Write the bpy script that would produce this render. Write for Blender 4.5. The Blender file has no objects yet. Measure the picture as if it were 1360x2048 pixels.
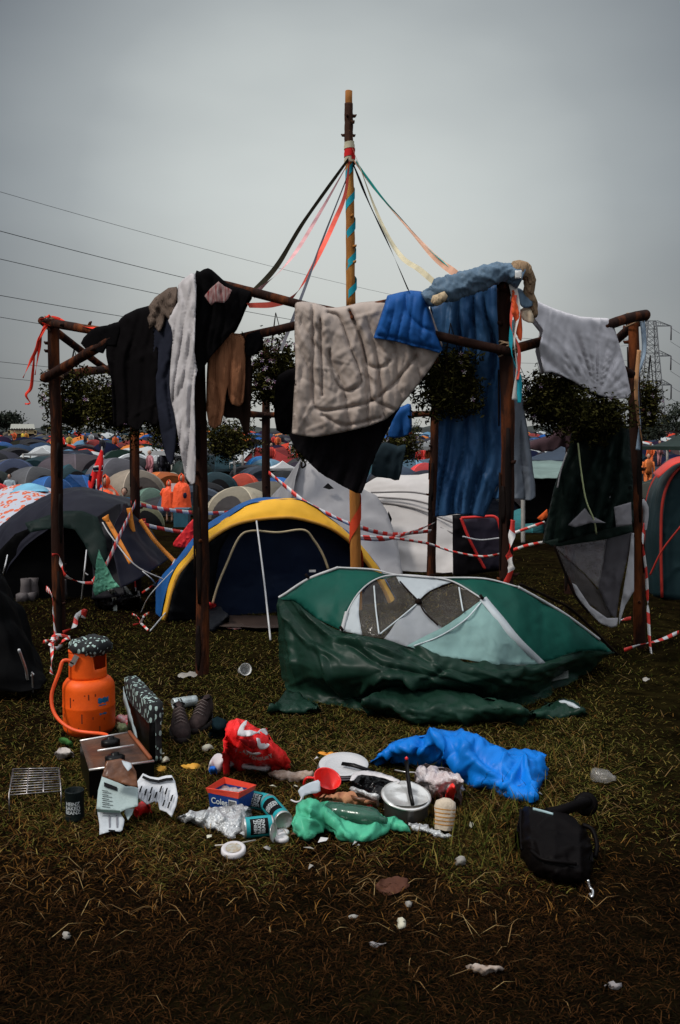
import bpy, bmesh, math, random
import numpy as np
from mathutils import Vector, Matrix, noise, geometry
R = math.radians
random.seed(7); rng = np.random.default_rng(7)
sc = bpy.context.scene
COL = sc.collection
# ------------------------------------------------------------------ camera
H = 1.6; F = 2000.0; PITCH = R(4.4)
cd = bpy.data.cameras.new('camera'); cam = bpy.data.objects.new('camera', cd); COL.objects.link(cam)
cam.location = (0, 0, H); cam.rotation_euler = (R(90) - PITCH, 0, 0)
cd.sensor_fit = 'VERTICAL'; cd.sensor_height = 36; cd.lens = F / 2048 * 36; cd.clip_end = 3000; cd.clip_start = .05
sc.camera = cam
# ------------------------------------------------------------------ world: overcast sky
SUN_EL, SUN_AZ = R(48), R(-118)
w = bpy.data.worlds.new("World"); sc.world = w; w.use_nodes = True
nt = w.node_tree; N = nt.nodes; L = nt.links; N.clear()
def nd(t, **k):
    n = N.new(t)
    for a, b in k.items(): setattr(n, a, b)
    return n
out = nd('ShaderNodeOutputWorld'); bg = nd('ShaderNodeBackground'); bg.inputs[1].default_value = 0.1
sky = nd('ShaderNodeTexSky', sky_type='NISHITA'); sky.sun_disc = False; sky.sun_elevation = SUN_EL; sky.sun_rotation = SUN_AZ
sky.air_density = 1; sky.dust_density = 6; sky.ozone_density = 1
tc = nd('ShaderNodeTexCoord')
def vdot(vec):
    n = nd('ShaderNodeVectorMath', operation='DOT_PRODUCT'); L.new(tc.outputs['Generated'], n.inputs[0]); n.inputs[1].default_value = vec; return n
el = R(9.5); br = vdot((math.sin(R(.6)) * math.cos(el), math.cos(el), math.sin(el)))
ramp = nd('ShaderNodeValToRGB'); cr = ramp.color_ramp; cr.interpolation = 'B_SPLINE'
e = cr.elements
e[0].position = 0.88; e[0].color = (.078, .090, .110, 1)
e[1].position = 1.0; e[1].color = (.575, .610, .595, 1)
x = e.new(.925); x.color = (.148, .168, .188, 1)
x = e.new(.965); x.color = (.335, .365, .375, 1)
x = e.new(.985); x.color = (.480, .515, .508, 1)
cn = nd('ShaderNodeTexNoise'); cn.inputs['Scale'].default_value = 3.2; cn.inputs['Detail'].default_value = 4; cn.inputs['Roughness'].default_value = .45
mp = nd('ShaderNodeMapping'); mp.inputs['Scale'].default_value = (1, 1, 2.6); L.new(tc.outputs['Generated'], mp.inputs[0]); L.new(mp.outputs[0], cn.inputs['Vector'])
ad = nd('ShaderNodeMath', operation='MULTIPLY_ADD'); L.new(cn.outputs[0], ad.inputs[0]); ad.inputs[1].default_value = .030
L.new(br.outputs['Value'], ad.inputs[2])
ad2 = nd('ShaderNodeMath', operation='SUBTRACT'); L.new(ad.outputs[0], ad2.inputs[0]); ad2.inputs[1].default_value = .015
L.new(ad2.outputs[0], ramp.inputs[0])
up = vdot((0, 0, 1))
zr = nd('ShaderNodeValToRGB'); zr.color_ramp.interpolation = 'EASE'
zr.color_ramp.elements[0].position = .5; zr.color_ramp.elements[0].color = (0, 0, 0, 1)
zr.color_ramp.elements[1].position = .85; zr.color_ramp.elements[1].color = (1.0, 1.04, 1.10, 1)
L.new(up.outputs['Value'], zr.inputs[0])
hz = nd('ShaderNodeValToRGB'); hz.color_ramp.elements[0].position = 0; hz.color_ramp.elements[0].color = (.88, .83, .79, 1)
hz.color_ramp.elements[1].position = .22; hz.color_ramp.elements[1].color = (1, 1, 1, 1); L.new(up.outputs['Value'], hz.inputs[0])
def mixc(bt, f, a, b):
    n = nd('ShaderNodeMix', data_type='RGBA', blend_type=bt); n.inputs[0].default_value = f
    L.new(a, n.inputs[6]); L.new(b, n.inputs[7]); return n.outputs[2]
m1 = mixc('MULTIPLY', 1, ramp.outputs[0], hz.outputs[0])
bk = vdot((0, -1, 0)); br_ = nd('ShaderNodeValToRGB'); br_.color_ramp.interpolation = 'EASE'
br_.color_ramp.elements[0].position = .0; br_.color_ramp.elements[0].color = (0, 0, 0, 1); br_.color_ramp.elements[1].position = .5; br_.color_ramp.elements[1].color = (.26, .27, .28, 1)
L.new(bk.outputs['Value'], br_.inputs[0])
m2 = mixc('ADD', 1, mixc('ADD', 1, m1, zr.outputs[0]), br_.outputs[0])
sc10 = nd('ShaderNodeVectorMath', operation='SCALE'); L.new(m2, sc10.inputs[0]); sc10.inputs['Scale'].default_value = 10
m3 = mixc('MIX', .06, sc10.outputs[0], sky.outputs[0])
L.new(m3, bg.inputs[0]); L.new(bg.outputs[0], out.inputs[0])
# ------------------------------------------------------------------ sun (veiled)
sl = bpy.data.lights.new('sun', 'SUN'); sl.energy = 1.7; sl.angle = R(10); sl.color = (1, .95, .88)
so = bpy.data.objects.new('sun', sl); COL.objects.link(so)
sd = Vector((math.sin(SUN_AZ) * math.cos(SUN_EL), math.cos(SUN_AZ) * math.cos(SUN_EL), math.sin(SUN_EL)))
so.rotation_euler = sd.to_track_quat('Z', 'Y').to_euler()
sc.view_settings.view_transform = 'Standard'; sc.view_settings.look = 'None'; sc.view_settings.exposure = 0.18; sc.view_settings.gamma = 1
sc.cycles.max_bounces = 6; sc.cycles.transparent_max_bounces = 12
# ------------------------------------------------------------------ pixel helpers (1360x2048 photograph -> metres)
def ray(px, py):
    u = (px - 680) / F; v = (1024 - py) / F; c, s = math.cos(PITCH), math.sin(PITCH)
    return Vector((u, c + v * s, -s + v * c))
def P(px, py, Y): d = ray(px, py); return Vector((0, 0, H)) + d * (Y / d.y)
def G(px, py, h=0.0): d = ray(px, py); return Vector((0, 0, H)) + d * ((h - H) / d.z)
def proj(p):
    q = Vector(p) - Vector((0, 0, H)); c, s = math.cos(PITCH), math.sin(PITCH)
    dep = q.y * c - q.z * s; v = (q.y * s + q.z * c) / dep
    return 680 + F * q.x / dep, 1024 - F * v
def gz(x, y):
    if y < 12.5: return 0.0
    if y < 34: t = (y - 12.5) / 21.5; return -1.25 * t * t * (3 - 2 * t)
    if y < 190: return -1.25 + 2.68 * ((y - 34) / 156) ** .8
    return 1.43
def lineY(a, Ya, b, Yb):
    xa = (a - 680) / F * Ya; xb = (b - 680) / F * Yb
    if abs(Yb - Ya) < 1e-4: return lambda px, py=0: Ya
    k = (xb - xa) / (Yb - Ya); c0 = xa - k * Ya
    def f(px, py=0):
        return c0 / ((px - 680) / F - k)
    return f
# ------------------------------------------------------------------ materials
MATS = {}
def mat(name, col=(.5, .5, .5), rough=.75, var=.2, ns=6, bump=.25, bs=60, spec=.3, metal=0, sheen=0, bdist=.01, obj=False, col2=None, trans=0, stretch=None, detail=4, crease=False, bstretch=None):
    if name in MATS: return MATS[name]
    lum = .3 * col[0] + .5 * col[1] + .2 * col[2]; kf = min(1, lum / .09) ** .5; col = tuple(c * kf for c in col)
    if col2: col2 = tuple(c * kf for c in col2)
    m = bpy.data.materials.new(name); m.use_nodes = True; n = m.node_tree.nodes; l = m.node_tree.links
    b = n['Principled BSDF']; b.inputs['Roughness'].default_value = rough; b.inputs['Metallic'].default_value = metal
    b.inputs['Specular IOR Level'].default_value = spec * min(1, .25 + lum * 8)
    if sheen: b.inputs['Sheen Weight'].default_value = sheen
    t = n.new('ShaderNodeTexCoord'); vec = t.outputs['Object']
    if stretch:
        mpn = n.new('ShaderNodeMapping'); mpn.inputs['Scale'].default_value = stretch; l.new(vec, mpn.inputs[0]); vec = mpn.outputs[0]
    no = n.new('ShaderNodeTexNoise'); no.inputs['Scale'].default_value = ns; no.inputs['Detail'].default_value = detail; no.inputs['Roughness'].default_value = .6
    l.new(vec, no.inputs['Vector'])
    mr = n.new('ShaderNodeMapRange'); mr.inputs[1].default_value = .3; mr.inputs[2].default_value = .7
    l.new(no.outputs[0], mr.inputs[0])
    mx = n.new('ShaderNodeMix'); mx.data_type = 'RGBA'; l.new(mr.outputs[0], mx.inputs[0])
    if obj:
        oi = n.new('ShaderNodeObjectInfo'); dk = n.new('ShaderNodeVectorMath'); dk.operation = 'SCALE'; dk.inputs['Scale'].default_value = 1 - var
        l.new(oi.outputs['Color'], dk.inputs[0]); l.new(dk.outputs[0], mx.inputs[6]); l.new(oi.outputs['Color'], mx.inputs[7])
    else:
        c2 = col2 or tuple(min(1, c * (1 + var)) for c in col); c1 = col if col2 else tuple(c * (1 - var) for c in col)
        mx.inputs[6].default_value = (*c1, 1); mx.inputs[7].default_value = (*c2, 1)
    l.new(mx.outputs[2], b.inputs['Base Color'])
    if bump:
        n2 = n.new('ShaderNodeTexNoise'); n2.inputs['Scale'].default_value = bs; n2.inputs['Detail'].default_value = 3
        if bstretch:
            mq = n.new('ShaderNodeMapping'); mq.inputs['Scale'].default_value = bstretch; l.new(vec, mq.inputs[0]); l.new(mq.outputs[0], n2.inputs['Vector'])
        else: l.new(vec, n2.inputs['Vector'])
        if crease: n2.noise_type = 'RIDGED_MULTIFRACTAL'; n2.inputs['Distortion'].default_value = .6
        bp = n.new('ShaderNodeBump'); bp.inputs['Strength'].default_value = bump; bp.inputs['Distance'].default_value = bdist
        l.new(n2.outputs[0], bp.inputs['Height']); l.new(bp.outputs[0], b.inputs['Normal'])
    if trans:
        tr = n.new('ShaderNodeBsdfTransparent'); ms = n.new('ShaderNodeMixShader'); ms.inputs[0].default_value = trans
        l.new(b.outputs[0], ms.inputs[1]); l.new(tr.outputs[0], ms.inputs[2]); l.new(ms.outputs[0], n['Material Output'].inputs[0])
    m.diffuse_color = (*col, 1); MATS[name] = m; return m
def cloth(name, col, **k):
    d = dict(rough=.85, var=.22, ns=5, bump=.7, bs=8, bdist=.022, spec=.03, crease=True, bstretch=(1, 1, .35)); d.update(k); return mat(name, col, **d)
def nylon(name, col, **k):
    d = dict(rough=.5, var=.18, ns=3, bump=.7, bs=4.5, bdist=.035, spec=.16, crease=True); d.update(k); return mat(name, col, **d)
def stripe_mat(name, c1, c2, period, duty=.5, rough=.45, slant=0.0):
    if name in MATS: return MATS[name]
    m = bpy.data.materials.new(name); m.use_nodes = True; n = m.node_tree.nodes; l = m.node_tree.links; b = n['Principled BSDF']; b.inputs['Roughness'].default_value = rough
    uv = n.new('ShaderNodeUVMap'); sx = n.new('ShaderNodeSeparateXYZ'); l.new(uv.outputs[0], sx.inputs[0])
    ma = n.new('ShaderNodeMath'); ma.operation = 'MULTIPLY_ADD'; l.new(sx.outputs[1], ma.inputs[0]); ma.inputs[1].default_value = slant; l.new(sx.outputs[0], ma.inputs[2])
    dv = n.new('ShaderNodeMath'); dv.operation = 'DIVIDE'; l.new(ma.outputs[0], dv.inputs[0]); dv.inputs[1].default_value = period
    fr = n.new('ShaderNodeMath'); fr.operation = 'FRACT'; l.new(dv.outputs[0], fr.inputs[0])
    gt = n.new('ShaderNodeMath'); gt.operation = 'GREATER_THAN'; l.new(fr.outputs[0], gt.inputs[0]); gt.inputs[1].default_value = duty
    mx = n.new('ShaderNodeMix'); mx.data_type = 'RGBA'; l.new(gt.outputs[0], mx.inputs[0]); mx.inputs[6].default_value = (*c1, 1); mx.inputs[7].default_value = (*c2, 1)
    l.new(mx.outputs[2], b.inputs['Base Color']); MATS[name] = m; return m
def spot_mat(name, base, spot, scale, thr=.35, rough=.8, stretch=(1, 1, 1), c3=None):
    if name in MATS: return MATS[name]
    m = bpy.data.materials.new(name); m.use_nodes = True; n = m.node_tree.nodes; l = m.node_tree.links; b = n['Principled BSDF']; b.inputs['Roughness'].default_value = rough
    t = n.new('ShaderNodeTexCoord'); mpn = n.new('ShaderNodeMapping'); mpn.inputs['Scale'].default_value = stretch; l.new(t.outputs['Object'], mpn.inputs[0])
    v = n.new('ShaderNodeTexVoronoi'); v.inputs['Scale'].default_value = scale; l.new(mpn.outputs[0], v.inputs['Vector'])
    lt = n.new('ShaderNodeMath'); lt.operation = 'LESS_THAN'; l.new(v.outputs['Distance'], lt.inputs[0]); lt.inputs[1].default_value = thr
    mx = n.new('ShaderNodeMix'); mx.data_type = 'RGBA'; l.new(lt.outputs[0], mx.inputs[0]); mx.inputs[6].default_value = (*base, 1); mx.inputs[7].default_value = (*spot, 1)
    o = mx.outputs[2]
    if c3:
        l2 = n.new('ShaderNodeMath'); l2.operation = 'LESS_THAN'; l.new(v.outputs['Distance'], l2.inputs[0]); l2.inputs[1].default_value = thr * .4
        m2_ = n.new('ShaderNodeMix'); m2_.data_type = 'RGBA'; l.new(l2.outputs[0], m2_.inputs[0]); l.new(o, m2_.inputs[6]); m2_.inputs[7].default_value = (*c3, 1); o = m2_.outputs[2]
    l.new(o, b.inputs['Base Color']); MATS[name] = m; return m
def leaf_mat(name, cols, rough=.6, trans=0):
    if name in MATS: return MATS[name]
    m = bpy.data.materials.new(name); m.use_nodes = True; n = m.node_tree.nodes; l = m.node_tree.links; b = n['Principled BSDF']; b.inputs['Roughness'].default_value = rough; b.inputs['Specular IOR Level'].default_value = 0
    g = n.new('ShaderNodeNewGeometry'); r = n.new('ShaderNodeValToRGB'); r.color_ramp.interpolation = 'CONSTANT'
    el_ = r.color_ramp.elements
    for i, c in enumerate(cols):
        p_ = i / len(cols)
        if i < 2: el_[i].position = p_; q = el_[i]
        else: q = el_.new(p_)
        q.color = (*c, 1)
    l.new(g.outputs['Random Per Island'], r.inputs[0]); l.new(r.outputs[0], b.inputs['Base Color'])
    MATS[name] = m; return m
# ------------------------------------------------------------------ mesh building
class MB:
    def __init__(s): s.v = []; s.f = []; s.uv = {}
    def add(s, vs, fs, uvs=None):
        o = len(s.v); s.v += [Vector(a) for a in vs]; s.f += [tuple(i + o for i in f) for f in fs]
        if uvs:
            for i, t in enumerate(uvs): s.uv[o + i] = t
        return o
    def grid(s, A, closed=False, uvs=None):
        nv, nu = len(A), len(A[0]); fs = []
        for j in range(nv - 1):
            for i in range(nu if closed else nu - 1):
                i2 = (i + 1) % nu; fs.append((j * nu + i, j * nu + i2, (j + 1) * nu + i2, (j + 1) * nu + i))
        return s.add([p for r in A for p in r], fs, uvs)
    def tube(s, pts, rad, n=8, cap=True, flat=1.0):
        pts = [Vector(p) for p in pts]; m = len(pts)
        if not hasattr(rad, '__len__'): rad = [rad] * m
        rows = []; prev = None
        for i, p in enumerate(pts):
            t = (pts[min(i + 1, m - 1)] - pts[max(i - 1, 0)]).normalized()
            if prev is None: a = t.orthogonal().normalized()
            else: a = (prev - t * prev.dot(t)); a = a.normalized() if a.length > 1e-6 else t.orthogonal().normalized()
            prev = a; b = t.cross(a)
            rows.append([p + (a * math.cos(k * 2 * math.pi / n) + b * math.sin(k * 2 * math.pi / n) * flat) * rad[i] for k in range(n)])
        o = s.grid(rows, closed=True)
        if cap:
            s.f.append(tuple(o + k for k in range(n))[::-1]); s.f.append(tuple(o + (m - 1) * n + k for k in range(n)))
    def box(s, c, d, rot=None):
        c = Vector(c); hx, hy, hz_ = d[0] / 2, d[1] / 2, d[2] / 2
        vs = [Vector((x_ * hx, y_ * hy, z_ * hz_)) for z_ in (-1, 1) for x_, y_ in ((-1, -1), (1, -1), (1, 1), (-1, 1))]
        if rot is not None: vs = [rot @ v_ for v_ in vs]
        s.add([c + v_ for v_ in vs], [(3, 2, 1, 0), (4, 5, 6, 7), (0, 1, 5, 4), (1, 2, 6, 5), (2, 3, 7, 6), (3, 0, 4, 7)])
    def lathe(s, prof, M_=None, n=24, cap=True, squash=None):
        rows = [[Vector((r * math.cos(k * 2 * math.pi / n), r * math.sin(k * 2 * math.pi / n), z)) for k in range(n)] for r, z in prof]
        if M_ is not None: rows = [[M_ @ p for p in r] for r in rows]
        o = s.grid(rows, closed=True); m = len(prof)
        if cap: s.f.append(tuple(o + k for k in range(n))[::-1]); s.f.append(tuple(o + (m - 1) * n + k for k in range(n)))
    def ribbon(s, pts, w, tw=0, ref=(0, 0, 1), seed=0, n=60, th=0):
        pts = cr_curve(pts, n); q = 0; rows = []; uv = []
        for i, p in enumerate(pts):
            t = (pts[min(i + 1, n - 1)] - pts[max(i - 1, 0)]).normalized()
            a = Vector(ref) - t * Vector(ref).dot(t)
            if a.length < 1e-3: a = t.orthogonal()
            a.normalize(); b = t.cross(a); ang = tw * i / n + .35 * noise.noise(Vector((i * .09, seed * 3.1, 0)))
            d = a * math.cos(ang) + b * math.sin(ang)
            if i: q += (p - pts[i - 1]).length
            ww = w[0] + (w[1] - w[0]) * i / n if hasattr(w, '__len__') else w
            rows.append([p - d * ww / 2, p + d * ww / 2]); uv += [(q, 0), (q, ww)]
        s.grid(rows, uvs=uv)
    def build(s, name, m, parent=None, smooth=True, solid=0, sub=0, label=None, auto=None):
        if parent is not None: o_ = root_loc(parent)
        else:
            xs = [v_.x for v_ in s.v]; ys = [v_.y for v_ in s.v]; zs = [v_.z for v_ in s.v]
            o_ = Vector(((min(xs) + max(xs)) / 2, (min(ys) + max(ys)) / 2, min(zs)))
        me = bpy.data.meshes.new(name); me.from_pydata([tuple(v_ - o_) for v_ in s.v], [], s.f)
        if s.uv:
            ul = me.uv_layers.new(name='UVMap'); d = np.zeros((len(me.loops), 2))
            vi = np.zeros(len(me.loops), dtype=np.int32); me.loops.foreach_get('vertex_index', vi)
            tab = np.zeros((len(s.v), 2))
            for k, t in s.uv.items(): tab[k] = t
            ul.data.foreach_set('uv', tab[vi].ravel())
        me.validate(); me.materials.append(m)
        if smooth: me.polygons.foreach_set('use_smooth', [True] * len(me.polygons))
        ob = bpy.data.objects.new(name, me); COL.objects.link(ob)
        if parent is not None: ob.parent = parent
        else: ob.location = o_
        if solid: md = ob.modifiers.new('thickness', 'SOLIDIFY'); md.thickness = solid; md.offset = 0
        if sub: md = ob.modifiers.new('smooth', 'SUBSURF'); md.levels = sub; md.render_levels = sub
        if label: ob['label'] = label
        return ob
def root_loc(o):
    v = Vector(o.location)
    while o.parent is not None: o = o.parent; v = v + Vector(o.location)
    return v
def tag(o, label, cat, group=None):
    o['label'] = label; o['category'] = cat
    if group: o['group'] = group
    return o
def thing(name, label, cat, loc, group=None):
    o = bpy.data.objects.new(name, None); COL.objects.link(o); o.location = loc; o.empty_display_size = .1
    return tag(o, label, cat, group)
def kind(o, k='structure'): o['kind'] = k; return o
def cr_curve(pts, n):
    pts = [Vector(p) for p in pts]; m = len(pts)
    if m == 1: return pts * n
    out_ = []
    for k in range(n):
        t = k / (n - 1) * (m - 1); i = min(int(t), m - 2); f = t - i
        p0 = pts[i - 1] if i > 0 else pts[0] * 2 - pts[1]; p1 = pts[i]; p2 = pts[i + 1]; p3 = pts[i + 2] if i + 2 < m else pts[-1] * 2 - pts[-2]
        out_.append(.5 * (2 * p1 + (p2 - p0) * f + (2 * p0 - 5 * p1 + 4 * p2 - p3) * f * f + (-p0 + 3 * p1 - 3 * p2 + p3) * f ** 3))
    return out_
def surf(rows, nu, nv):
    a = [cr_curve(r, nu) for r in rows]; cols = [cr_curve([r[i] for r in a], nv) for i in range(nu)]
    return [[cols[i][j] for i in range(nu)] for j in range(nv)]
def ridged(p, oct=3):
    s_ = 0; a = 1; q = p.copy()
    for _ in range(oct):
        s_ += a * (1 - 2 * abs(noise.noise(q))); q = q * 2.1 + Vector((3.1, 1.7, 5.3)); a *= .5
    return s_ / 1.75 - .45
_FD = {}
def facet(p, seed=0, n=6):
    k = round(seed * 10)
    if k not in _FD:
        r = random.Random(k + 5); _FD[k] = [(Vector((r.gauss(0, 1), r.gauss(0, 1), r.gauss(0, 1))).normalized(), .5 + .42 * i, r.random()) for i in range(n)]
    s_ = 0; w_ = .55 * noise.noise(p * .7); g_ = .55 * noise.noise(p * .9 + Vector((5, 2, 1)))
    for i, (d, f, o) in enumerate(_FD[k]):
        x = p.dot(d) * f + o + (w_ if i % 2 else g_); s_ += (4 * abs(x - math.floor(x) - .5) - 1) / (f * 2.2)
    return s_ * .6
def crumple(s, amp, scale, seed=0, oct=3, aniso=(1, 1, 1), mode='ridged'):
    """displace every vertex of an MB along its normal"""
    nrm = [Vector((0, 0, 0)) for _ in s.v]
    for f in s.f:
        if len(f) < 3: continue
        nn = (s.v[f[1]] - s.v[f[0]]).cross(s.v[f[2]] - s.v[f[0]])
        for i in f: nrm[i] += nn
    off = Vector((seed * 7.3, seed * 1.9, seed * 4.1))
    for i, v_ in enumerate(s.v):
        if nrm[i].length < 1e-12: continue
        q = Vector((v_.x * aniso[0], v_.y * aniso[1], v_.z * aniso[2])) * scale + off
        d = ridged(q, oct) if mode == 'ridged' else facet(q, seed)
        s.v[i] = v_ + nrm[i].normalized() * amp * d
    return s
def poly_fill(poly, step):
    """triangulated interior of a 2-D outline with a grid of inner points"""
    pts = [Vector((a, b)) for a, b in poly]; b_ = []
    n = len(pts)
    for i in range(n):
        p, q = pts[i], pts[(i + 1) % n]; k = max(1, int((q - p).length / step))
        b_ += [p.lerp(q, t / k) for t in range(k)]
    nb = len(b_); B = np.array([(p.x, p.y) for p in b_]); C = np.roll(B, -1, 0)
    x0, y0 = B.min(0); x1, y1 = B.max(0); ys = np.arange(y0 + step * .5, y1, step * .9); gp = []
    for r_, y in enumerate(ys):
        xs = np.arange(x0 + step * (.5 if r_ % 2 else 1), x1, step)
        if len(xs): gp.append(np.stack([xs, np.full(len(xs), y)], 1))
    allp = list(b_)
    if gp:
        g_ = np.concatenate(gp); ins = np.zeros(len(g_), bool)
        for (ax, ay), (bx, by) in zip(B, C):
            if ay == by: continue
            c_ = ((ay > g_[:, 1]) != (by > g_[:, 1])) & (g_[:, 0] < (bx - ax) * (g_[:, 1] - ay) / (by - ay) + ax); ins ^= c_
        g_ = g_[ins]
        if len(g_):
            dm = np.full(len(g_), 1e9)
            for ax, ay in B: dm = np.minimum(dm, (g_[:, 0] - ax) ** 2 + (g_[:, 1] - ay) ** 2)
            allp += [Vector((float(a), float(b))) for a, b in g_[dm > (step * .55) ** 2]]
    v_, e_, f_, *_ = geometry.delaunay_2d_cdt(allp, [(i, (i + 1) % nb) for i in range(nb)], [], 1, 1e-4)
    return v_, f_, b_
def smooth_poly(poly, k=3):
    m = len(poly); out_ = []
    for i in range(m):
        p0, p1, p2, p3 = [Vector(poly[j % m]) for j in (i - 1, i, i + 1, i + 2)]
        for t in range(k):
            f = t / k; out_.append(tuple(.5 * (2 * p1 + (p2 - p0) * f + (2 * p0 - 5 * p1 + 4 * p2 - p3) * f * f + (-p0 + 3 * p1 - 3 * p2 + p3) * f ** 3)))
    return out_
_TC = {}
def top_of(b_, x_):
    k = id(b_)
    if k not in _TC:
        B = np.array([(p[0], p[1]) for p in b_]); _TC.clear(); _TC[k] = (B, np.roll(B, -1, 0), b_)
    B, C, _ = _TC[k]; m_ = ((B[:, 0] <= x_) & (C[:, 0] >= x_)) | ((C[:, 0] <= x_) & (B[:, 0] >= x_))
    if not m_.any(): return 1e9, -1e9
    p, q = B[m_], C[m_]; dx = q[:, 0] - p[:, 0]; t = np.where(np.abs(dx) < 1e-6, 0, (x_ - p[:, 0]) / np.where(np.abs(dx) < 1e-6, 1, dx)); yy = p[:, 1] + (q[:, 1] - p[:, 1]) * t
    return float(yy.min()), float(yy.max())
def segd(px, py, pl):
    d = 1e9
    for (ax, ay), (bx, by) in zip(pl[:-1], pl[1:]):
        vx, vy = bx - ax, by - ay; t = max(0, min(1, ((px - ax) * vx + (py - ay) * vy) / (vx * vx + vy * vy + 1e-9)))
        d = min(d, math.hypot(px - ax - t * vx, py - ay - t * vy))
    return d
def crease_field(pts, segs):
    """sharp straight creases: sum of narrow triangular ridges along short line segments"""
    P_ = np.array(pts, float); out_ = np.zeros(len(P_))
    for ax, ay, bx, by, w_, a_ in segs:
        vx, vy = bx - ax, by - ay; L2 = vx * vx + vy * vy + 1e-9; t = np.clip(((P_[:, 0] - ax) * vx + (P_[:, 1] - ay) * vy) / L2, 0, 1)
        d = np.hypot(P_[:, 0] - ax - t * vx, P_[:, 1] - ay - t * vy); out_ += a_ * np.clip(1 - d / w_, 0, 1) * (.25 + .75 * np.sin(math.pi * np.clip(t, .05, .95)))
    return out_
def random_creases(poly, seed, dens=1.0, ang=math.pi / 2, spread=.5, amp=.008, wpx=5, lmax=.35):
    r = random.Random(int(seed * 13) + 7); xs = [p[0] for p in poly]; ys = [p[1] for p in poly]; x0, x1, y0, y1 = min(xs), max(xs), min(ys), max(ys); area = (x1 - x0) * (y1 - y0); n = int(area / 420 * dens) + 3; n = min(n, 170); D = math.hypot(x1 - x0, y1 - y0); o = []
    for k in range(n):
        cx_, cy_ = r.uniform(x0, x1), r.uniform(y0, y1); a = ang + r.gauss(0, spread); L_ = r.uniform(.08, lmax) * D * (.5 + .5 * r.random()); o.append((cx_ - math.cos(a) * L_ / 2, cy_ - math.sin(a) * L_ / 2, cx_ + math.cos(a) * L_ / 2, cy_ + math.sin(a) * L_ / 2, wpx * r.uniform(.7, 1.8), amp * r.uniform(.3, 1) * r.choice((1, 1, -1))))
    return o
def lines_to_segs(lines):
    o = []
    for pl, w_, a_ in lines:
        for (ax, ay), (bx, by) in zip(pl[:-1], pl[1:]): o.append((ax, ay, bx, by, w_, a_ * .8))
    return o
def ridge_px(mb, segs, i0=0):
    """push the vertices of an MB outwards along creases given in photograph px"""
    nrm = [Vector((0, 0, 0)) for _ in mb.v]
    for f in mb.f:
        nn = (mb.v[f[1]] - mb.v[f[0]]).cross(mb.v[f[2]] - mb.v[f[0]])
        for i in f: nrm[i] += nn
    fld = crease_field([proj(v_) for v_ in mb.v], segs); cp_ = Vector((0, 0, H))
    for i, v_ in enumerate(mb.v):
        if nrm[i].length < 1e-12: continue
        q = nrm[i].normalized(); q = q if q.dot(cp_ - v_) > 0 else -q; mb.v[i] = v_ + q * fld[i]
    return mb
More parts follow.
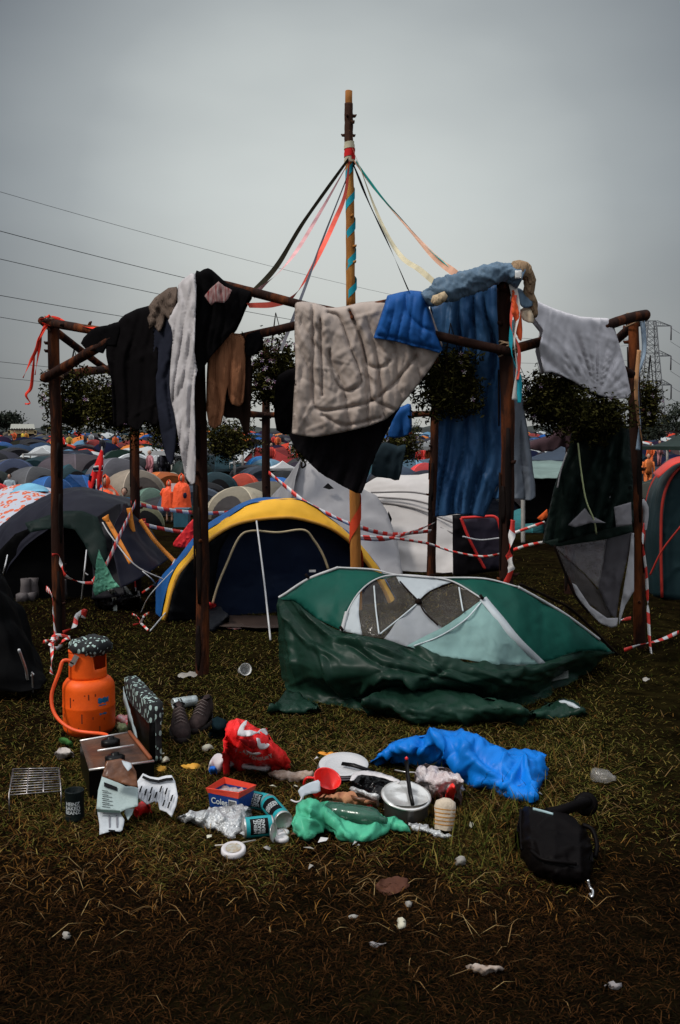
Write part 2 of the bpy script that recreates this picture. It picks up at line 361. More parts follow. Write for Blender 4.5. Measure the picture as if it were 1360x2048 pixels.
def hang(mb, poly, Yf, step=3.8, fold=.03, fscale=.035, grow=1, seed=0, roll=.05, back=.25, grooves=(), gd=.012, gw=5, smooth=2, fdir=(1, .12), crump=.006, puff=0, diag=None, off=.045, cre=1.0, cang=math.pi / 2, cspread=.45, camp=.011):
    """cloth hanging over a beam: outline in photograph px, real depth from Yf, folds as real relief, a back flap behind the beam"""
    if not callable(Yf): Y0 = Yf; Yf = lambda a, b=0: Y0
    if smooth > 1: poly = smooth_poly(poly, smooth)
    v2, f2, b_ = poly_fill(poly, step); ys = [p[1] for p in poly]; y0, y1 = min(ys), max(ys)
    vs = []; ts = []
    gs = [cr_curve([Vector((a, b, 0)) for a, b in g], 40) for g in grooves]; gs = [[(p.x, p.y) for p in g] for g in gs]
    CF = crease_field([(p.x, p.y) for p in v2], random_creases(poly, seed, cre, cang, cspread, camp)) if cre else np.zeros(len(v2))
    for ip, p in enumerate(v2):
        top, lo = top_of(b_, p.x)
        if top > 1e8: top, lo = p.y, p.y + 1
        Y = Yf(p.x, p.y); ppm = F / Y; t = max(0, p.y - top) / ppm; w_ = min(1, t / .25) ** grow
        c = p.x * fdir[0] + p.y * fdir[1] + 30 * noise.noise(Vector((p.x * .008, p.y * .006, seed)))
        ph = c * fscale * 1.9 + 1.3 * noise.noise(Vector((c * .012, p.y * .006, seed * 3.1)))
        am = .35 + .9 * abs(noise.noise(Vector((c * .016, p.y * .003, seed * 5.7))))
        f_ = am * (1.5 * abs(math.sin(ph * 1.6)) ** .75 - .8) + .45 * noise.noise(Vector((c * fscale * .5, p.y * .002, seed))) + (.2 if fscale < .045 else 0) * abs(math.sin(ph * 3.1 + 2 * noise.noise(Vector((p.x * .02, p.y * .01, seed)))))
        if diag:
            for (dx, dy, wd) in diag:
                aa = (p.x - dx); bb = (dy - p.y); th = math.atan2(aa, bb if abs(bb) > 1e-3 else 1e-3)
                f_ = f_ * (1 - wd) + wd * 1.2 * (1 - 2 * abs(noise.noise(Vector((th * 9, math.hypot(aa, bb) * .004, seed))))) * min(1, math.hypot(aa, bb) / 60)
        dY = -fold * w_ * f_ + .35 * (crump + .006) * facet(Vector((p.x * .018, Y * .3, p.y * .013)), seed) * min(1, t / .06) + crump * ridged(Vector((c * .045, p.y * .014, seed)), 3) * min(1, t / .05)
        dY -= CF[ip] * min(1, t / .05 + .2)
        if t < roll: dY += roll - math.sqrt(max(0, roll * roll - (roll - t) ** 2))
        if puff:
            dl = (lo - p.y) / ppm; e_ = max(0, min(1, dl / .12, (t + .02) / .1)); dY -= puff * math.sqrt(e_)
        for g in gs:
            d = segd(p.x, p.y, g); dY += gd * math.exp(-(d / gw) ** 2)
        vs.append(P(p.x, p.y, Y + dY - (off if back else 0))); ts.append(t)
    mb.add(vs, [tuple(f) for f in f2])
    if back:
        bs = []; keep = [i for i, t in enumerate(ts) if t < back]; idx = {k: i for i, k in enumerate(keep)}
        for k in keep:
            p = v2[k]; Y = Yf(p.x, p.y); t = ts[k]; o = P(p.x, p.y, Y); r_ = roll - (roll - math.sqrt(max(0, roll ** 2 - (roll - min(t, roll)) ** 2)))
            bs.append(Vector((o.x, o.y + roll + r_ + .01, o.z)))
        fb = [tuple(idx[i] for i in reversed(f)) for f in f2 if all(i in idx for i in f)]
        if fb: mb.add(bs, fb)
    return mb
def mound(mb, poly, Hf, step=4, seed=0, amp=.012, scale=9, fine=.45, ex=.8, smooth=2, backd=.7, base=0.0, lean=None, ridges=(), cre=.8, cang=.3, cspread=.8, camp=None):
    """something lumpy lying on the ground: bottom outline on the grass, top outline the ridge at height Hf, back side down to the grass"""
    if not callable(Hf): h0 = Hf; Hf = lambda a: h0
    if smooth > 1: poly = smooth_poly(poly, smooth)
    v2, f2, b_ = poly_fill(poly, step); vs = []
    for p in v2:
        top, lo = top_of(b_, p.x)
        t = 1 if lo - top < 1 else max(0, min(1, (lo - p.y) / (lo - top)))
        h = base + Hf(p.x) * min(1, (lo - top) / 14) * math.sin(t * math.pi / 2) ** ex
        vs.append(G(p.x, p.y, h))
    m_ = MB(); m_.add(vs, [tuple(f) for f in f2]); crumple(m_, amp, scale, seed, mode='facet'); crumple(m_, amp * fine, scale * 2.4, seed + 3, 2, mode='facet')
    ridge_px(m_, lines_to_segs(ridges) + (random_creases(poly, seed, cre, cang, cspread, camp or amp * .55, 5) if cre else []))
    mb.add(m_.v, m_.f)
    xs = sorted(p.x for p in b_); x0, x1 = xs[0] + 1, xs[-1] - 1; rows = []; K = 24
    for j in range(6):
        r = []
        for i in range(K):
            x_ = x0 + (x1 - x0) * i / (K - 1); top, lo = top_of(b_, x_); h = base + Hf(x_) * min(1, (lo - top) / 14)
            q = G(x_, top + 1, h); a = j / 5 * math.pi / 2; hh = max(h, .01)
            r.append(Vector((q.x, q.y + hh * backd * math.sin(a), max(.0, q.z * math.cos(a) - .01))))
        rows.append(r)
    m_ = MB(); m_.grid(rows); crumple(m_, amp, scale, seed, mode='facet'); mb.add(m_.v, m_.f)
    return mb
def flat_patch(mb, poly, fn, step=6, smooth=1):
    if smooth > 1: poly = smooth_poly(poly, smooth)
    v2, f2, b_ = poly_fill(poly, step); mb.add([fn(p.x, p.y) for p in v2], [tuple(f) for f in f2]); return mb
def text2d(body, size, bold=0):
    cu = bpy.data.curves.new('t', 'FONT'); cu.body = body; cu.size = size; cu.align_x = 'CENTER'; cu.align_y = 'CENTER'; cu.offset = bold; cu.space_line = .85
    o = bpy.data.objects.new('t', cu); COL.objects.link(o); bpy.context.view_layer.update()
    me = o.evaluated_get(bpy.context.evaluated_depsgraph_get()).to_mesh()
    vs = [v.co.copy() for v in me.vertices]; fs = [tuple(p.vertices) for p in me.polygons]
    o.evaluated_get(bpy.context.evaluated_depsgraph_get()).to_mesh_clear(); bpy.data.objects.remove(o); bpy.data.curves.remove(cu)
    return vs, fs
# ================================================================== GROUND
def gh(x, y):
    n_ = noise.noise(Vector((x * .55, y * .55, 0))) * .03 + noise.noise(Vector((x * 2.3, y * 2.3, 4))) * .014 + noise.noise(Vector((x * 7, y * 7, 9))) * .006
    return gz(x, y) + n_ * min(1, max(.25, (y - 1) / 12)) - .008
def ground_sheet():
    ys = [-6, -2, 0, 1.2]; y = 2.0
    while y < 15: ys.append(y); y += .07 if y < 8 else .14
    while y < 2500: ys.append(y); y += max(.2, (y - 14) * .09)
    pos = [0]; x = .08
    while x < 2200: pos.append(x); x += .08 if x < 4.5 else max(.08, (x - 4.5) * .12 + .08)
    xs = [-a for a in pos[:0:-1]] + pos
    mb = MB(); mb.grid([[Vector((x, y, gh(x, y))) for x in xs] for y in ys]); return mb
m = bpy.data.materials.new('grass_and_mud'); m.use_nodes = True; n = m.node_tree.nodes; l = m.node_tree.links; b = n['Principled BSDF']; b.inputs['Roughness'].default_value = .95; b.inputs['Specular IOR Level'].default_value = 0
t = n.new('ShaderNodeTexCoord')
def nz(scale, det=5): q = n.new('ShaderNodeTexNoise'); q.inputs['Scale'].default_value = scale; q.inputs['Detail'].default_value = det; q.inputs['Roughness'].default_value = .65; l.new(t.outputs['Object'], q.inputs['Vector']); return q
a1 = nz(.5); a2 = nz(7); a3 = nz(60)
r1 = n.new('ShaderNodeValToRGB'); r1.color_ramp.elements[0].position = .38; r1.color_ramp.elements[0].color = (.007, .0045, .003, 1); r1.color_ramp.elements[1].position = .62; r1.color_ramp.elements[1].color = (.012, .010, .004, 1)  # mud tone kept near black so thinned turf paints the dark edges
l.new(a1.outputs[0], r1.inputs[0])
r2 = n.new('ShaderNodeValToRGB'); r2.color_ramp.elements[0].position = .4; r2.color_ramp.elements[0].color = (.45, .42, .4, 1); r2.color_ramp.elements[1].position = .7; r2.color_ramp.elements[1].color = (1.5, 1.35, 1.1, 1)
l.new(a2.outputs[0], r2.inputs[0]); mx = n.new('ShaderNodeMix'); mx.data_type = 'RGBA'; mx.blend_type = 'MULTIPLY'; mx.inputs[0].default_value = 1; l.new(r1.outputs[0], mx.inputs[6]); l.new(r2.outputs[0], mx.inputs[7])
l.new(mx.outputs[2], b.inputs['Base Color']); bp = n.new('ShaderNodeBump'); bp.inputs['Strength'].default_value = .8; bp.inputs['Distance'].default_value = .02; l.new(a3.outputs[0], bp.inputs['Height']); l.new(bp.outputs[0], b.inputs['Normal'])
g = ground_sheet(); go = g.build('ground', m); kind(go)
def blades(name, N_, pyr, lr, wr, lean, matl, patchy=.5, seed=1, dens_px=None, xr=(-80, 1440)):
    r_ = np.random.default_rng(seed); px = r_.uniform(xr[0], xr[1], N_); py = r_.uniform(pyr[0], pyr[1], N_)
    if dens_px is not None:
        keep = r_.uniform(0, 1, N_) < dens_px(px, py); px, py = px[keep], py[keep]
    c, s = math.cos(PITCH), math.sin(PITCH); u = (px - 680) / F; v = (1024 - py) / F
    dz = -s + v * c; dy = c + v * s; k = -H / dz; X = u * k; Y = dy * k
    # clumping
    cl = np.array([noise.noise(Vector((a * 1.3, b_ * 1.3, seed))) + .6 * noise.noise(Vector((a * 5, b_ * 5, seed))) for a, b_ in zip(X, Y)])
    keep = r_.uniform(-.6, .6, len(X)) * patchy * 2 < cl + .25; X, Y = X[keep], Y[keep]; n_ = len(X)
    Z = np.array([gh(a, b_) for a, b_ in zip(X, Y)])
    th = r_.uniform(0, 2 * np.pi, n_); Lh = r_.uniform(lr[0], lr[1], n_) * (.6 + .6 * r_.uniform(0, 1, n_)); W = r_.uniform(wr[0], wr[1], n_); le = r_.uniform(lean[0], lean[1], n_)
    dx, dy2 = np.cos(th), np.sin(th); sx, sy = -dy2, dx
    bend = le
    def pt(f, side, wf):
        hh = Lh * (f * np.cos(bend * (.5 + .5 * f))); oo = Lh * f * np.sin(bend * (.5 + .5 * f))
        return np.stack([X + dx * oo + sx * side * W * wf, Y + dy2 * oo + sy * side * W * wf, Z + np.maximum(hh, .003)], 1)
    V = np.stack([pt(0, -.5, 1), pt(0, .5, 1), pt(.55, .5, .85), pt(.55, -.5, .85), pt(1, 0, 0)], 1).reshape(-1, 3)
    b0 = np.arange(n_) * 5
    loops = np.stack([b0, b0 + 1, b0 + 2, b0 + 3, b0 + 3, b0 + 2, b0 + 4], 1).ravel()
    me = bpy.data.meshes.new(name); me.vertices.add(len(V)); me.vertices.foreach_set('co', V.ravel())
    me.loops.add(len(loops)); me.loops.foreach_set('vertex_index', loops.astype(np.int32))
    ls = np.stack([np.arange(n_) * 7, np.arange(n_) * 7 + 4], 1).ravel(); me.polygons.add(len(ls)); me.polygons.foreach_set('loop_start', ls.astype(np.int32))
    me.update(calc_edges=True); me.validate(); me.materials.append(matl)
    o = bpy.data.objects.new(name, me); COL.objects.link(o); return kind(o, 'stuff')
GM = leaf_mat('grass_blade', [(.020, .026, .005), (.046, .054, .010), (.078, .076, .015), (.036, .026, .007), (.11, .095, .022), (.012, .014, .004), (.090, .052, .014), (.016, .012, .005), (.20, .145, .040)], rough=.7)
BM = leaf_mat('shaded_dead_grass_blade', [(.006, .0035, .002), (.011, .006, .003), (.022, .010, .004), (.004, .003, .002), (.009, .007, .003), (.050, .022, .008)], rough=.8)  # dead blades blackened: vignette shade painted into their colour
SM = leaf_mat('straw_blade', [(.16, .10, .045), (.26, .18, .08), (.11, .06, .025), (.20, .12, .05)], rough=.7)
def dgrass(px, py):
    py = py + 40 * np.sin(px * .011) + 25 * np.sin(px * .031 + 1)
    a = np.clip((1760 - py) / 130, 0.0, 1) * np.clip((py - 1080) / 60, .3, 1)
    ed = np.clip(1 - np.maximum(0, np.abs(px - 640) - 430) / 320, .18, 1)  # sparser towards the sides, bringing vignette darkness into the turf
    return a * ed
def ddead(px, py): return np.clip((py - 1560) / 200, .12, 1) * np.clip((2060 - py) / 160, .35, 1)  # thinned towards the bottom edge to paint in the vignette's darkness
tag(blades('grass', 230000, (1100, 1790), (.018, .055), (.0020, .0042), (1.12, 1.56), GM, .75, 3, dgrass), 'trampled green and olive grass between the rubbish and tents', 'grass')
tag(blades('dead_grass', 130000, (1500, 2080), (.02, .06), (.0016, .0034), (1.2, 1.57), BM, .8, 5, ddead), 'flattened brown dead grass nearest the viewer, edge shade painted into its colour', 'grass')
tag(blades('straw', 3400, (1280, 2000), (.05, .16), (.0018, .0032), (1.3, 1.56), SM, .35, 8, lambda a, b_: np.clip((1960 - b_) / 450, .04, 1) * np.clip(1 - np.maximum(0, np.abs(a - 600) - 480) / 250, .2, 1)), 'loose pale straw stalks scattered over the trodden grass', 'straw')  # straw fades low and outward to keep the painted edge shade
RM = leaf_mat('reddish_dead_blade', [(.055, .024, .008), (.11, .048, .012), (.030, .014, .006), (.17, .085, .022), (.016, .008, .004)], rough=.9)
tag(blades('brown_trampled_grass', 60000, (1180, 1880), (.02, .07), (.0018, .0038), (1.0, 1.55), RM, .9, 21, lambda a, b_: np.clip(1.1 - np.abs(b_ - 1620) / 250, .04, 1) * np.clip(1 - np.maximum(0, np.abs(a - 560) - 480) / 260, .1, 1)), 'patches of reddish brown dying grass around the rubbish', 'grass')
tag(blades('tall_grass', 5200, (1500, 1740), (.07, .17), (.003, .006), (.3, 1.2), GM, .35, 11, lambda a, b_: np.clip(1 - np.abs(a - 1010) / 230, 0, 1)), 'longer green grass tufts left of the black bag', 'grass')
# ================================================================== DISTANCE: trees, pylon, cables, stage
def tree(px, base_py, top_py, wpx, Y, label, seed=0, group=None, dens=1.0, col='far_leaves', name='tree'):
    rr = random.Random(seed); b_ = P(px, base_py, Y); b_.z = gz(b_.x, b_.y); tp = P(px, top_py, Y).z; h = tp - b_.z; w_ = wpx / F * Y / 2
    root = thing(name, label, 'tree', b_, group)
    tr = MB(); tr.tube([b_, b_ + Vector((.02 * h, 0, h * .3)), b_ + Vector((-.02 * h, 0, h * .7))], [h * .035, h * .028, h * .008], 7)
    for k in range(5):
        a = rr.uniform(0, 6.28); tr.tube([b_ + Vector((0, 0, h * (.25 + .08 * k))), b_ + Vector((math.cos(a) * w_ * .6, math.sin(a) * w_ * .4, h * (.45 + .09 * k)))], [h * .014, h * .004], 5)
    tr.build('trunk', mat('bark', (.05, .035, .025), .9), root)
    cr_ = MB(); vs = []; fs = []
    for c in range(int(26 * dens)):
        a = rr.uniform(0, 6.28); e_ = rr.uniform(-.9, 1.2); q = rr.uniform(.35, .92)
        cc = b_ + Vector((math.cos(a) * math.cos(e_) * w_ * q, math.sin(a) * math.cos(e_) * w_ * q * .8, h * .58 + math.sin(e_) * h * .34 * q)); cs = w_ * rr.uniform(.2, .38)
        for k in range(70):
            d = Vector((rr.gauss(0, 1), rr.gauss(0, 1), rr.gauss(0, .8))); p = cc + d * cs * .5; s_ = w_ * .045 * rr.uniform(.6, 1.5)
            n1 = Vector((rr.uniform(-1, 1), rr.uniform(-1, 1), rr.uniform(-1, 1))).normalized(); n2 = n1.orthogonal().normalized(); o = len(vs)
            vs += [p + n1 * s_, p + n2 * s_, p - n1 * s_, p - n2 * s_]; fs.append((o, o + 1, o + 2, o + 3))
    cr_.add(vs, fs); cr_.build('crown', MATS[col], root, smooth=False); return root
leaf_mat('far_leaves', [(.030, .036, .028), (.022, .028, .020), (.042, .048, .036), (.018, .022, .017)])
i_ = 0
for (px, tp, wd, Y, lb) in [(12, 822, 82, 175, 'round dark tree on the left horizon behind the yellow stage'), (-30, 830, 60, 178, 'dark tree at the left edge of the horizon'), (92, 846, 30, 190, 'small dark tree just right of the far stage'),
                          (338, 852, 46, 190, 'far tree between the hanging black coat and white trousers'), (560, 858, 26, 200, 'small far tree right of the middle back post'), (535, 862, 22, 205, 'small far tree behind the middle back post'),
                          (830, 850, 34, 200, 'far tree seen just left of the right back post'), (806, 860, 26, 205, 'low far tree under the small blue cloth'),
                          (1352, 792, 64, 92, 'tall dark tree at the right edge below the pylon arms'), (1318, 826, 70, 98, 'mid height dark tree right of the pylon foot'), (1285, 842, 60, 104, 'low dark tree right at the pylon foot'), (1390, 780, 80, 90, 'dark tree cut by the right edge of the view'),
                          (1240, 846, 70, 112, 'low dark tree left of the pylon foot'), (1190, 856, 50, 118, 'low dark tree behind the green hung tent')]:
    tree(px, 872, tp, wd, Y, lb, seed=i_, group='trees along the horizon', dens=1.2 if wd > 40 else .6); i_ += 1
hg = MB()
for j in range(1): hg.grid([[Vector((x, 196 + q * 14, 1.3 + (0 if q in (0, 3) else 1.7 + 1.5 * noise.noise(Vector((x * .06, q, 2))) + .9 * noise.noise(Vector((x * .31, q, 5)))))) for x in np.arange(-110, 112, 1.4)] for q in range(4)])
crumple(hg, .8, .35, 3); kind(tag(hg.build('far_woodland', mat('woodland', (.045, .052, .048), .95, .35, .5, bump=.8, bs=2)), 'low band of far woodland along the horizon', 'woodland'), 'stuff')
# pylon
STEEL = mat('galvanised_steel', (.16, .165, .175), .6, .15, 3, bump=0, metal=.2)
YP = 330.0; pb = P(1310, 866, YP); pb.z = 1.43; pt_ = P(1302, 642, YP); hp = pt_.z - pb.z; cx = P(1301, 700, YP).x
pyl = thing('electricity_pylon', 'tall grey steel lattice electricity pylon behind the right post', 'pylon', (cx, YP, 1.43))
tw = MB(); lv = [0, .1, .2, .3, .4, .48, .56, .64, .72, .79, .86, .93, 1.0]
def half(f): return 3.4 * (1 - f) ** 1.15 + 1.35 if f < 1 else 1.2
for k in range(len(lv) - 1):
    z0, z1 = 1.43 + lv[k] * hp, 1.43 + lv[k + 1] * hp; h0, h1 = half(lv[k]), half(lv[k + 1])
    c0 = [Vector((cx + a * h0, YP + b_ * h0, z0)) for a, b_ in ((-1, -1), (1, -1), (1, 1), (-1, 1))]; c1 = [Vector((cx + a * h1, YP + b_ * h1, z1)) for a, b_ in ((-1, -1), (1, -1), (1, 1), (-1, 1))]
    for q in range(4):
        q2 = (q + 1) % 4; tw.tube([c0[q], c1[q]], .2, 4); tw.tube([c0[q], c1[q2]], .1, 3); tw.tube([c0[q2], c1[q]], .1, 3); tw.tube([c1[q], c1[q2]], .1, 3)
tw.build('tower', STEEL, pyl, smooth=False)
ATT = []
for (py, wx) in ((652, 40), (712, 41), (770, 43)):
    za = P(1301, py, YP).z
    for s in (-1, 1):
        a = MB(); L_ = wx / F * YP; e = Vector((cx + s * L_, YP, za)); hh = half((za - 1.43) / hp)
        for yy in (-1, 1):
            a.tube([Vector((cx + s * hh, YP + yy * hh, za)), e], .13, 4); a.tube([Vector((cx + s * hh, YP + yy * hh, za + 1.6)), e], .13, 4)
            for f in (.25, .5, .75): a.tube([Vector((cx + s * hh, YP + yy * hh, za)).lerp(e, f), Vector((cx + s * hh, YP + yy * hh, za + 1.6)).lerp(e, f)], .08, 3)
        ar = a.build('arm', STEEL, pyl, smooth=False); i2 = MB(); i2.tube([e, e + Vector((0, 0, -4.6))], .22, 6); i2.build('insulator', mat('insulator_glass', (.10, .09, .10), .4, bump=0), ar); ATT.append(e + Vector((0, 0, -4.6)))
WIRE = mat('cable', (.05, .055, .065), .7, bump=0)
def cable(pts, lb, r=.03, grp='power cables running to the pylon'):
    c = cr_curve(pts, 60); mb = MB(); mb.tube(c, r, 5); return tag(mb.build('power_cable', WIRE), lb, 'cable', grp)
def wire_px(px0, py0, px1, py1, sag, Ya, Yb, r, lb):
    a = P(px0, py0, Ya); b_ = P(px1, py1, Yb); q = []
    for k in range(25):
        t = k / 24; p = a.lerp(b_, t); p.z -= sag * 4 * t * (1 - t); q.append(p)
    cable(q, lb, r)
wl = [(-60, 366, 1262, 655, 4, 0.028, 'topmost and thinnest power cable crossing the left sky'), (-60, 446, 1262, 678, 5, 0.046, 'second cable from the top on the left, passing behind the maypole'), (-60, 504, 1262, 690, 5, 0.043, 'third cable from the top, ending behind the knitted jumper'),
      (-60, 580, 1262, 720, 4, 0.043, 'fourth cable from the top, ending behind the black coat'), (-60, 624, 1262, 752, 4, 0.037, 'fifth cable, meeting the top of the leftmost post'), (-60, 717, 1262, 790, 3, 0.031, 'sixth cable, just above the lower left rail'), (-60, 750, 1262, 800, 3, 0.028, 'lowest cable on the left, at the height of the left foliage')]
for (a, b_, c, d, sg, r, lb) in wl: wire_px(a, b_, c, d, sg, 120, YP, r, lb)
for k, (py, pyr, lb) in enumerate([(683, 700, 'cable leaving the upper pylon arm to the right edge'), (655, 672, 'cable above the upper pylon arm going right'), (742, 762, 'cable leaving the middle pylon arm to the right edge'), (716, 740, 'cable from the middle pylon arm tip going right'), (797, 806, 'cable leaving the lowest pylon arm to the right edge'), (772, 790, 'cable from the lowest pylon arm tip going right')]):
    wire_px(1341, py, 1460, pyr + 30, 1, YP, 240, .06, lb)
# stage
st = thing('stage_tent', 'far yellow and cream festival stage with dark opening at the left horizon', 'stage', P(45, 880, 150))
def sp(a, b_, Y=150): return P(a, b_, Y)
q = MB(); q.add([sp(18, 866), sp(72, 866), sp(72, 888), sp(18, 888), sp(18, 866, 156), sp(72, 866, 156), sp(72, 888, 156), sp(18, 888, 156)], [(4, 5, 6, 7), (0, 4, 7, 3), (1, 2, 6, 5)]); q.build('dark_opening', mat('stage_dark', (.02, .018, .02), .9), st, smooth=False)
q = MB(); q.grid([[sp(22, 848, 153), sp(68, 848, 153)], [sp(20, 858, 150), sp(70, 858, 150)]]); q.grid([[sp(22, 848, 153), sp(68, 848, 153)], [sp(20, 862, 157), sp(70, 862, 157)]]); q.build('roof', mat('stage_roof', (.30, .30, .26), .8), st, smooth=False)
q = MB()
for a in (19, 71): q.box(sp(a, 875), (.3, .3, 2.0))
q.box(sp(45, 864), (4.2, .3, .5)); q.build('frame', mat('stage_yellow', (.50, .38, .20), .7), st, smooth=False)
q = MB()
for a in range(24, 68, 5): q.box(sp(a, 859, 149.7), (.2, .12, .35))
q.build('fringe', mat('stage_fringe', (.06, .05, .04), .7), st, smooth=False)
# ================================================================== TENTS of the far camp
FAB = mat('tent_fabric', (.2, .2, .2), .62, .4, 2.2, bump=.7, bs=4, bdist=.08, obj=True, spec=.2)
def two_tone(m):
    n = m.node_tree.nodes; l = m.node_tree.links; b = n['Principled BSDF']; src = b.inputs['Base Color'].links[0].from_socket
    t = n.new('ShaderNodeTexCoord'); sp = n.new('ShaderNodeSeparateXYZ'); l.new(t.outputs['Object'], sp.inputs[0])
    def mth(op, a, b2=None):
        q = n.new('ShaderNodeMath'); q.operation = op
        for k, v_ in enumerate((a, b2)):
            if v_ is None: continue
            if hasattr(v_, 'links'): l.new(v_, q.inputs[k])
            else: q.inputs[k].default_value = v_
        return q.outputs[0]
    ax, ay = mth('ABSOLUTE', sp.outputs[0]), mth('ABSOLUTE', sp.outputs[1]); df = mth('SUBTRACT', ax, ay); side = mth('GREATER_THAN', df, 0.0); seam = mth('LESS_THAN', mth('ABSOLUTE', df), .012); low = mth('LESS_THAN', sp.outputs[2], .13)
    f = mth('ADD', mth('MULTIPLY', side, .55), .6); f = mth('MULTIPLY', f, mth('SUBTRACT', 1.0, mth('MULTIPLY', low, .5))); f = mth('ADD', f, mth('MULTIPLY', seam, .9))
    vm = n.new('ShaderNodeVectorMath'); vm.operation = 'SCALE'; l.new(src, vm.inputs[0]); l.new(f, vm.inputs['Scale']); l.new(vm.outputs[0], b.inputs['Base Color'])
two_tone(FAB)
DRK = mat('tent_inside', (.012, .011, .012), .9, bump=0)
def dome_mb(w_, d_, h, nu=20, nv=7, door=False, seed=0, power=.75):
    mb = MB(); rows = []
    for j in range(nv + 1):
        s_ = j / nv; r = []
        for i in range(nu):
            a = i / nu * 2 * math.pi; sq = 1 / max(abs(math.cos(a)), abs(math.sin(a))) ** power
            dg = abs(math.sin(2 * a)); z = h * math.cos(s_ * math.pi / 2) ** .85 * (1 - .06 * (1 - dg) * math.sin(s_ * math.pi))
            k = math.sin(s_ * math.pi / 2) * (1 - .07 * (1 - dg) * math.sin(s_ * math.pi)) * sq
            r.append(Vector((w_ / 2 * k * math.cos(a + math.pi / 4 * 0) , d_ / 2 * k * math.sin(a), z + .01 * noise.noise(Vector((a * 3, s_ * 3, seed))))))
        rows.append(r)
    mb.grid(rows, closed=True); return mb
def tunnel_mb(w_, d_, h, seed=0):
    mb = MB(); rows = []
    for j in range(9):
        f = j / 8; y = -d_ / 2 + d_ * f; sag = 1 - .07 * abs(math.sin(f * math.pi * 3)); e_ = 1 if .1 < f < .9 else .82
        rows.append([Vector((math.cos(math.pi * k / 14) * w_ / 2 * e_, y, math.sin(math.pi * k / 14) ** .8 * h * sag * e_)) for k in range(15)])
    mb.grid(rows); o = mb.add(rows[0], [tuple(range(15))]); mb.add(rows[-1], [tuple(range(15))[::-1]]); return mb
def ridge_mb():
    mb = MB(); mb.grid([[Vector((x, y * (1 if abs(x) < .1 else 1.08), max(0, 1 - abs(x) * 2) ** .9 * (1 - .08 * (1 - (2 * y) ** 2)))) for x in np.linspace(-.5, .5, 11)] for y in np.linspace(-.5, .5, 7)])
    for y in (-.5, .5): mb.add([(-.5, y * 1.08, 0), (.5, y * 1.08, 0), (0, y, 1)], [(0, 1, 2)])
    return mb
def gazebo_mb(w_, h):
    mb = MB(); c = [Vector((x * w_ / 2, y * w_ / 2, h * .72)) for x, y in ((-1, -1), (1, -1), (1, 1), (-1, 1))]; t = Vector((0, 0, h)); rows = []
    for f in (0, .3, .6, .85, 1):
        r = []
        for k in range(4):
            for g_ in (0, .25, .5, .75):
                e_ = c[k].lerp(c[(k + 1) % 4], g_); p = t.lerp(e_, f); p.z -= .08 * h * math.sin(f * math.pi); r.append(p)
        rows.append(r)
    rows.append([p + Vector((0, 0, -.09 * h)) for p in rows[-1]]); mb.grid(rows, closed=True); return mb
def legs_mb(w_, h):
    mb = MB()
    for x, y in ((-1, -1), (1, -1), (1, 1), (-1, 1)): mb.tube([(x * w_ / 2, y * w_ / 2, 0), (x * w_ / 2, y * w_ / 2, h * .72)], .025, 5)
    return mb
def arch_mb(w_, h, d_, t0=0, wd=.12, y=0):
    """curved front opening panel lying just outside the tent's front"""
    mb = MB(); rows = []
    for j in range(5):
        f = j / 4; rows.append([Vector((math.cos(math.pi * k / 12) * w_ / 2 * f, -d_ / 2 * (1 - .35 * (math.sin(math.pi * k / 12) * f) ** 2) - .03 + y, .02 + math.sin(math.pi * k / 12) * h * f)) for k in range(13)])
    mb.grid(rows); return mb
def mesh_of(mb, name, m_, smooth=True):
    me = bpy.data.meshes.new(name); me.from_pydata([tuple(a) for a in mb.v], [], mb.f); me.materials.append(m_)
    if smooth: me.polygons.foreach_set('use_smooth', [True] * len(me.polygons))
    return me
POLE = mat('tent_pole', (.35, .33, .3), .5, bump=0)
WHT = mat('white_trim', (.6, .6, .6), .6, bump=0)
TM = {}
for nm, mb in (('dome', dome_mb(1, 1, 1)), ('low dome', dome_mb(1, 1, 1, power=.45, seed=4)), ('tunnel', tunnel_mb(1, 1, 1)), ('ridge', ridge_mb())):
    TM[nm] = mesh_of(mb, nm + '_body', FAB); TM[nm].name = nm + '_body'
TM['gazebo'] = mesh_of(gazebo_mb(1, 1), 'gazebo_roof', FAB, False); TM['legs'] = mesh_of(legs_mb(1, 1), 'gazebo_legs', POLE)
TM['door'] = mesh_of(arch_mb(.55, .72, 1.02), 'tent_door', FAB); TM['dark'] = mesh_of(arch_mb(.5, .66, 1.06), 'tent_opening', DRK)
def far_tent(x, y, w_, d_, h, kd, col, rot, label, group='tents filling the far camping field', door=True, col2=None):
    root = thing('gazebo' if kd == 'gazebo' else 'tent', label, 'gazebo' if kd == 'gazebo' else 'tent', (x, y, gz(x, y) - .01), group)
    root.rotation_euler = (0, 0, rot)
    def add(nm, me, c, par=root, sc_=(1, 1, 1)):
        o = bpy.data.objects.new(nm, me); COL.objects.link(o); o.parent = par; o.color = (*c, 1); o.scale = sc_; return o
    sc_ = (w_, d_, h)
    if kd == 'gazebo': add('roof', TM['gazebo'], col, sc_=sc_); add('frame', TM['legs'], (.4, .4, .4), sc_=sc_)
    else:
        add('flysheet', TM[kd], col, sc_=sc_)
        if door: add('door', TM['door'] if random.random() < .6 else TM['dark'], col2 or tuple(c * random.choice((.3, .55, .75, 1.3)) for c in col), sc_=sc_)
    return root
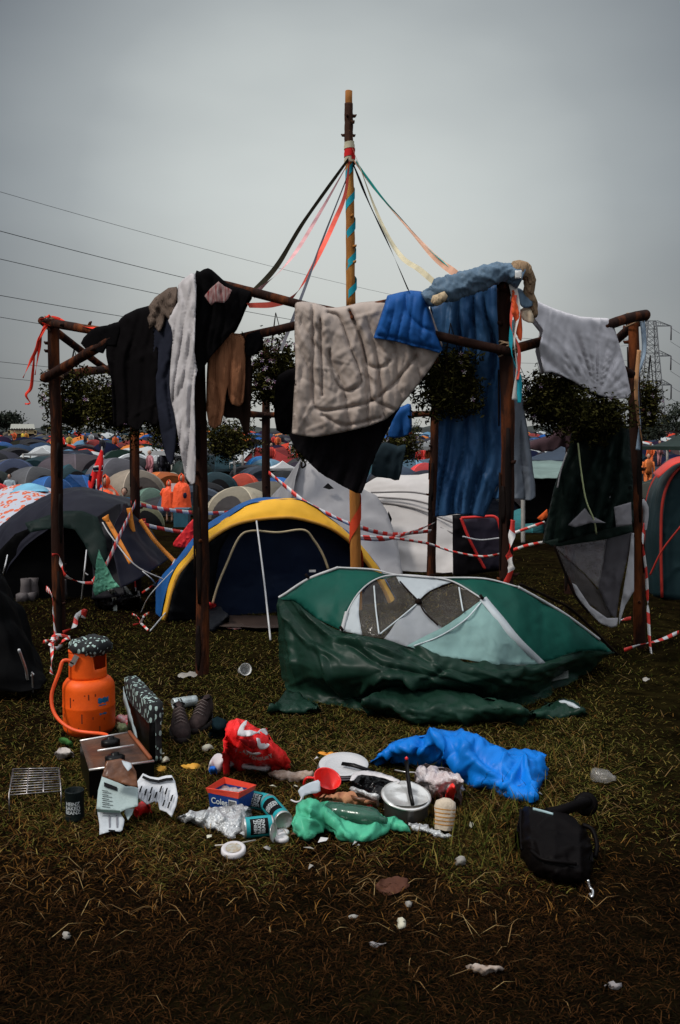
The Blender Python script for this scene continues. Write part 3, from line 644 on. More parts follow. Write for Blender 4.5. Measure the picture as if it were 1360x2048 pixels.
PALC = [('navy blue', (.025, .035, .075)), ('dark green', (.020, .042, .034)), ('charcoal grey', (.040, .038, .045)), ('bright blue', (.02, .13, .42)), ('slate blue', (.06, .09, .14)), ('grey', (.14, .14, .15)), ('olive green', (.06, .06, .035)),
        ('red', (.42, .03, .025)), ('white', (.55, .57, .58)), ('brown', (.06, .040, .040)), ('teal', (.02, .10, .13)), ('beige', (.30, .26, .20)), ('pale blue', (.18, .34, .46)), ('orange', (.70, .17, .03)), ('black', (.014, .013, .016)), ('purple grey', (.07, .055, .085))]
PW = [10, 12, 14, 7, 9, 7, 6, 3, 4.5, 8, 6, 2.5, 3, 2, 10, 7]
placed = []
def region(px):
    for lim, s in ((75, 'at the far left edge'), (125, 'beside the leftmost post'), (255, 'left of the red flag'), (300, 'behind the left back post'), (395, 'behind the orange ponchos'), (500, 'right of the white hanging trousers'), (575, 'behind the middle back post'),
                   (690, 'behind the grey ridge tent'), (800, 'behind the quilt lining'), (870, 'left of the right back post'), (1010, 'behind the blue sleeping bag'), (1140, 'behind the pale green awning'), (1275, 'behind the hung green tent'), (1600, 'behind the right edge tent')):
        if px < lim: return s
    return 'at the far right edge'
cnt = {}
Y = 24.0; total = 0
excl = [(-60, 360, 45), (400, 545, 31), (540, 1140, 24)]
while Y < 178 and total < 285:
    xm = .40 * Y; x = -xm + random.uniform(0, 3)
    while x < xm and total < 285:
        px = 680 + x / Y * F; ok = not any(a < px < b_ and Y < yy for a, b_, yy in excl)
        dens = 1.0 if Y < 60 else (.85 if Y < 110 else .62)
        if ok and random.random() < dens and not (1275 < px and Y > 84 and random.random() < .7) and not (10 < px < 80 and Y > 140):
            kd = random.choices(['dome', 'low dome', 'tunnel', 'gazebo', 'ridge'], [40, 22, 20, 6, 12])[0]; cn_, c = random.choices(PALC, PW)[0]
            if kd == 'gazebo': cn_, c = random.choice([PALC[8], PALC[1], PALC[4], PALC[8]])
            w_ = random.uniform(1.6, 2.9); h = w_ * random.uniform(.38, .52); d_ = w_ * random.uniform(.8, 1.3)
            if kd == 'gazebo': w_, h, d_ = 3.0, 2.3, 3.0
            zone = 'in the near rows' if Y < 42 else 'in the middle rows' if Y < 80 else 'in the far rows' if Y < 125 else 'by the horizon'
            sz = 'small ' if w_ < 2.5 else 'big ' if w_ > 3.2 else ''
            lb = f'{sz}{cn_} {kd + (" tent" if kd != "gazebo" else "")} {region(px)}, {zone}'; assert len(lb.split()) <= 16, lb
            cnt[lb] = cnt.get(lb, 0) + 1
            if cnt[lb] > 1: lb = lb.replace(' tent ', ' pitched tent ') if cnt[lb] == 2 else lb
            k_c = random.uniform(.5, .9) * (1 if max(c) > .3 else .7); c = tuple(v_ * k_c for v_ in c)
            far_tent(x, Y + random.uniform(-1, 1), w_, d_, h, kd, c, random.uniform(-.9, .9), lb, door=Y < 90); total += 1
        x += random.uniform(2.3, 3.9) * (1 if Y < 80 else 1.3)
    Y += 4.2 if Y < 60 else (6.5 if Y < 110 else 9)
def px_tent(px, top, wpx, Yd, kd, col, rot, label, dr=1.1, col2=None, door=True, grp='tents just beyond the timber frame', keep=False):
    if not keep: Yd = min(np.arange(12.5, 150, .25), key=lambda q: abs(1.6 - (top - 870) * q / 2000 - (.36 if kd == 'gazebo' else .25) * wpx / F * q * 2 * (1.0 if kd != 'gazebo' else 1.05) - gz(0, q)) + abs(q - Yd) * .002)
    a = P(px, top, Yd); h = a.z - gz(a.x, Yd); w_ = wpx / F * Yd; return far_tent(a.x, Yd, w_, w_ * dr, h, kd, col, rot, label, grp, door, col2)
px_tent(28, 917, 100, 31, 'dome', (.030, .045, .10), .3, 'navy and blue dome tent at the left edge under the stage', col2=(.02, .14, .42))
px_tent(85, 893, 62, 42, 'gazebo', (.55, .56, .56), .1, 'white arched awning just left of the leftmost post')
px_tent(92, 908, 74, 39, 'tunnel', (.05, .045, .05), .1, 'dark tunnel tent under the white arched awning', col2=(.01, .01, .01))
px_tent(150, 905, 120, 37, 'tunnel', (.065, .050, .060), 1.0, 'maroon grey tunnel tent right of the leftmost post')
px_tent(232, 915, 118, 34, 'dome', (.11, .105, .12), .5, 'broad grey dome tent behind the red flag', door=False)
px_tent(268, 938, 110, 26, 'dome', (.26, .21, .16), .6, 'tan dome tent with brown door behind the sitting orange poncho', col2=(.08, .06, .05))
px_tent(344, 944, 36, 29, 'low dome', (.42, .40, .32), .2, 'little cream dome tent left of the standing orange ponchos', door=False)
px_tent(314, 908, 62, 46, 'gazebo', (.60, .62, .62), .1, 'white party gazebo above the standing orange ponchos')
px_tent(250, 899, 66, 60, 'tunnel', (.06, .10, .085), 1.5, 'long green ridge tent left of the white party gazebo')
px_tent(100, 952, 80, 24, 'dome', (.02, .10, .30), .7, 'royal blue dome tent left of the red flag near the leftmost post', door=False)
px_tent(60, 945, 60, 27, 'low dome', (.03, .06, .09), .2, 'dark blue low dome tent behind the floral tent', door=False)
px_tent(262, 1000, 110, 17, 'dome', (.24, .23, .13), .8, 'khaki green dome tent behind the left back post', col2=(.10, .12, .07))
px_tent(300, 975, 70, 21, 'low dome', (.10, .17, .13), .3, 'sage green low tent between tan dome and standing ponchos', door=False)
px_tent(376, 990, 140, 36, 'tunnel', (.022, .020, .022), 1.2, 'black tunnel tent behind the standing orange ponchos', door=False, keep=True)
px_tent(480, 972, 122, 17, 'dome', (.38, .33, .24), -.25, 'beige dome tent with dark open door behind the yellow tent', col2=(.05, .04, .04))
px_tent(428, 968, 46, 22, 'low dome', (.03, .20, .55), 0, 'bright blue low dome tent beside the beige dome', door=False)
px_tent(430, 945, 44, 28, 'low dome', (.04, .26, .55), 0, 'light blue round tent right of the white hanging trousers', door=False)
px_tent(487, 946, 70, 34, 'low dome', (.62, .07, .03), 0, 'red and orange dome tent left of the middle back post', door=False)
px_tent(540, 965, 60, 22, 'low dome', (.60, .06, .04), 0, 'small red dome tent right behind the middle back post', door=False)
px_tent(480, 917, 34, 48, 'gazebo', (.65, .66, .66), .3, 'white peaked gazebo left of the middle back post')
px_tent(565, 921, 66, 34, 'gazebo', (.62, .62, .62), .2, 'white gazebo right of the middle back post')
px_tent(520, 912, 70, 50, 'low dome', (.03, .22, .55), .2, 'wide bright blue tent under the hanging baskets', door=False)
px_tent(850, 925, 80, 40, 'low dome', (.65, .05, .05), 0, 'red dome tent left of the right back post', door=False)
px_tent(832, 936, 24, 36, 'low dome', (.55, .45, .10), 0, 'small yellow tent beside the red dome by the right back post', door=False)
px_tent(1300, 936, 40, 50, 'low dome', (.7, .16, .06), 0, 'small orange dome tent at the right behind the teal tent', door=False)

# beyond the nearest 300: countless far tents as one mass
rq = random.Random(99); mb = MB()
for k in range(950):
    Yt = 62 + 125 * rq.random() ** .8; x = rq.uniform(-.38, .38) * Yt; w_ = rq.uniform(1.0, 1.7); d_ = w_ * rq.uniform(.8, 1.2); h = w_ * rq.uniform(.55, .85); z0 = gz(x, Yt); an = rq.uniform(0, 3); ca, sa = math.cos(an), math.sin(an); rows = []
    for j, (rr_, zz) in enumerate(((0.02, 1), (.45, .86), (.8, .5), (1, 0))):
        rows.append([Vector((x + (math.cos(t_) * w_ * rr_) * ca - (math.sin(t_) * d_ * rr_) * sa, Yt + (math.cos(t_) * w_ * rr_) * sa + (math.sin(t_) * d_ * rr_) * ca, z0 + h * zz)) for t_ in np.arange(8) * math.pi / 4])
    mb.grid(rows, closed=True)
kind(tag(mb.build('distant_tents', leaf_mat('many_tent_colours', [(.010, .012, .030), (.010, .020, .016), (.018, .016, .020), (.03, .05, .09), (.06, .06, .07), (.02, .08, .26), (.02, .02, .014), (.012, .008, .010), (.40, .42, .42), (.014, .03, .04), (.10, .085, .06), (.04, .04, .05), (.45, .05, .03), (.10, .2, .30), (.02, .014, .03), (.50, .16, .04), (.008, .008, .010), (.03, .028, .034)], .6)), 'dense carpet of countless tiny tents stretching to the horizon', 'tents'), 'stuff')
# ================================================================== TIMBER FRAME
def wood(name, c1, c2, rough=.8):
    if name in MATS: return MATS[name]
    m = mat(name, c1, rough, 0, 7, bump=.9, bs=30, bdist=.012, col2=c2, stretch=(1, 1, .22), detail=8)
    for q in m.node_tree.nodes:
        if q.type == 'MAP_RANGE': q.inputs[1].default_value = .50; q.inputs[2].default_value = .74
    return m
WOOD = wood('peeled_log', (.040, .014, .008), (.46, .12, .030)); WOODL = wood('pale_log', (.32, .12, .022), (.62, .30, .060)); CUT = wood('cut_log_end', (.35, .2, .09), (.22, .11, .05))
BARK = wood('bark_strip', (.018, .010, .008), (.06, .028, .016))
def log_mb(a, b_, r0, r1, seed=0, knots=5, n=14, wob=.018):
    a = Vector(a); b_ = Vector(b_); m_ = 26; pts = []; rd = []
    side = (b_ - a).orthogonal().normalized(); s2 = (b_ - a).cross(side).normalized()
    for i in range(m_):
        f = i / (m_ - 1); pts.append(a.lerp(b_, f) + side * wob * noise.noise(Vector((f * 3, seed * 5.1, 0))) + s2 * wob * noise.noise(Vector((f * 3, seed * 3.3, 7)))); rd.append((r0 + (r1 - r0) * f) * (1 + .10 * noise.noise(Vector((f * 11, seed, 3)))))
    mb = MB(); mb.tube(pts, rd, n); crumple(mb, .004, 22, seed, 2, aniso=(1, 1, .3))
    rr = random.Random(seed)
    for k in range(knots):
        f = rr.uniform(.08, .95); c = a.lerp(b_, f); th = rr.uniform(0, 6.28); d = (side * math.cos(th) + s2 * math.sin(th)); r_ = r0 * .98; mb.tube([c + d * r_ * .6, c + d * (r_ + .02), c + d * (r_ + .03) + (b_ - a).normalized() * .012], [.016, .012, .005], 6)
    return mb
POST = {'A': ((404, 1347), (398, 560), .047), 'B': ((1016, 1366), (1010, 548), .046), 'C': ((120, 1270), (108, 636), .050), 'D': ((1282, 1290), (1266, 632), .046), 'E': ((271, 1186), (269, 672), .050), 'F': ((1140, 1186), (1140, 672), .05), 'H': ((534, 1142), (531, 694), .052), 'I': ((862, 1150), (872, 695), .052)}
PY = {}
froot = thing('timber_frame', 'octagonal frame of brown peeled log posts hung with clothes, bedding and baskets', 'timber frame', (0.05, 9.2, 0))
for k, (bp_, tp_, r_) in POST.items():
    a = G(*bp_); a.z = -.12; Yp = a.y; PY[k] = Yp; b_ = P(*tp_, Yp)
    p_ = log_mb(a, b_, r_, r_ * .88, ord(k), 7).build('post', WOOD, froot)
    rr = random.Random(ord(k))
    bs = MB()
    for q in range(5):   # remaining strips of bark and bare pale scars
        f = rr.uniform(.05, .9); th = rr.uniform(2.6, 5.6); c = a.lerp(b_, f); d = Vector((math.cos(th), math.sin(th), 0)); t_ = Vector((-d.y, d.x, 0)); L_ = rr.uniform(.08, .35); pts = []
        rows = [[c + d * r_ * (1.04 + .02 * abs(u_)) * math.cos(u_ * .5) + t_ * r_ * math.sin(u_ * .5) * 1.05 * (1 - .6 * abs(v_)) + (b_ - a).normalized() * v_ * L_ for u_ in (-1, -.5, 0, .5, 1)] for v_ in (-1, -.6, -.2, .2, .6, 1)]
        bs.grid(rows)
    bs.build('bark', BARK, p_, solid=.004)
def beam(a, Ya, b_, Yb, r0=.036, r1=.032, nm='brace', m_=None, seed=0, off=0):
    A = P(*a, Ya + off); B = P(*b_, Yb + off); return log_mb(A, B, r0, r1, seed, 4).build(nm, m_ or WOOD, froot)
yA, yB, yC, yD, yE, yF, yH, yI = [PY[k] for k in 'ABCDEFHI']
beam((388, 558), yA - .07, (1024, 703), yB - .10, .029, .029, seed=1); beam((380, 699), yA - .02, (1030, 550), yB - .08, .028, .028, seed=2)
beam((404, 572), yA - .05, (88, 757), yC - .14, .030, .038, seed=3); beam((96, 644), yC - .06, (412, 702), yA - .02, .034, .03, seed=4)
beam((1002, 566), yB - .08, (1262, 748), yD - .12, .028, .030, seed=5); beam((1000, 704), yB - .02, (1292, 630), yD - .10, .030, .038, seed=6)
beam((84, 640), yC + .03, (282, 790), yE, .032, .03, seed=7); beam((108, 753), yC + .02, (290, 728), yE + .02, .038, .034, seed=8)
beam((1290, 632), yD + .04, (1130, 770), yF, .036, .03, seed=9); beam((1270, 745), yD + .02, (1120, 730), yF, .036, .03, seed=10)
beam((262, 800), yE, (540, 832), yH, .034, .034, 'rail', seed=11); beam((498, 831), yH - .05, (880, 829), yI - .05, .034, .034, 'rail', seed=12); beam((866, 828), yI, (1150, 800), yF, .034, .03, 'rail', seed=13)
# rope lashings where the poles cross
LASH = mat('lashing_rope', (.30, .20, .12), .9, bump=0)
for (px, py, Y, r_) in [(400, 566, yA, .06), (1014, 556, yB, .06), (108, 645, yC, .062), (1268, 640, yD, .062), (1016, 698, yB, .06), (112, 752, yC, .06)]:
    c = P(px, py, Y); mb = MB()
    for k in range(4): mb.tube([c + Vector((math.cos(t_) * r_, math.sin(t_) * r_ - .02, .012 * k - .02 + .03 * math.cos(t_ + k))) for t_ in np.linspace(0, 6.28, 18)], .005, 5)
    mb.build('lashing', LASH, froot)
# ------------------------------------------------------------------ maypole
mb_ = G(714, 1218); YM = mb_.y
mroot = thing('maypole', 'tall thin log maypole with turquoise spiral ribbon and streamers tied near its top', 'maypole', mb_)
a = Vector((mb_.x, YM, -.1)); t0 = P(697, 182, YM); mid = P(702, 610, YM)
pole = log_mb(mid + Vector((0, 0, -.02)), t0, .043, .032, 31, 6, wob=.004).build('upper_pole', WOODL, mroot)
pole = log_mb(a, mid, .052, .043, 30, 4, wob=.004).build('lower_pole', WOODL, mroot)
log_mb(P(698, 300, YM), P(697.3, 207, YM), .0395, .037, 35, 7, wob=.004).build('bark_section', wood('rough_bark', (.07, .028, .015), (.20, .075, .03)), mroot)
def polept(py): t_ = (py - 182) / (1218 - 182); return P(697 + 17 * t_, py, YM)
TURQ = cloth('turquoise_ribbon', (.02, .30, .38), bump=.1)
def spiral(py0, py1, turns, w_, m_, nm, rk=.052, ph=0):
    mb = MB(); rows = []; n = 110
    for i in range(n):
        f = i / (n - 1); c = polept(py0 + (py1 - py0) * f); th = ph - f * turns * 2 * math.pi; d = Vector((math.cos(th), math.sin(th), 0)); r_ = rk * (.86 + .16 * f)
        rows.append([c + d * r_ + Vector((0, 0, -w_ / 2)), c + d * r_ + Vector((0, 0, w_ / 2))])
    mb.grid(rows); return mb.build(nm, m_, mroot)
spiral(335, 612, 4.6, .075, TURQ, 'spiral_ribbon', .0475, -.9); spiral(286, 299, 2, .03, cloth('cream_ribbon', (.55, .50, .36), bump=.1), 'tie', .050); spiral(299, 316, 2.2, .04, cloth('red_ribbon', (.62, .03, .03), bump=.1), 'tie', .051); spiral(316, 326, 2, .03, MATS['cream_ribbon'], 'tie', .051)
spiral(995, 1135, 1.2, .16, cloth('red_cloth_band', (.55, .06, .025)), 'painted_band', .062, 1)
def streamer(pts, w_, col, nm, label, tw=2, seed=0, n=60):
    mb = MB(); mb.ribbon([P(a_, b2, Y_) for a_, b2, Y_ in pts], w_, tw, (0, -.3, 1), seed, n); mb.build('streamer', cloth(nm, col, bump=.1), mroot, label=label)
streamer([(697, 318, YM - .05), (610, 440, 8.0), (555, 530, 7.1), (505, 586, yA - .02)], .036, (.045, .040, .025), 'olive_streamer', 'dark olive streamer', 1, 1)
streamer([(697, 325, YM - .05), (640, 425, 8.3), (580, 520, 7.3), (508, 590, yA - .04)], (.012, .05), (.66, .36, .36), 'pink_streamer', 'pale pink streamer', 3, 2)
streamer([(698, 345, YM - .05), (645, 480, 8), (610, 575, 7.1), (585, 640, 6.9), (562, 700, 6.9)], .024, (.22, .22, .25), 'grey_streamer', 'grey streamer', 1, 3)
streamer([(699, 322, YM - .05), (690, 390, 8.8), (668, 445, 8.3), (630, 525, 7.6), (590, 590, 7.1), (550, 608, 6.8), (496, 611, yA - .09)], .038, (.82, .13, .09), 'coral_streamer', 'red and coral streamer', 4, 4)
streamer([(712, 325, YM), (760, 390, 8.3), (805, 440, 7.7), (860, 500, 7.1), (922, 553, yB - .02)], (.05, .018), (.03, .40, .38), 'teal_streamer', 'teal streamer', 1.5, 5)
streamer([(706, 318, YM), (745, 375, 8.5), (820, 460, 7.6), (870, 515, 7.0), (915, 550, yB - .05)], (.02, .05), (.62, .36, .25), 'peach_streamer', 'peach streamer', 3, 6)
streamer([(705, 325, YM), (740, 410, 8.3), (780, 495, 7.4), (818, 583, yB - .09)], .042, (.014, .012, .014), 'black_streamer', 'black streamer', .6, 7)
streamer([(703, 292, YM), (718, 330, 8.9), (760, 440, 8.1), (800, 510, 7.5), (840, 540, 7.1), (880, 575, yB - .08)], (.035, .04), (.58, .52, .36), 'cream_streamer', 'cream streamer', 3, 8)
# ================================================================== HANGING BASKETS
LEAF = leaf_mat('basket_leaf', [(.009, .009, .003), (.022, .021, .006), (.007, .007, .002), (.048, .044, .011), (.014, .009, .004), (.028, .027, .008), (.010, .010, .003), (.095, .085, .024)], .7)
FLW = leaf_mat('basket_flower', [(.55, .50, .48), (.38, .20, .30), (.60, .56, .52), (.30, .22, .36)], .7)
def basket(px, py, rx, ry, Y, label, seed, nl=1500, nf=12, roped=True, trail=0, dep=.8):
    c = P(px, py, Y); ax, az = rx / F * Y, ry / F * Y; rr = random.Random(seed); root = thing('hanging_basket', label, 'hanging basket', c, 'hanging baskets of foliage on the frame')
    def leafm(n_, s0, s1, rad=1.0):
        vs = []; fs = []
        for k in range(n_):
            while True:
                d = Vector((rr.uniform(-1, 1), rr.uniform(-1, 1), rr.uniform(-1, 1)))
                if .1 < d.length < 1: break
            e_ = 1 + .65 * noise.noise(d.normalized() * 1.9 + Vector((seed, 0, 0))) + .4 * noise.noise(d.normalized() * 5 + Vector((seed, 3, 0))); q = d.normalized() * (rr.random() ** .45) * e_ * rad
            p = c + Vector((q.x * ax, q.y * ax * dep, q.z * az - (trail * rr.random() ** 3 if rr.random() < .3 else 0)))
            s_ = rr.uniform(s0, s1); n1 = Vector((rr.uniform(-1, 1), rr.uniform(-1, 1), rr.uniform(-.6, .9))).normalized(); n2 = n1.orthogonal().normalized(); n3 = n1.cross(n2); o = len(vs)
            vs += [p - n1 * s_, p + n2 * s_ * .45 + n3 * s_ * .1, p + n1 * s_, p - n2 * s_ * .45 + n3 * s_ * .1]; fs.append((o, o + 1, o + 2, o + 3))
        return vs, fs
    q = MB(); q.add(*leafm(int(nl * 2.3), .009, .022))
    for k in range(30):
        th = rr.uniform(0, 6.28); p0 = c + Vector((math.cos(th) * ax * .7, math.sin(th) * ax * .5, rr.uniform(-.3, .7) * az)); p1 = p0 + Vector((math.cos(th) * .08, math.sin(th) * .06, rr.uniform(-.16, .18))); q.tube([p0, p1], .0025, 3)
        for j in range(5):
            pp = p0.lerp(p1, j / 4); s_ = .014; n1 = Vector((rr.uniform(-1, 1), rr.uniform(-1, 1), rr.uniform(-1, 1))).normalized(); n2 = n1.orthogonal(); q.add([pp, pp + n1 * s_ + n2 * s_ * .4, pp + n1 * 2 * s_, pp + n1 * s_ - n2 * s_ * .4], [(0, 1, 2, 3)])
    q.build('foliage', LEAF, root, smooth=False)
    if nf:
        q = MB()
        for k in range(nf):
            th = rr.uniform(0, 6.28); ph = rr.uniform(-.6, 1.2); p = c + Vector((math.cos(th) * math.cos(ph) * ax, -abs(math.sin(th)) * math.cos(ph) * ax * dep, math.sin(ph) * az)) * 1.0
            for j in range(5):
                a_ = j * 1.257; d1 = Vector((math.cos(a_), -.3, math.sin(a_))) * .013; d2 = Vector((math.cos(a_ + .6), -.3, math.sin(a_ + .6))) * .012; q.add([p, p + d1, p + (d1 + d2) * .8, p + d2], [(0, 1, 2, 3)])
        q.build('flowers', FLW, root, smooth=False)
    q = MB(); q.lathe([(.02, -az * .75), (ax * .45, -az * .6), (ax * .6, -az * .1), (ax * .55, -az * .08)], Matrix.Translation(c) @ Matrix.Scale(dep * .9, 4, (0, 1, 0)), 18); q.build('basket_liner', mat('coir', (.02, .014, .009), .95), root)
    if roped:
        q = MB()
        for k in range(3): th = k * 2.09; q.tube([c + Vector((math.cos(th) * ax * .5, math.sin(th) * ax * .5, 0)), c + Vector((0, 0, az + .18))], .004, 4)
        q.build('chain', BARK, root)
basket(150, 806, 66, 62, yC + .25, 'dark leafy hanging basket just right of the leftmost post', 1, 2400, 10)
basket(240, 812, 72, 60, yC - .3, 'dark hanging basket under the black coat', 2, 2200, 14)
basket(318, 800, 50, 66, yA + .75, 'dark hanging basket between the black coat and the white trousers', 3, 1900, 16)
basket(552, 750, 64, 72, yA + .55, 'bushy basket with white flowers left of the beige quilt', 4, 2600, 40, trail=.05)
basket(455, 882, 56, 42, 9.9, 'round hanging basket below the brown trousers', 5, 1800, 6)
basket(900, 768, 66, 64, yB + .13, 'dark hanging basket between the beige quilt and long blue sleeping bag', 6, 3600, 5, dep=.3)
basket(1104, 802, 60, 60, yB + .45, 'dark mossy hanging basket under the left of the white sheet', 7, 3400, 6)
basket(1200, 834, 64, 48, yB + .75, 'dark mossy hanging basket under the right of the white sheet', 8, 2600, 4)
basket(1298, 812, 26, 56, yD + .5, 'small green trailing plant right of the rightmost post', 9, 900, 4)
basket(612, 893, 34, 34, 11.2, 'dark small hanging basket behind the left tip of the quilt lining', 10, 1200, 4)
basket(800, 892, 42, 36, 10.6, 'dark hanging basket below the small blue cloth', 11, 1400, 8)
basket(350, 870, 44, 42, 9.8, 'dark hanging basket behind the white trousers', 12, 1500, 4)
# ================================================================== CLOTHES AND BEDDING
def hung(name, label, cat, m_, poly, Yf, parent=None, solid=.006, group=None, **k):
    mb = MB(); hang(mb, poly, Yf, **k); o = mb.build(name, m_, parent, solid=solid)
    if parent is None: tag(o, label, cat, group)
    return o
yl = lineY(400, yA - .10, 106, yC - .12); yr = lineY(1012, yB - .12, 1268, yD - .12); YFR = yA - .10
BLK = cloth('black_cotton', (.011, .010, .011)); BLK2 = cloth('black_wool', (.014, .012, .013))
ct = thing('black_coat', 'long black coat hanging over the left brace, one sleeve stretched out left', 'coat', P(262, 830, yl(262) - .03))
hung('body', '', '', BLK2, [(215, 656), (237, 644), (250, 630), (298, 612), (312, 640), (318, 700), (322, 770), (316, 850), (290, 842), (276, 862), (250, 846), (228, 852), (222, 757), (213, 712)], lambda a_, b2: yl(a_) - .02, ct, fold=.05, seed=3, back=.5)
hung('sleeve', '', '', BLK, [(162, 687), (178, 665), (192, 655), (216, 651), (240, 646), (232, 690), (214, 690), (206, 707), (190, 701), (183, 704)], lambda a_, b2: yl(a_) - .03, ct, fold=.03, seed=4, roll=.04, back=.1)
hung('knitted_jumper', 'brown grey knitted jumper bunched between the black coat and white trousers', 'jumper', cloth('brown_knit', (.13, .095, .075), bs=60, bump=.8), [(298, 614), (311, 596), (338, 577), (354, 575), (353, 601), (348, 616), (340, 640), (330, 630), (326, 652), (318, 664), (308, 650), (300, 658), (296, 636), (302, 626)], lambda a_, b2: yl(a_) - .07, fold=.05, smooth=1, seed=5, fscale=.05, cre=4, camp=.03, roll=.06, back=.3, crump=.05, solid=.012)
hung('navy_shirt', 'dark navy shirt hanging below the knitted jumper', 'shirt', cloth('navy_cotton', (.030, .033, .050)), [(306, 652), (338, 628), (352, 640), (354, 760), (352, 880), (343, 930), (330, 905), (318, 840), (308, 740)], lambda a_, b2: yl(a_) - .03, fold=.05, seed=6, back=.3)
hung('white_trousers', 'long off-white thermal trousers hanging vertically left of the front left post', 'trousers', cloth('offwhite_jersey', (.50, .47, .47)), [(357, 571), (375, 553), (390, 549), (392, 600), (388, 700), (395, 737), (390, 757), (388, 800), (391, 900), (389, 966), (377, 962), (368, 940), (360, 895), (350, 830), (341, 790), (341, 740), (346, 680), (343, 655), (337, 642), (344, 622), (356, 605)], lambda a_, b2: yl(a_) - .12, fold=.05, seed=7, fscale=.040, roll=.05, back=.6, crump=.004, step=2.8, cre=2, cspread=.3, camp=.012)
ts = thing('black_tshirt', 'big black T-shirt with torn red and white print over the front left post', 't-shirt', P(440, 760, YFR))
hung('body', '', '', BLK, [(389, 556), (400, 544), (416, 537), (430, 546), (443, 558), (462, 572), (502, 584), (493, 604), (486, 620), (470, 656), (444, 688), (422, 712), (408, 735), (397, 760), (390, 700)], YFR - .05, ts, fold=.04, seed=8, back=.5)
mb = MB(); hang(mb, [(409, 592), (420, 578), (437, 563), (448, 572), (464, 580), (456, 598), (448, 606), (430, 604), (422, 611)], YFR - .16, step=4, fold=.01, seed=9, roll=.001, back=0, smooth=1, crump=.004)
mb.build('print', mat('tshirt_print', (.20, .015, .015), .8, col2=(.42, .34, .32), ns=24, bump=.2, stretch=(3, 1, .35), var=0), ts, solid=.003)
hung('brown_trousers', 'brown corduroy trousers hung on the low front brace, legs down', 'trousers', cloth('brown_cord', (.20, .085, .042), bs=70, stretch=(1, 1, .1)), [(418, 692), (430, 677), (448, 667), (470, 668), (487, 673), (491, 700), (489, 760), (485, 806), (472, 812), (459, 800), (456, 770), (450, 800), (441, 850), (417, 850), (414, 780), (416, 730)], yA - .09, fold=.05, seed=10, fscale=.038, step=3, back=.4, solid=.01)
hung('dark_trousers', 'dark brown trousers hanging right of the brown corduroy ones', 'trousers', cloth('dark_brown_cloth', (.035, .020, .015)), [(462, 700), (486, 690), (499, 704), (502, 790), (498, 862), (487, 862), (478, 838), (462, 836), (446, 830), (450, 780)], yA - .03, fold=.04, seed=11, back=.2)
hung('black_shorts', 'small black shorts with pale waistband on the low front brace', 'shorts', BLK, [(493, 670), (508, 663), (522, 661), (523, 692), (516, 700), (506, 711), (494, 712), (489, 694)], yA - .10, fold=.02, seed=12, back=.15)
hung('black_blanket', 'black blanket hanging behind the left edge of the beige quilt', 'blanket', BLK2, [(556, 752), (600, 735), (660, 740), (660, 850), (590, 869), (553, 860), (550, 800)], yA + .2, fold=.03, seed=13, back=0)
# quilt
QB = nylon('beige_quilt', (.385, .315, .27), rough=.6, ns=4, bump=.8, bs=7, bdist=.03, var=.14); QD = cloth('dark_quilt_lining', (.016, .014, .016)); BL = nylon('blue_lining', (.010, .085, .30), rough=.6)
qt = thing('quilt', 'large beige quilted bedspread with dark lining draped over the front braces', 'quilt', P(690, 985, YFR))
gr = [[(625, 606), (626, 690), (627, 795), (641, 820), (687, 816), (743, 802), (790, 765), (832, 712)], [(659, 700), (665, 750), (684, 779), (708, 778), (722, 763), (715, 732), (698, 690), (680, 636), (655, 625)], [(701, 622), (722, 672), (736, 728), (765, 734), (779, 721)], [(698, 622), (728, 700), (743, 800)], [(645, 830), (690, 850), (760, 835)], [(743, 800), (790, 820)], [(592, 640), (590, 860)], [(640, 640), (645, 790)]]
hung('quilt_face', '', '', QB, [(591, 606), (606, 604), (630, 607), (652, 615), (675, 616), (698, 612), (720, 606), (740, 604), (773, 602), (812, 596), (860, 620), (884, 690), (880, 704), (863, 732), (838, 766), (814, 795), (793, 820), (772, 838), (740, 851), (708, 859), (660, 869), (627, 874), (600, 870), (585, 867), (588, 800), (592, 740), (590, 670)], YFR - .10, qt, step=3.4, smooth=1, cre=1.0, cspread=.7, camp=.011, fold=.045, fscale=.020, seed=1.0, grooves=gr, gd=.034, gw=3.2, back=.9, roll=.055, solid=.008, puff=.03, crump=.018, fdir=(1, -.25))
hung('quilt_lining', '', '', QD, [(583, 855), (660, 850), (740, 835), (800, 800), (808, 800), (789, 833), (770, 870), (751, 910), (735, 952), (722, 986), (701, 980), (668, 962), (638, 944), (606, 912), (588, 892)], YFR - .03, qt, fold=.05, seed=15, back=0, roll=.001, solid=.012)
BF = [(770, 610), (776, 592), (800, 586), (821, 582), (842, 584), (853, 604), (862, 635), (872, 668), (884, 700), (878, 706), (858, 699), (828, 693), (790, 682), (748, 676), (757, 650)]
hung('folded_corner', '', '', BL, BF, YFR - .19, qt, step=3.6, smooth=1, fold=.035, fscale=.04, seed=16, back=.4, grooves=[[(812, 590), (816, 625), (840, 652), (870, 664)], [(748, 670), (790, 676), (828, 687), (880, 700)]], gd=.02, gw=4, puff=.03, solid=.01, roll=.06)
hung('blue_cloth', 'small bright blue cloth dangling below the quilt corner', 'cloth', BL, [(790, 822), (808, 812), (821, 809), (823, 840), (822, 862), (808, 873), (777, 874), (782, 850)], yA + .3, fold=.03, seed=17, back=0)
hung('teal_towel', 'dark teal towel hanging behind the quilt lining tip', 'towel', cloth('dark_teal', (.028, .045, .055)), [(753, 900), (770, 885), (796, 893), (812, 890), (806, 925), (798, 960), (780, 957), (765, 955), (743, 948)], yA + 1.0, fold=.03, seed=18, back=0)
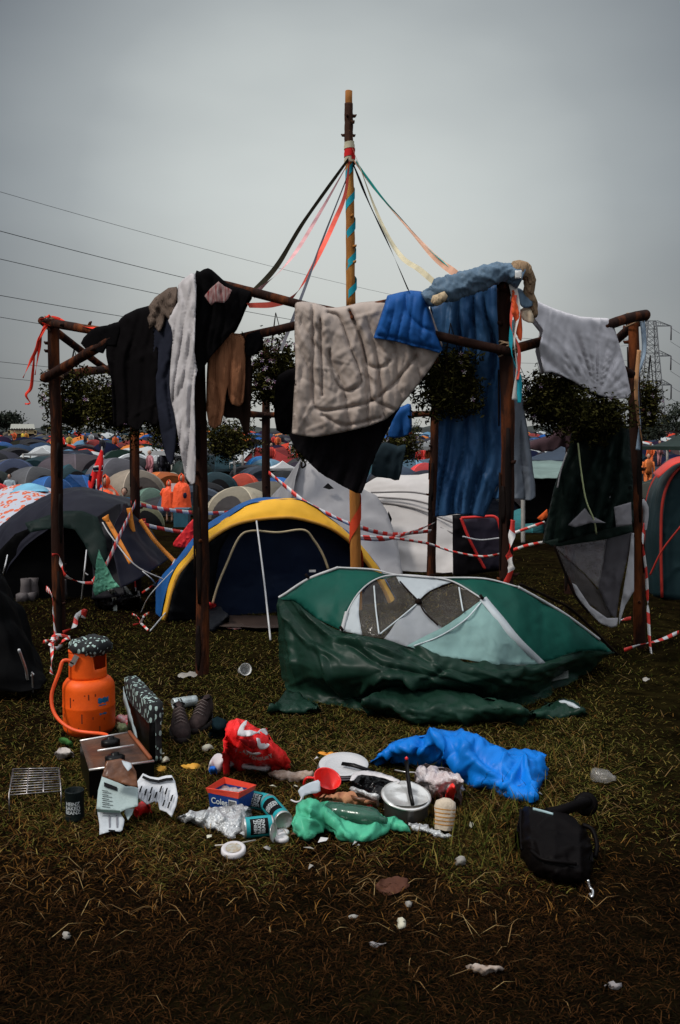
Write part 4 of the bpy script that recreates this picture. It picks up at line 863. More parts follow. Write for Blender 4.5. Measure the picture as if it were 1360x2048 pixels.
# long blue sleeping bag + grey sheet + rolled bag
SBL = nylon('blue_sleeping_bag', (.010, .045, .13), rough=.42, ns=2.2, stretch=(3, 1, .5), col2=(.045, .12, .24), var=0)
sbm = hung('blue_sleeping_bag', 'very long blue sleeping bag hanging nearly to the tents left of the right front post', 'sleeping bag', SBL, [(862, 612), (900, 590), (940, 574), (1004, 560), (1006, 700), (1006, 860), (1004, 997), (986, 998), (968, 1034), (940, 1030), (913, 1028), (890, 1032), (871, 1033), (874, 980), (876, 921), (878, 829), (888, 740), (884, 690)], yB + .28, step=4.4, cspread=.25, cre=1.2, camp=.018, fold=.09, fscale=.030, seed=19, back=.8, smooth=1, solid=.006, roll=.05, crump=.010)
hung('grey_sheet', 'grey blue sheet hanging just right of the right front post', 'sheet', nylon('greyblue_cotton', (.17, .19, .22), rough=.7), [(1024, 640), (1034, 720), (1043, 791), (1051, 840), (1058, 882), (1065, 940), (1070, 994), (1048, 1000), (1027, 997), (985, 996), (984, 800), (1005, 650)], yB + .34, fold=.06, seed=20, back=.2, solid=.008)
rb = thing('rolled_sleeping_bag', 'pale denim blue sleeping bag bunched along the top of the right front corner', 'sleeping bag', P(950, 560, yB))
mb = MB(); pts = [P(a_, b2, yB - .12) for a_, b2 in ((852, 600), (880, 584), (912, 573), (950, 560), (985, 551), (1016, 546), (1042, 556))]; c = cr_curve(pts, 60)
mb.tube(cr_curve(c, 150), [.026 + .045 * math.sin(min(1, (i + 6) / 35) * 1.57) - .02 * (i / 150) for i in range(150)], 40); crumple(mb, .040, 6, 5, 4, aniso=(1, 1, 2)); crumple(mb, .010, 20, 9, 2); mb.build('roll', nylon('denim_blue_nylon', (.095, .15, .21), rough=.5), rb, solid=0)
FUR = cloth('tan_fleece', (.30, .20, .12), bs=50, bump=1)
mb = MB()
for (a_, b2, r_) in ((874, 600, .035), (884, 594, .028)): mb.tube([P(a_ - 6, b2 + 8, yB - .2), P(a_, b2, yB - .2), P(a_ + 8, b2 - 6, yB - .2)], [r_ * .7, r_, r_ * .6], 10)
crumple(mb, .014, 22, 3); mb.build('fleece_cuff', cloth('cream_fleece', (.50, .38, .24), bs=50, bump=1), rb)
mb = MB(); mb.tube(cr_curve([P(1022, 540, yB - .12), P(1045, 540, yB - .12), P(1060, 556, yB - .1), (P(1058, 585, yB - .08)), P(1066, 610, yB - .06), P(1070, 636, yB - .06)], 24), [.03, .045, .05, .05, .05, .048, .045, .04, .04, .035, .035, .035, .03, .03, .03, .028, .028, .026, .025, .024, .022, .02, .018, .012], 12); crumple(mb, .022, 15, 8); mb.build('fleece_edge', FUR, rb)
mb = MB(); hang(mb, [(1030, 541), (1044, 541), (1044, 557), (1030, 557)], yB - .20, step=4, fold=0, roll=.001, back=0, smooth=1, crump=0); mb.build('care_label', mat('white_label', (.6, .6, .58), .8, bump=0), rb, solid=.003)
hung('blue_cloth', 'small blue denim scrap under the fleece edge at the right front corner', 'cloth', MATS['denim_blue_nylon'], [(1030, 575), (1052, 586), (1066, 600), (1064, 612), (1048, 616), (1038, 604)], yB - .10, fold=.04, seed=22, back=0, crump=.02)
hung('cream_towel', 'cream towel strap looped beside the right front post', 'towel', cloth('cream_towel', (.52, .42, .30)), [(1041, 620), (1060, 613), (1068, 630), (1066, 646), (1046, 640)], yB - .09, fold=.02, seed=23, back=0)
hung('orange_scarf', 'bright orange red crinkled scarf tied down the right front post', 'scarf', cloth('orange_scarf', (.80, .12, .04)), [(1026, 566), (1032, 600), (1040, 618), (1044, 660), (1042, 682), (1033, 668), (1030, 640), (1022, 620)], yB - .13, fold=.03, fscale=.06, seed=24, back=0, step=4, crump=.03)
def rib(pts, w_, m_, name, label, cat='ribbon', tw=2, seed=0, grp=None, n=60):
    mb = MB(); mb.ribbon([P(*p) for p in pts], w_, tw, (1, 0, .1), seed, n); return tag(mb.build(name, m_, solid=.0015), label, cat, grp)
rib([(1024, 562, yB - .09), (1034, 620, yB - .12), (1028, 680, yB - .14), (1036, 740, yB - .13), (1030, 800, yB - .12)], .045, cloth('white_ribbon', (.6, .58, .54), bump=.1), 'ribbon', 'white ribbon dangling down the right front post', tw=3, seed=1)
rib([(1026, 640, yB - .11), (1022, 700, yB - .12), (1038, 750, yB - .13), (1038, 806, yB - .12)], .03, TURQ, 'ribbon', 'turquoise ribbon dangling down the right front post', tw=4, seed=2)
rib([(1030, 590, yB - .12), (1022, 650, yB - .14), (1038, 700, yB - .13), (1034, 760, yB - .14)], .026, MATS['coral_streamer'], 'ribbon', 'coral ribbon dangling down the right front post', tw=4, seed=3)
RR = cloth('red_satin', (.70, .05, .03), bump=.1)
for k, (pts, lb) in enumerate([([(100, 640, yC - .09), (84, 662, yC - .1), (78, 700, yC - .1), (70, 750, yC - .1)], 'red ribbon hanging furthest right of the bunch on the leftmost post'), ([(98, 640, yC - .08), (82, 665, yC - .1), (72, 700, yC - .12), (60, 725, yC - .1), (46, 756, yC - .1)], 'thin red ribbon blown out furthest left from the leftmost post'),
                               ([(96, 644, yC - .08), (84, 668, yC - .12), (72, 690, yC - .1), (66, 740, yC - .1), (62, 775, yC - .1), (52, 790, yC - .12), (60, 806, yC - .1), (50, 808, yC - .1)], 'longest red ribbon with curled end on the leftmost post'), ([(112, 636, yC - .08), (140, 650, yC - .2), (180, 655, yC - .5), (230, 664, yC - .7)], 'red ribbon wound along the top brace beside the leftmost post'),
                               ([(80, 640, yC - .1), (100, 632, yC - .14), (124, 644, yC - .1), (106, 652, yC - .12), (84, 646, yC - .1)], 'red ribbon knotted round the top of the leftmost post')]):
    rib(pts, (.035, .018), RR, 'ribbon', lb, tw=5, seed=k + 4, grp='red ribbons tied to the leftmost post')
# white sheet
WS = nylon('white_sheet', (.56, .54, .56), rough=.8, bump=.35, bs=6, var=.08)
hung('white_sheet', 'large creased white bed sheet draped over the right side brace', 'bed sheet', WS, [(1066, 598), (1085, 608), (1108, 618), (1135, 627), (1161, 634), (1190, 636), (1216, 637), (1228, 655), (1241, 699), (1253, 745), (1261, 787), (1256, 796), (1230, 797), (1207, 793), (1186, 786), (1165, 774), (1145, 762), (1123, 750), (1104, 744), (1088, 745), (1085, 728), (1078, 700), (1086, 660), (1070, 640)], lambda a_, b2: yr(a_) - .05, step=3.8, cre=1.3, cang=1.15, camp=.014, smooth=1, fold=.07, fscale=.03, seed=25, back=.9, roll=.05, diag=[(1195, 800, .55)], crump=.006, solid=.006)
hung('pink_cloth', 'dusty pink cloth drooping low below the mossy baskets', 'cloth', cloth('dusty_pink', (.10, .06, .07)), [(1060, 884), (1100, 870), (1120, 850), (1144, 842), (1143, 895), (1122, 892), (1104, 903), (1062, 899)], yB + .9, fold=.04, seed=26, back=0)
# hung green tent with clear window
HG = nylon('dark_green_flysheet', (.013, .026, .021), rough=.55); MESH = mat('clear_window', (.30, .28, .30), .12, .2, 5, bump=.6, bs=14, bdist=.02, trans=.62, spec=.6)
ht = thing('hung_tent', 'dark green tent hung from the right of the frame, clear windowed end sagging down', 'tent', P(1195, 1252, yD - .3))
YH2 = yD - .25
hung('flysheet', '', '', HG, [(1148, 842), (1180, 834), (1230, 836), (1258, 860), (1262, 920), (1266, 965), (1266, 1000), (1267, 1046), (1240, 1052), (1205, 1060), (1165, 1072), (1120, 1085), (1085, 1086), (1096, 1030), (1108, 976), (1122, 935), (1134, 905)], lambda a_, b2: YH2 - .004 * (a_ - 1085) * .3, ht, fold=.12, fscale=.03, seed=27, back=0, step=6, cre=1, camp=.02, smooth=1, solid=.004, crump=.02)
def hp_(poly, off, m_, nm, step=6, fold=.02, solid=.002, seed=1, **k): return hung(nm, '', '', m_, poly, YH2 - .02 + off, ht, step=step, fold=fold, roll=.001, back=0, smooth=1, solid=solid, seed=seed, fscale=.05, crump=.008, **k)
GSTR2 = nylon('inner_tent_grey', (.20, .19, .20)); TRIM = nylon('pale_trim', (.42, .41, .42), rough=.7); GSTR = nylon('grey_panel', (.085, .078, .085))
hp_([(1108, 1093), (1150, 1082), (1214, 1077), (1212, 1110), (1198, 1178), (1172, 1150), (1140, 1120)], 0, MESH, 'clear_panel', seed=3)
hp_([(1112, 1098), (1140, 1122), (1172, 1152), (1196, 1180), (1224, 1232), (1215, 1240), (1190, 1215), (1162, 1200), (1142, 1164), (1124, 1125)], .015, mat('smoky_window', (.10, .09, .09), .2, .3, 6, bump=.5, bs=10, trans=.35), 'smoky_panel', seed=4)
hp_([(1214, 1077), (1264, 1064), (1256, 1110), (1240, 1180), (1232, 1238), (1224, 1232), (1196, 1178), (1206, 1130)], -.01, GSTR, 'grey_panel', seed=5)
hp_([(1144, 1166), (1152, 1170), (1180, 1212), (1214, 1236), (1236, 1236), (1234, 1252), (1222, 1256), (1200, 1246), (1172, 1218), (1152, 1190)], -.02, TRIM, 'pale_border', step=4, seed=6)
hp_([(1238, 1232), (1250, 1160), (1258, 1110), (1263, 1066), (1268, 1066), (1268, 1182), (1250, 1212), (1238, 1250)], -.02, TRIM, 'pale_border', step=4, seed=16)
hp_([(1085, 1084), (1160, 1066), (1264, 1048), (1266, 1064), (1214, 1078), (1108, 1094)], -.04, nylon('rim_green', (.022, .040, .032)), 'rim', seed=7)
hp_([(1136, 1050), (1150, 1036), (1170, 1016), (1180, 1030), (1212, 1046), (1180, 1046), (1150, 1055)], -.24, GSTR2, 'inner_lining', step=5, seed=8)
hp_([(1228, 1014), (1262, 1004), (1264, 1050), (1232, 1054)], -.24, GSTR2, 'inner_lining', step=5, seed=9)
mb = MB(); mb.tube(cr_curve([P(1156, 886, YH2 - .26), P(1162, 940, YH2 - .28), P(1172, 1000, YH2 - .28), P(1188, 1040, YH2 - .26), P(1193, 1068, YH2 - .2)], 20), .006, 5); mb.build('guy_line', mat('yellow_cord', (.45, .50, .25), .7, bump=0), ht)
mb = MB(); mb.tube(cr_curve([P(1134, 905, YH2 - .05), P(1122, 940, YH2 - .06), P(1115, 975, YH2 - .06)], 12), .006, 5); mb.tube(cr_curve([P(1217, 945, YH2 - .13), P(1220, 990, YH2 - .13), P(1224, 1050, YH2 - .13)], 12), .008, 5); mb.build('zip', TRIM, ht)
mb = MB(); mb.tube(cr_curve([P(1108, 1090, YH2 - .06), P(1128, 1140, YH2 - .06), P(1150, 1190, YH2 - .06), P(1178, 1226, YH2 - .06)], 20), .009, 6); mb.build('pole_sleeve', BARK, ht)
# ribbons / strips on right post
rib([(1284, 630, yD - .02), (1288, 700, yD - .03), (1276, 760, yD - .07), (1280, 840, yD - .08), (1276, 900, yD - .08)], .035, cloth('blue_white_ribbon', (.25, .33, .42), bump=.1), 'ribbon', 'pale blue ribbon trailing down the rightmost post', tw=3, seed=11)
rib([(1278, 700, yD - .08), (1272, 780, yD - .09), (1278, 850, yD - .09), (1286, 890, yD - .08)], .03, cloth('peeled_bark', (.48, .25, .12), bump=.1), 'bark_strip', 'peeling pale bark strip on the rightmost post', 'bark strip', tw=2, seed=12)
rib([(1282, 1000, yD - .03), (1291, 1020, yD - .04), (1288, 1060, yD - .05)], .05, MATS['pale_trim'], 'strap', 'pale strap at the middle of the rightmost post', 'strap', tw=1, seed=13)
# ================================================================== BARRIER TAPE
TAPE2 = stripe_mat('long_barrier_tape', (.75, .045, .03), (.72, .70, .68), .30, slant=.8); TAPE = stripe_mat('barrier_tape', (.75, .045, .03), (.72, .70, .68), .17, slant=.5)
def tape(pts, label, w_=.07, tw=2, seed=0, n=70):
    mb = MB(); mb.ribbon([P(*p) for p in pts], w_ * .52, tw, (0, .1, 1), seed, n); return tag(mb.build('barrier_tape', TAPE2 if seed in () else TAPE, solid=.001), label, 'tape', 'red and white barrier tape round the frame')
tape([(262, 1005, yE - .05), (320, 1017, 10.4), (400, 1026, 10.8), (470, 1023, 11.2), (530, 1010, yH)], 'upper barrier tape crossing in front of the standing orange ponchos', .075, .3, 1)
tape([(262, 1040, yE - .05), (300, 1052, 10.2), (345, 1061, 10.3), (402, 1070, 10.3)], 'lower barrier tape reaching behind the front left post in front of the red sheet', .075, .3, 2)
tape([(272, 1004, yE - .1), (240, 1070, 9), (212, 1130, 8.5), (186, 1166, 8.1)], 'wide diagonal barrier tape from the left back post down to the green scrap', .10, .3, 3)
tape([(186, 1166, 8.1), (160, 1164, 8), (132, 1152, yC - .1), (122, 1128, yC - .08), (117, 1110, yC - .08), (104, 1110, yC - .1)], 'drooping twisted barrier tape tied to the leftmost post', .05, 6, 4)
tape([(268, 1010, yE), (256, 1060, 9.6), (266, 1120, 9.9), (272, 1185, yE - .1)], 'narrow barrier tape hanging down the left back post', .03, 5, 5)
tape([(250, 1058, yE - .06), (272, 1045, yE - .08), (290, 1040, yE - .06), (276, 1052, yE - .08), (262, 1056, yE - .06)], 'knot of barrier tape round the left back post', .07, 2, 6)
tape([(284, 1186, 9.8), (310, 1168, 9.6), (340, 1135, 9.3), (352, 1118, 9.2)], 'barrier tape from the left back post to the yellow tent corner', .045, 4, 7)
tape([(537, 945, 10.9), (570, 972, 10.6), (610, 1004, 10.4), (660, 1030, 10.2), (712, 1052, 10.0), (780, 1068, 10.4), (862, 1062, 10.9)], 'barrier tape sloping across the grey ridge tent to the maypole', .085, .5, 8)
tape([(700, 1074, 10.1), (770, 1078, 10.3), (830, 1062, 10.7), (868, 1046, 11.0)], 'barrier tape from the maypole up to the right back post', .085, 1, 9)
tape([(700, 1072, 10.0), (780, 1076, 10.3), (840, 1084, 10.7), (866, 1090, 10.9), (905, 1103, 10.6), (960, 1113, 10.2), (1000, 1108, 9.9), (1036, 1096, 9.6)], 'barrier tape sagging from the right back post to the right front post', .055, .8, 10)
tape([(1005, 1108, 9.6), (1050, 1092, 9.3), (1090, 1084, 9.0)], 'short barrier tape from the right front post to the hung green tent', .055, .5, 11)
tape([(1010, 1072, 9.8), (1056, 1056, 9.7), (1090, 1044, 9.6)], 'short barrier tape above the teal tent by the right front post', .055, .5, 12)
tape([(1026, 1040, yB - .10), (1023, 1076, yB - .12), (1018, 1110, yB - .12), (1022, 1140, yB - .12), (1008, 1174, yB - .10)], 'broad crumpled barrier tape wrapped down the right front post', .085, 2.2, 13)
tape([(1288, 1046, yD - .05), (1286, 1090, yD - .09), (1293, 1150, yD - .12), (1296, 1220, yD - .14), (1300, 1290, yD - .2), (1306, 1325, yD - .3)], 'long barrier tape hanging down the rightmost post to the grass', .045, 3, 14)
def gtape(pts, label, w_=.05, tw=3, seed=0):
    mb = MB(); mb.ribbon([G(a_, b2, h_) for a_, b2, h_ in pts], w_ * .55, tw, (.2, .2, 1), seed, 60); return tag(mb.build('barrier_tape', TAPE, solid=.001), label, 'tape', 'red and white barrier tape round the frame')
gtape([(1248, 1300, .03), (1280, 1290, .05), (1320, 1280, .03), (1358, 1264, .04)], 'barrier tape lying on the grass at the right edge', .05, 3, 15)
gtape([(1262, 1236, .25), (1240, 1240, .22)], 'stub of barrier tape beside the hung tent bottom', .05, 1, 16)
gtape([(92, 1176, .30), (104, 1192, .32), (107, 1230, .2), (112, 1278, .05)], 'barrier tape hanging straight down in front of the leftmost post', .075, 1, 17)
gtape([(126, 1266, .05), (148, 1254, .08), (154, 1232, .14), (170, 1222, .18), (166, 1236, .12)], 'crumpled barrier tape curl right of the leftmost post', .07, 5, 18)
gtape([(86, 1284, .04), (104, 1280, .1), (118, 1276, .05), (100, 1290, .08), (116, 1296, .03), (128, 1280, .08), (140, 1276, .04), (108, 1272, .1), (104, 1316, .02), (103, 1348, .02)], 'tangle of barrier tape at the foot of the leftmost post', .05, 14, 19)
gtape([(264, 1228, .04), (276, 1234, .07), (282, 1246, .03), (296, 1260, .02)], 'bow of barrier tape pegged in the grass, one arm', .035, 3, 20)
gtape([(298, 1226, .08), (288, 1232, .1), (280, 1246, .04), (266, 1250, .03)], 'bow of barrier tape pegged in the grass, other arm', .035, 3, 21)
# ================================================================== MIDDLE TENTS
def px_rows(rows, nu, nv): return surf([[P(*p) for p in r] for r in rows], nu, nv)
def sheet(rows, name, m_, parent, nu=40, nv=24, amp=.02, sc_=4, seed=0, solid=.004, aniso=(1, 1, 1), oct=3):
    mb = MB(); mb.grid(px_rows(rows, int(nu * 1.5), int(nv * 1.5))); crumple(mb, amp, sc_ * .8, seed, oct, aniso, mode='facet'); return mb.build(name, m_, parent, solid=solid)
def cord(pts, r_, m_, name, parent=None, n=30, seg=6):
    mb = MB(); mb.tube(cr_curve([Vector(p) for p in pts], n), r_, seg); return mb.build(name, m_, parent)
WCORD = mat('white_cord', (.5, .5, .5), .7, bump=0)
# ---- yellow and blue dome tent
YEL = nylon('yellow_flysheet', (.80, .42, .030), bump=.3, bs=5, var=.1); ROY = nylon('royal_blue_flysheet', (.012, .085, .27), bump=.4); NVY = nylon('navy_door', (.010, .020, .050), bump=.5, bs=6)
yt = thing('dome_tent', 'dome tent with yellow front band and navy door standing behind the front left post', 'tent', G(560, 1232))
yY = lineY(318, 8.7, 790, 9.6)
def yy(px, o=0): return yY(px) + o
up_ = [(320, 1240), (346, 1150), (372, 1112), (409, 1069), (456, 1036), (493, 1012), (530, 1001), (575, 997), (613, 1005), (662, 1036), (695, 1065), (732, 1102), (757, 1137), (780, 1180), (800, 1222)]
lo_ = [(330, 1240), (352, 1160), (378, 1124), (409, 1088), (448, 1060), (481, 1046), (518, 1039), (550, 1036), (590, 1036), (650, 1052), (690, 1076), (715, 1102), (742, 1137), (768, 1180), (786, 1222)]
sheet([[(a_, b2, yy(a_, .10)) for a_, b2 in up_], [((a_ + c_) / 2, (b2 + d_) / 2, yy(a_, -.05)) for (a_, b2), (c_, d_) in zip(up_, lo_)], [(a_, b2, yy(a_, -.10)) for a_, b2 in lo_]], 'yellow_band', YEL, yt, 70, 10, .012, 4, 1)
mb = MB(); mb.tube(cr_curve([P(a_, b2, yy(a_, -.11)) for a_, b2 in lo_], 60), .016, 6); mb.build('band_edge', mat('yellow_piping', (.50, .24, .03), .6, bump=0), yt)
bk1 = [(306, 1240), (318, 1165), (350, 1122), (405, 1058), (452, 1024), (490, 1006), (530, 996), (575, 999), (613, 1008), (662, 1039), (694, 1068), (730, 1105), (755, 1139), (778, 1182), (798, 1222)]
sheet([[(a_, b2, yy(a_, .08)) for a_, b2 in up_], [(a_, b2 + 1, yy(a_, .5)) for a_, b2 in bk1], [(a_ + 10, b2 + (1240 - b2) * .06, yy(a_, 1.3)) for a_, b2 in bk1], [(a_ + 12 + (560 - a_) * .12, b2 + (1240 - b2) * .25 - 14, yy(a_, 2.2)) for a_, b2 in bk1], [(560 + (a_ - 560) * .7, 1200 - (1240 - b2) * .25, yy(a_, 3.0)) for a_, b2 in bk1]], 'blue_flysheet', ROY, yt, 60, 30, .02, 2.5, 2)
dr = [(a_, b2) for a_, b2 in lo_[:-1]] + [(768, 1222), (690, 1236), (620, 1240), (480, 1243), (400, 1245), (335, 1246)]
mb = MB(); flat_patch(mb, dr, lambda a_, b2: P(a_, b2, yy(a_, .02) - .10 * max(0, (b2 - 1050) / 200)), 9); crumple(mb, .028, 2.2, 4); mb.build('navy_door', NVY, yt, solid=.003)
mb = MB(); flat_patch(mb, [(335, 1246), (344, 1190), (362, 1146), (400, 1098), (440, 1066), (460, 1062), (440, 1100), (428, 1180), (422, 1245)], lambda a_, b2: P(a_, b2, yy(a_, -.09) - .10 * max(0, (b2 - 1050) / 200)), 9); crumple(mb, .02, 3, 5); mb.build('black_side_panel', nylon('black_nylon', (.006, .007, .010)), yt, solid=.003)  # black panel filling the side left of the door
for z_, nm in (([(425, 1207), (436, 1170), (452, 1131), (477, 1077), (502, 1062), (555, 1065), (607, 1060), (629, 1082), (646, 1110), (657, 1139)], 'door_zip'),): cord([P(a_, b2, yy(a_, -.17)) for a_, b2 in z_], .011, mat('pale_zip', (.45, .36, .22), .6, bump=0), nm, yt, 60)
cord([P(513, 1042, yy(513, -.14)), P(528, 1160, yy(528, -.7)), G(541, 1280)], .008, WCORD, 'guy_line', yt)
cord([P(334, 1222, yy(330, -.05)), G(300, 1262)], .006, WCORD, 'guy_line', yt); cord([P(346, 1140, yy(330, -.05)), P(300, 1190, 8.4), G(282, 1225)], .004, WCORD, 'guy_line', yt)
mb = MB(); flat_patch(mb, [(400, 1230), (620, 1232), (625, 1250), (540, 1256), (410, 1252)], lambda a_, b2: G(a_, b2, .02), 9); crumple(mb, .01, 8); mb.build('groundsheet', mat('brown_groundsheet', (.05, .030, .022), .6), yt, solid=.004)
mb = MB(); mb.box(P(625, 1142, yy(625, -.16)), (.06, .01, .02)); mb.build('logo_patch', WHT, yt, smooth=False)
# items lying in front of it
mb = MB(); mound(mb, [(408, 1212), (428, 1206), (455, 1228), (458, 1240), (440, 1256), (412, 1262), (402, 1240)], .10, seed=4, amp=.012); tag(mb.build('rucksack', mat('dark_rucksack', (.010, .012, .018), .6)), 'dark rucksack slumped by the left of the yellow tent door', 'rucksack')
mb = MB(); mound(mb, [(408, 1207), (430, 1207), (436, 1214), (414, 1218)], .16, seed=5, base=.02); tag(mb.build('wrapper', mat('red_wrapper', (.6, .03, .03), .4)), 'red wrapper on the dark rucksack', 'wrapper')
mb = MB(); mound(mb, [(449, 1250), (466, 1248), (484, 1252), (482, 1258), (456, 1257)], .03, seed=6, amp=.01, step=3); tag(mb.build('wrapper', mat('red_white_wrapper', (.6, .10, .06), .5, col2=(.6, .6, .6), ns=40, var=0)), 'red and white wrapper on the grass in front of the yellow tent', 'wrapper')
# ---- grey ridge tent and pale tent
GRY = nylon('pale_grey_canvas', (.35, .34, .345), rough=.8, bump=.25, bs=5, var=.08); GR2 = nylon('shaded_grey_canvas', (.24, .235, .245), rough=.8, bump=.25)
gt = thing('ridge_tent', 'pale grey pointed ridge tent behind the yellow dome tent', 'tent', G(690, 1142))
Yg = 12.2
fr = [(604, 915), (640, 935), (700, 965), (752, 990), (775, 1025), (795, 1080), (806, 1150), (740, 1158), (640, 1158), (548, 1158), (560, 1060), (585, 980)]
mb = MB(); flat_patch(mb, fr, lambda a_, b2: P(a_, b2, Yg - .9 * max(0, (b2 - 915) / 240) + .0016 * abs(a_ - 660)), 9); crumple(mb, .03, 1.8, 7, aniso=(1, 1, 2)); mb.build('front_wall', GRY, gt, solid=.004)
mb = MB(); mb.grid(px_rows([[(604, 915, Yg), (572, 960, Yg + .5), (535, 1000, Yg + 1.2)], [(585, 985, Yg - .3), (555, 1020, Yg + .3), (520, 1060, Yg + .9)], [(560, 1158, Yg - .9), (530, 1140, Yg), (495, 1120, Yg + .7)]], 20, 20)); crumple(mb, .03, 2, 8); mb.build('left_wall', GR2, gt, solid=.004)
mb = MB(); flat_patch(mb, [(646, 975), (656, 966), (668, 977), (658, 979)], lambda a_, b2: P(a_, b2, Yg - .95 * max(0, (b2 - 915) / 240) - .10), 5); mb.build('vent', DRK, gt)
cord([P(606, 918, Yg - .1), P(611, 930, Yg - .25), P(604, 935, Yg - .25), P(603, 926, Yg - .2)], .012, BARK, 'loop', gt)
wt = thing('large_tent', 'big pale canvas tent wall behind the right back post', 'tent', G(840, 1140))
mb = MB(); mb.grid(px_rows([[(722, 975, 13.0), (760, 953, 12.9), (830, 949, 12.8), (880, 948, 12.7), (918, 990, 12.6)], [(740, 1010, 12.6), (800, 990, 12.5), (850, 995, 12.4), (915, 1010, 12.3), (932, 1030, 12.2)], [(760, 1080, 12.2), (820, 1080, 12.1), (870, 1085, 12.0), (905, 1085, 12.0), (934, 1090, 11.9)], [(770, 1162, 11.9), (820, 1160, 11.8), (870, 1158, 11.7), (905, 1158, 11.6), (936, 1158, 11.5)]], 50, 40)); crumple(mb, .07, 1.5, 11, 3, aniso=(.5, .5, 2.2)); mb.build('wall', nylon('cream_canvas', (.50, .47, .45), rough=.8, bump=.2, var=.06), wt, solid=.004)
for q in range(5): cord([P(742 + q * 6, 985 + q * 9, 12.55), P(830, 985 + q * 16, 12.3), P(912, 1004 + q * 22, 12.05)], .012, nylon('canvas_seam', (.20, .185, .18)), 'seam', wt)
mb = MB(); flat_patch(mb, [(771, 1050), (777, 1022), (784, 1038), (780, 1052)], lambda a_, b2: P(a_, b2, 12.0), 5); mb.build('vent', DRK, wt)
# dark wedge + red piped tent
bt = thing('dark_red_piped_tent', 'small dark tent with red piped door just left of the right front post', 'tent', G(985, 1140))
mb = MB(); flat_patch(mb, [(905, 1030), (935, 1028), (1012, 1030), (1016, 1090), (1012, 1140), (960, 1146), (906, 1156)], lambda a_, b2: P(a_, b2, 11.4), 9); crumple(mb, .03, 2.5, 12); mb.build('wall', nylon('charcoal_nylon', (.016, .014, .017)), bt, solid=.004)
mb = MB(); flat_patch(mb, [(922, 1036), (993, 1034), (1004, 1085), (1004, 1138), (972, 1140), (944, 1090)], lambda a_, b2: P(a_, b2, 11.33), 9); crumple(mb, .02, 2.5, 13); mb.build('door', nylon('purple_grey_nylon', (.042, .036, .055)), bt, solid=.004)
cord([P(922, 1036, 11.26), P(935, 1070, 11.26), P(952, 1105, 11.26), P(970, 1138, 11.26)], .017, mat('red_piping', (.60, .03, .025), .5, bump=0), 'red_piping', bt); cord([P(922, 1036, 11.26), P(960, 1034, 11.26), P(993, 1036, 11.26), P(1003, 1075, 11.26), P(1006, 1100, 11.26)], .017, MATS['red_piping'], 'red_piping', bt)
cord([P(925, 1073, 11.2), P(960, 1080, 11.2), P(1000, 1076, 11.2)], .010, WCORD, 'rope', bt)
px_tent(1062, 1014, 100, 12.3, 'dome', (.02, .13, .14), .6, 'teal dome tent with orange flap between the right front post and hung tent', col2=(.6, .10, .03))
mb = MB(); flat_patch(mb, [(1074, 1036), (1094, 1018), (1096, 1034), (1082, 1042)], lambda a_, b2: P(a_, b2, 11.2), 5); tag(mb.build('flag', cloth('orange_flag', (.7, .12, .03)), solid=.004), 'small orange red pennant in front of the teal dome tent', 'flag')
aw = thing('awning', 'pale green grey awning with black underside behind the hanging grey sheet', 'awning', G(1100, 1100))
mb = MB(); mb.grid(px_rows([[(1050, 924, 16), (1100, 922, 16), (1150, 924, 16)], [(1046, 938, 15), (1100, 940, 15), (1160, 938, 15)], [(1040, 956, 14.2), (1100, 957, 14.2), (1165, 955, 14.2)]], 20, 10)); crumple(mb, .03, 2, 5); mb.build('roof', nylon('sage_canvas', (.15, .21, .19), rough=.7), aw, solid=.01)
mb = MB(); flat_patch(mb, [(1044, 957), (1160, 956), (1160, 1040), (1046, 1048)], lambda a_, b2: P(a_, b2, 15.2), 12); crumple(mb, .05, 1, 3); mb.build('back_wall', nylon('black_canvas', (.008, .007, .008)), aw, solid=.01)
mb = MB()
cord([P(1046, 957, 14.2), P(1046, 1086, 14.2)], .03, POLE, 'pole', aw); cord([P(1158, 957, 14.2), P(1158, 1086, 14.2)], .03, POLE, 'pole', aw)
px_tent(1070, 985, 120, 13.6, 'low dome', (.045, .035, .055), .4, 'dark purple dome tent under the pale green awning', door=False)
# ---- right edge teal tent
TL = nylon('dark_teal_flysheet', (.016, .040, .047), bump=.3, bs=5); RDP = mat('red_trim', (.32, .022, .014), .6, bump=.1)
rt = thing('tunnel_tent', 'large dark teal tunnel tent with red trim at the right edge', 'tent', G(1350, 1200))
def rrow(o, Y_): return [(1290 + o, 1195, Y_), (1288 + o, 1080, Y_), (1292 + o, 1000, Y_), (1312 + o, 950, Y_), (1345 + o, 924, Y_), (1390 + o, 916, Y_), (1440 + o, 930, Y_), (1480 + o, 1000, Y_), (1490 + o, 1195, Y_)]
sheet([rrow(0, 11.2), rrow(8, 10.2), rrow(34, 9.6)], 'flysheet', TL, rt, 60, 14, .03, 2, 1)
fp = [(p[0], p[1]) for p in rrow(34, 9.6)]
mb = MB(); flat_patch(mb, smooth_poly(fp, 2), lambda a_, b2: P(a_, b2, 9.62), 14); crumple(mb, .02, 2, 4); mb.build('front_wall', nylon('teal_front', (.020, .046, .052)), rt, solid=.004)
cord([P(*p) for p in rrow(2, 11.1)], .015, RDP, 'red_piping', rt, 60); cord([P(p[0], p[1], 9.56) for p in rrow(34, 9.6)], .014, RDP, 'red_piping', rt, 60)
cord([P(1300, 1150, 9.5), P(1325, 1100, 9.4), P(1362, 1052, 9.3)], .009, RDP, 'red_piping', rt)
mb = MB(); mb.grid(px_rows([[(1306, 946, 9.9), (1345, 917, 9.9), (1400, 908, 9.9)], [(1316, 956, 9.5), (1352, 928, 9.5), (1400, 920, 9.5)]], 16, 4)); mb.build('red_hood', nylon('red_hood', (.62, .05, .035)), rt, solid=.006)
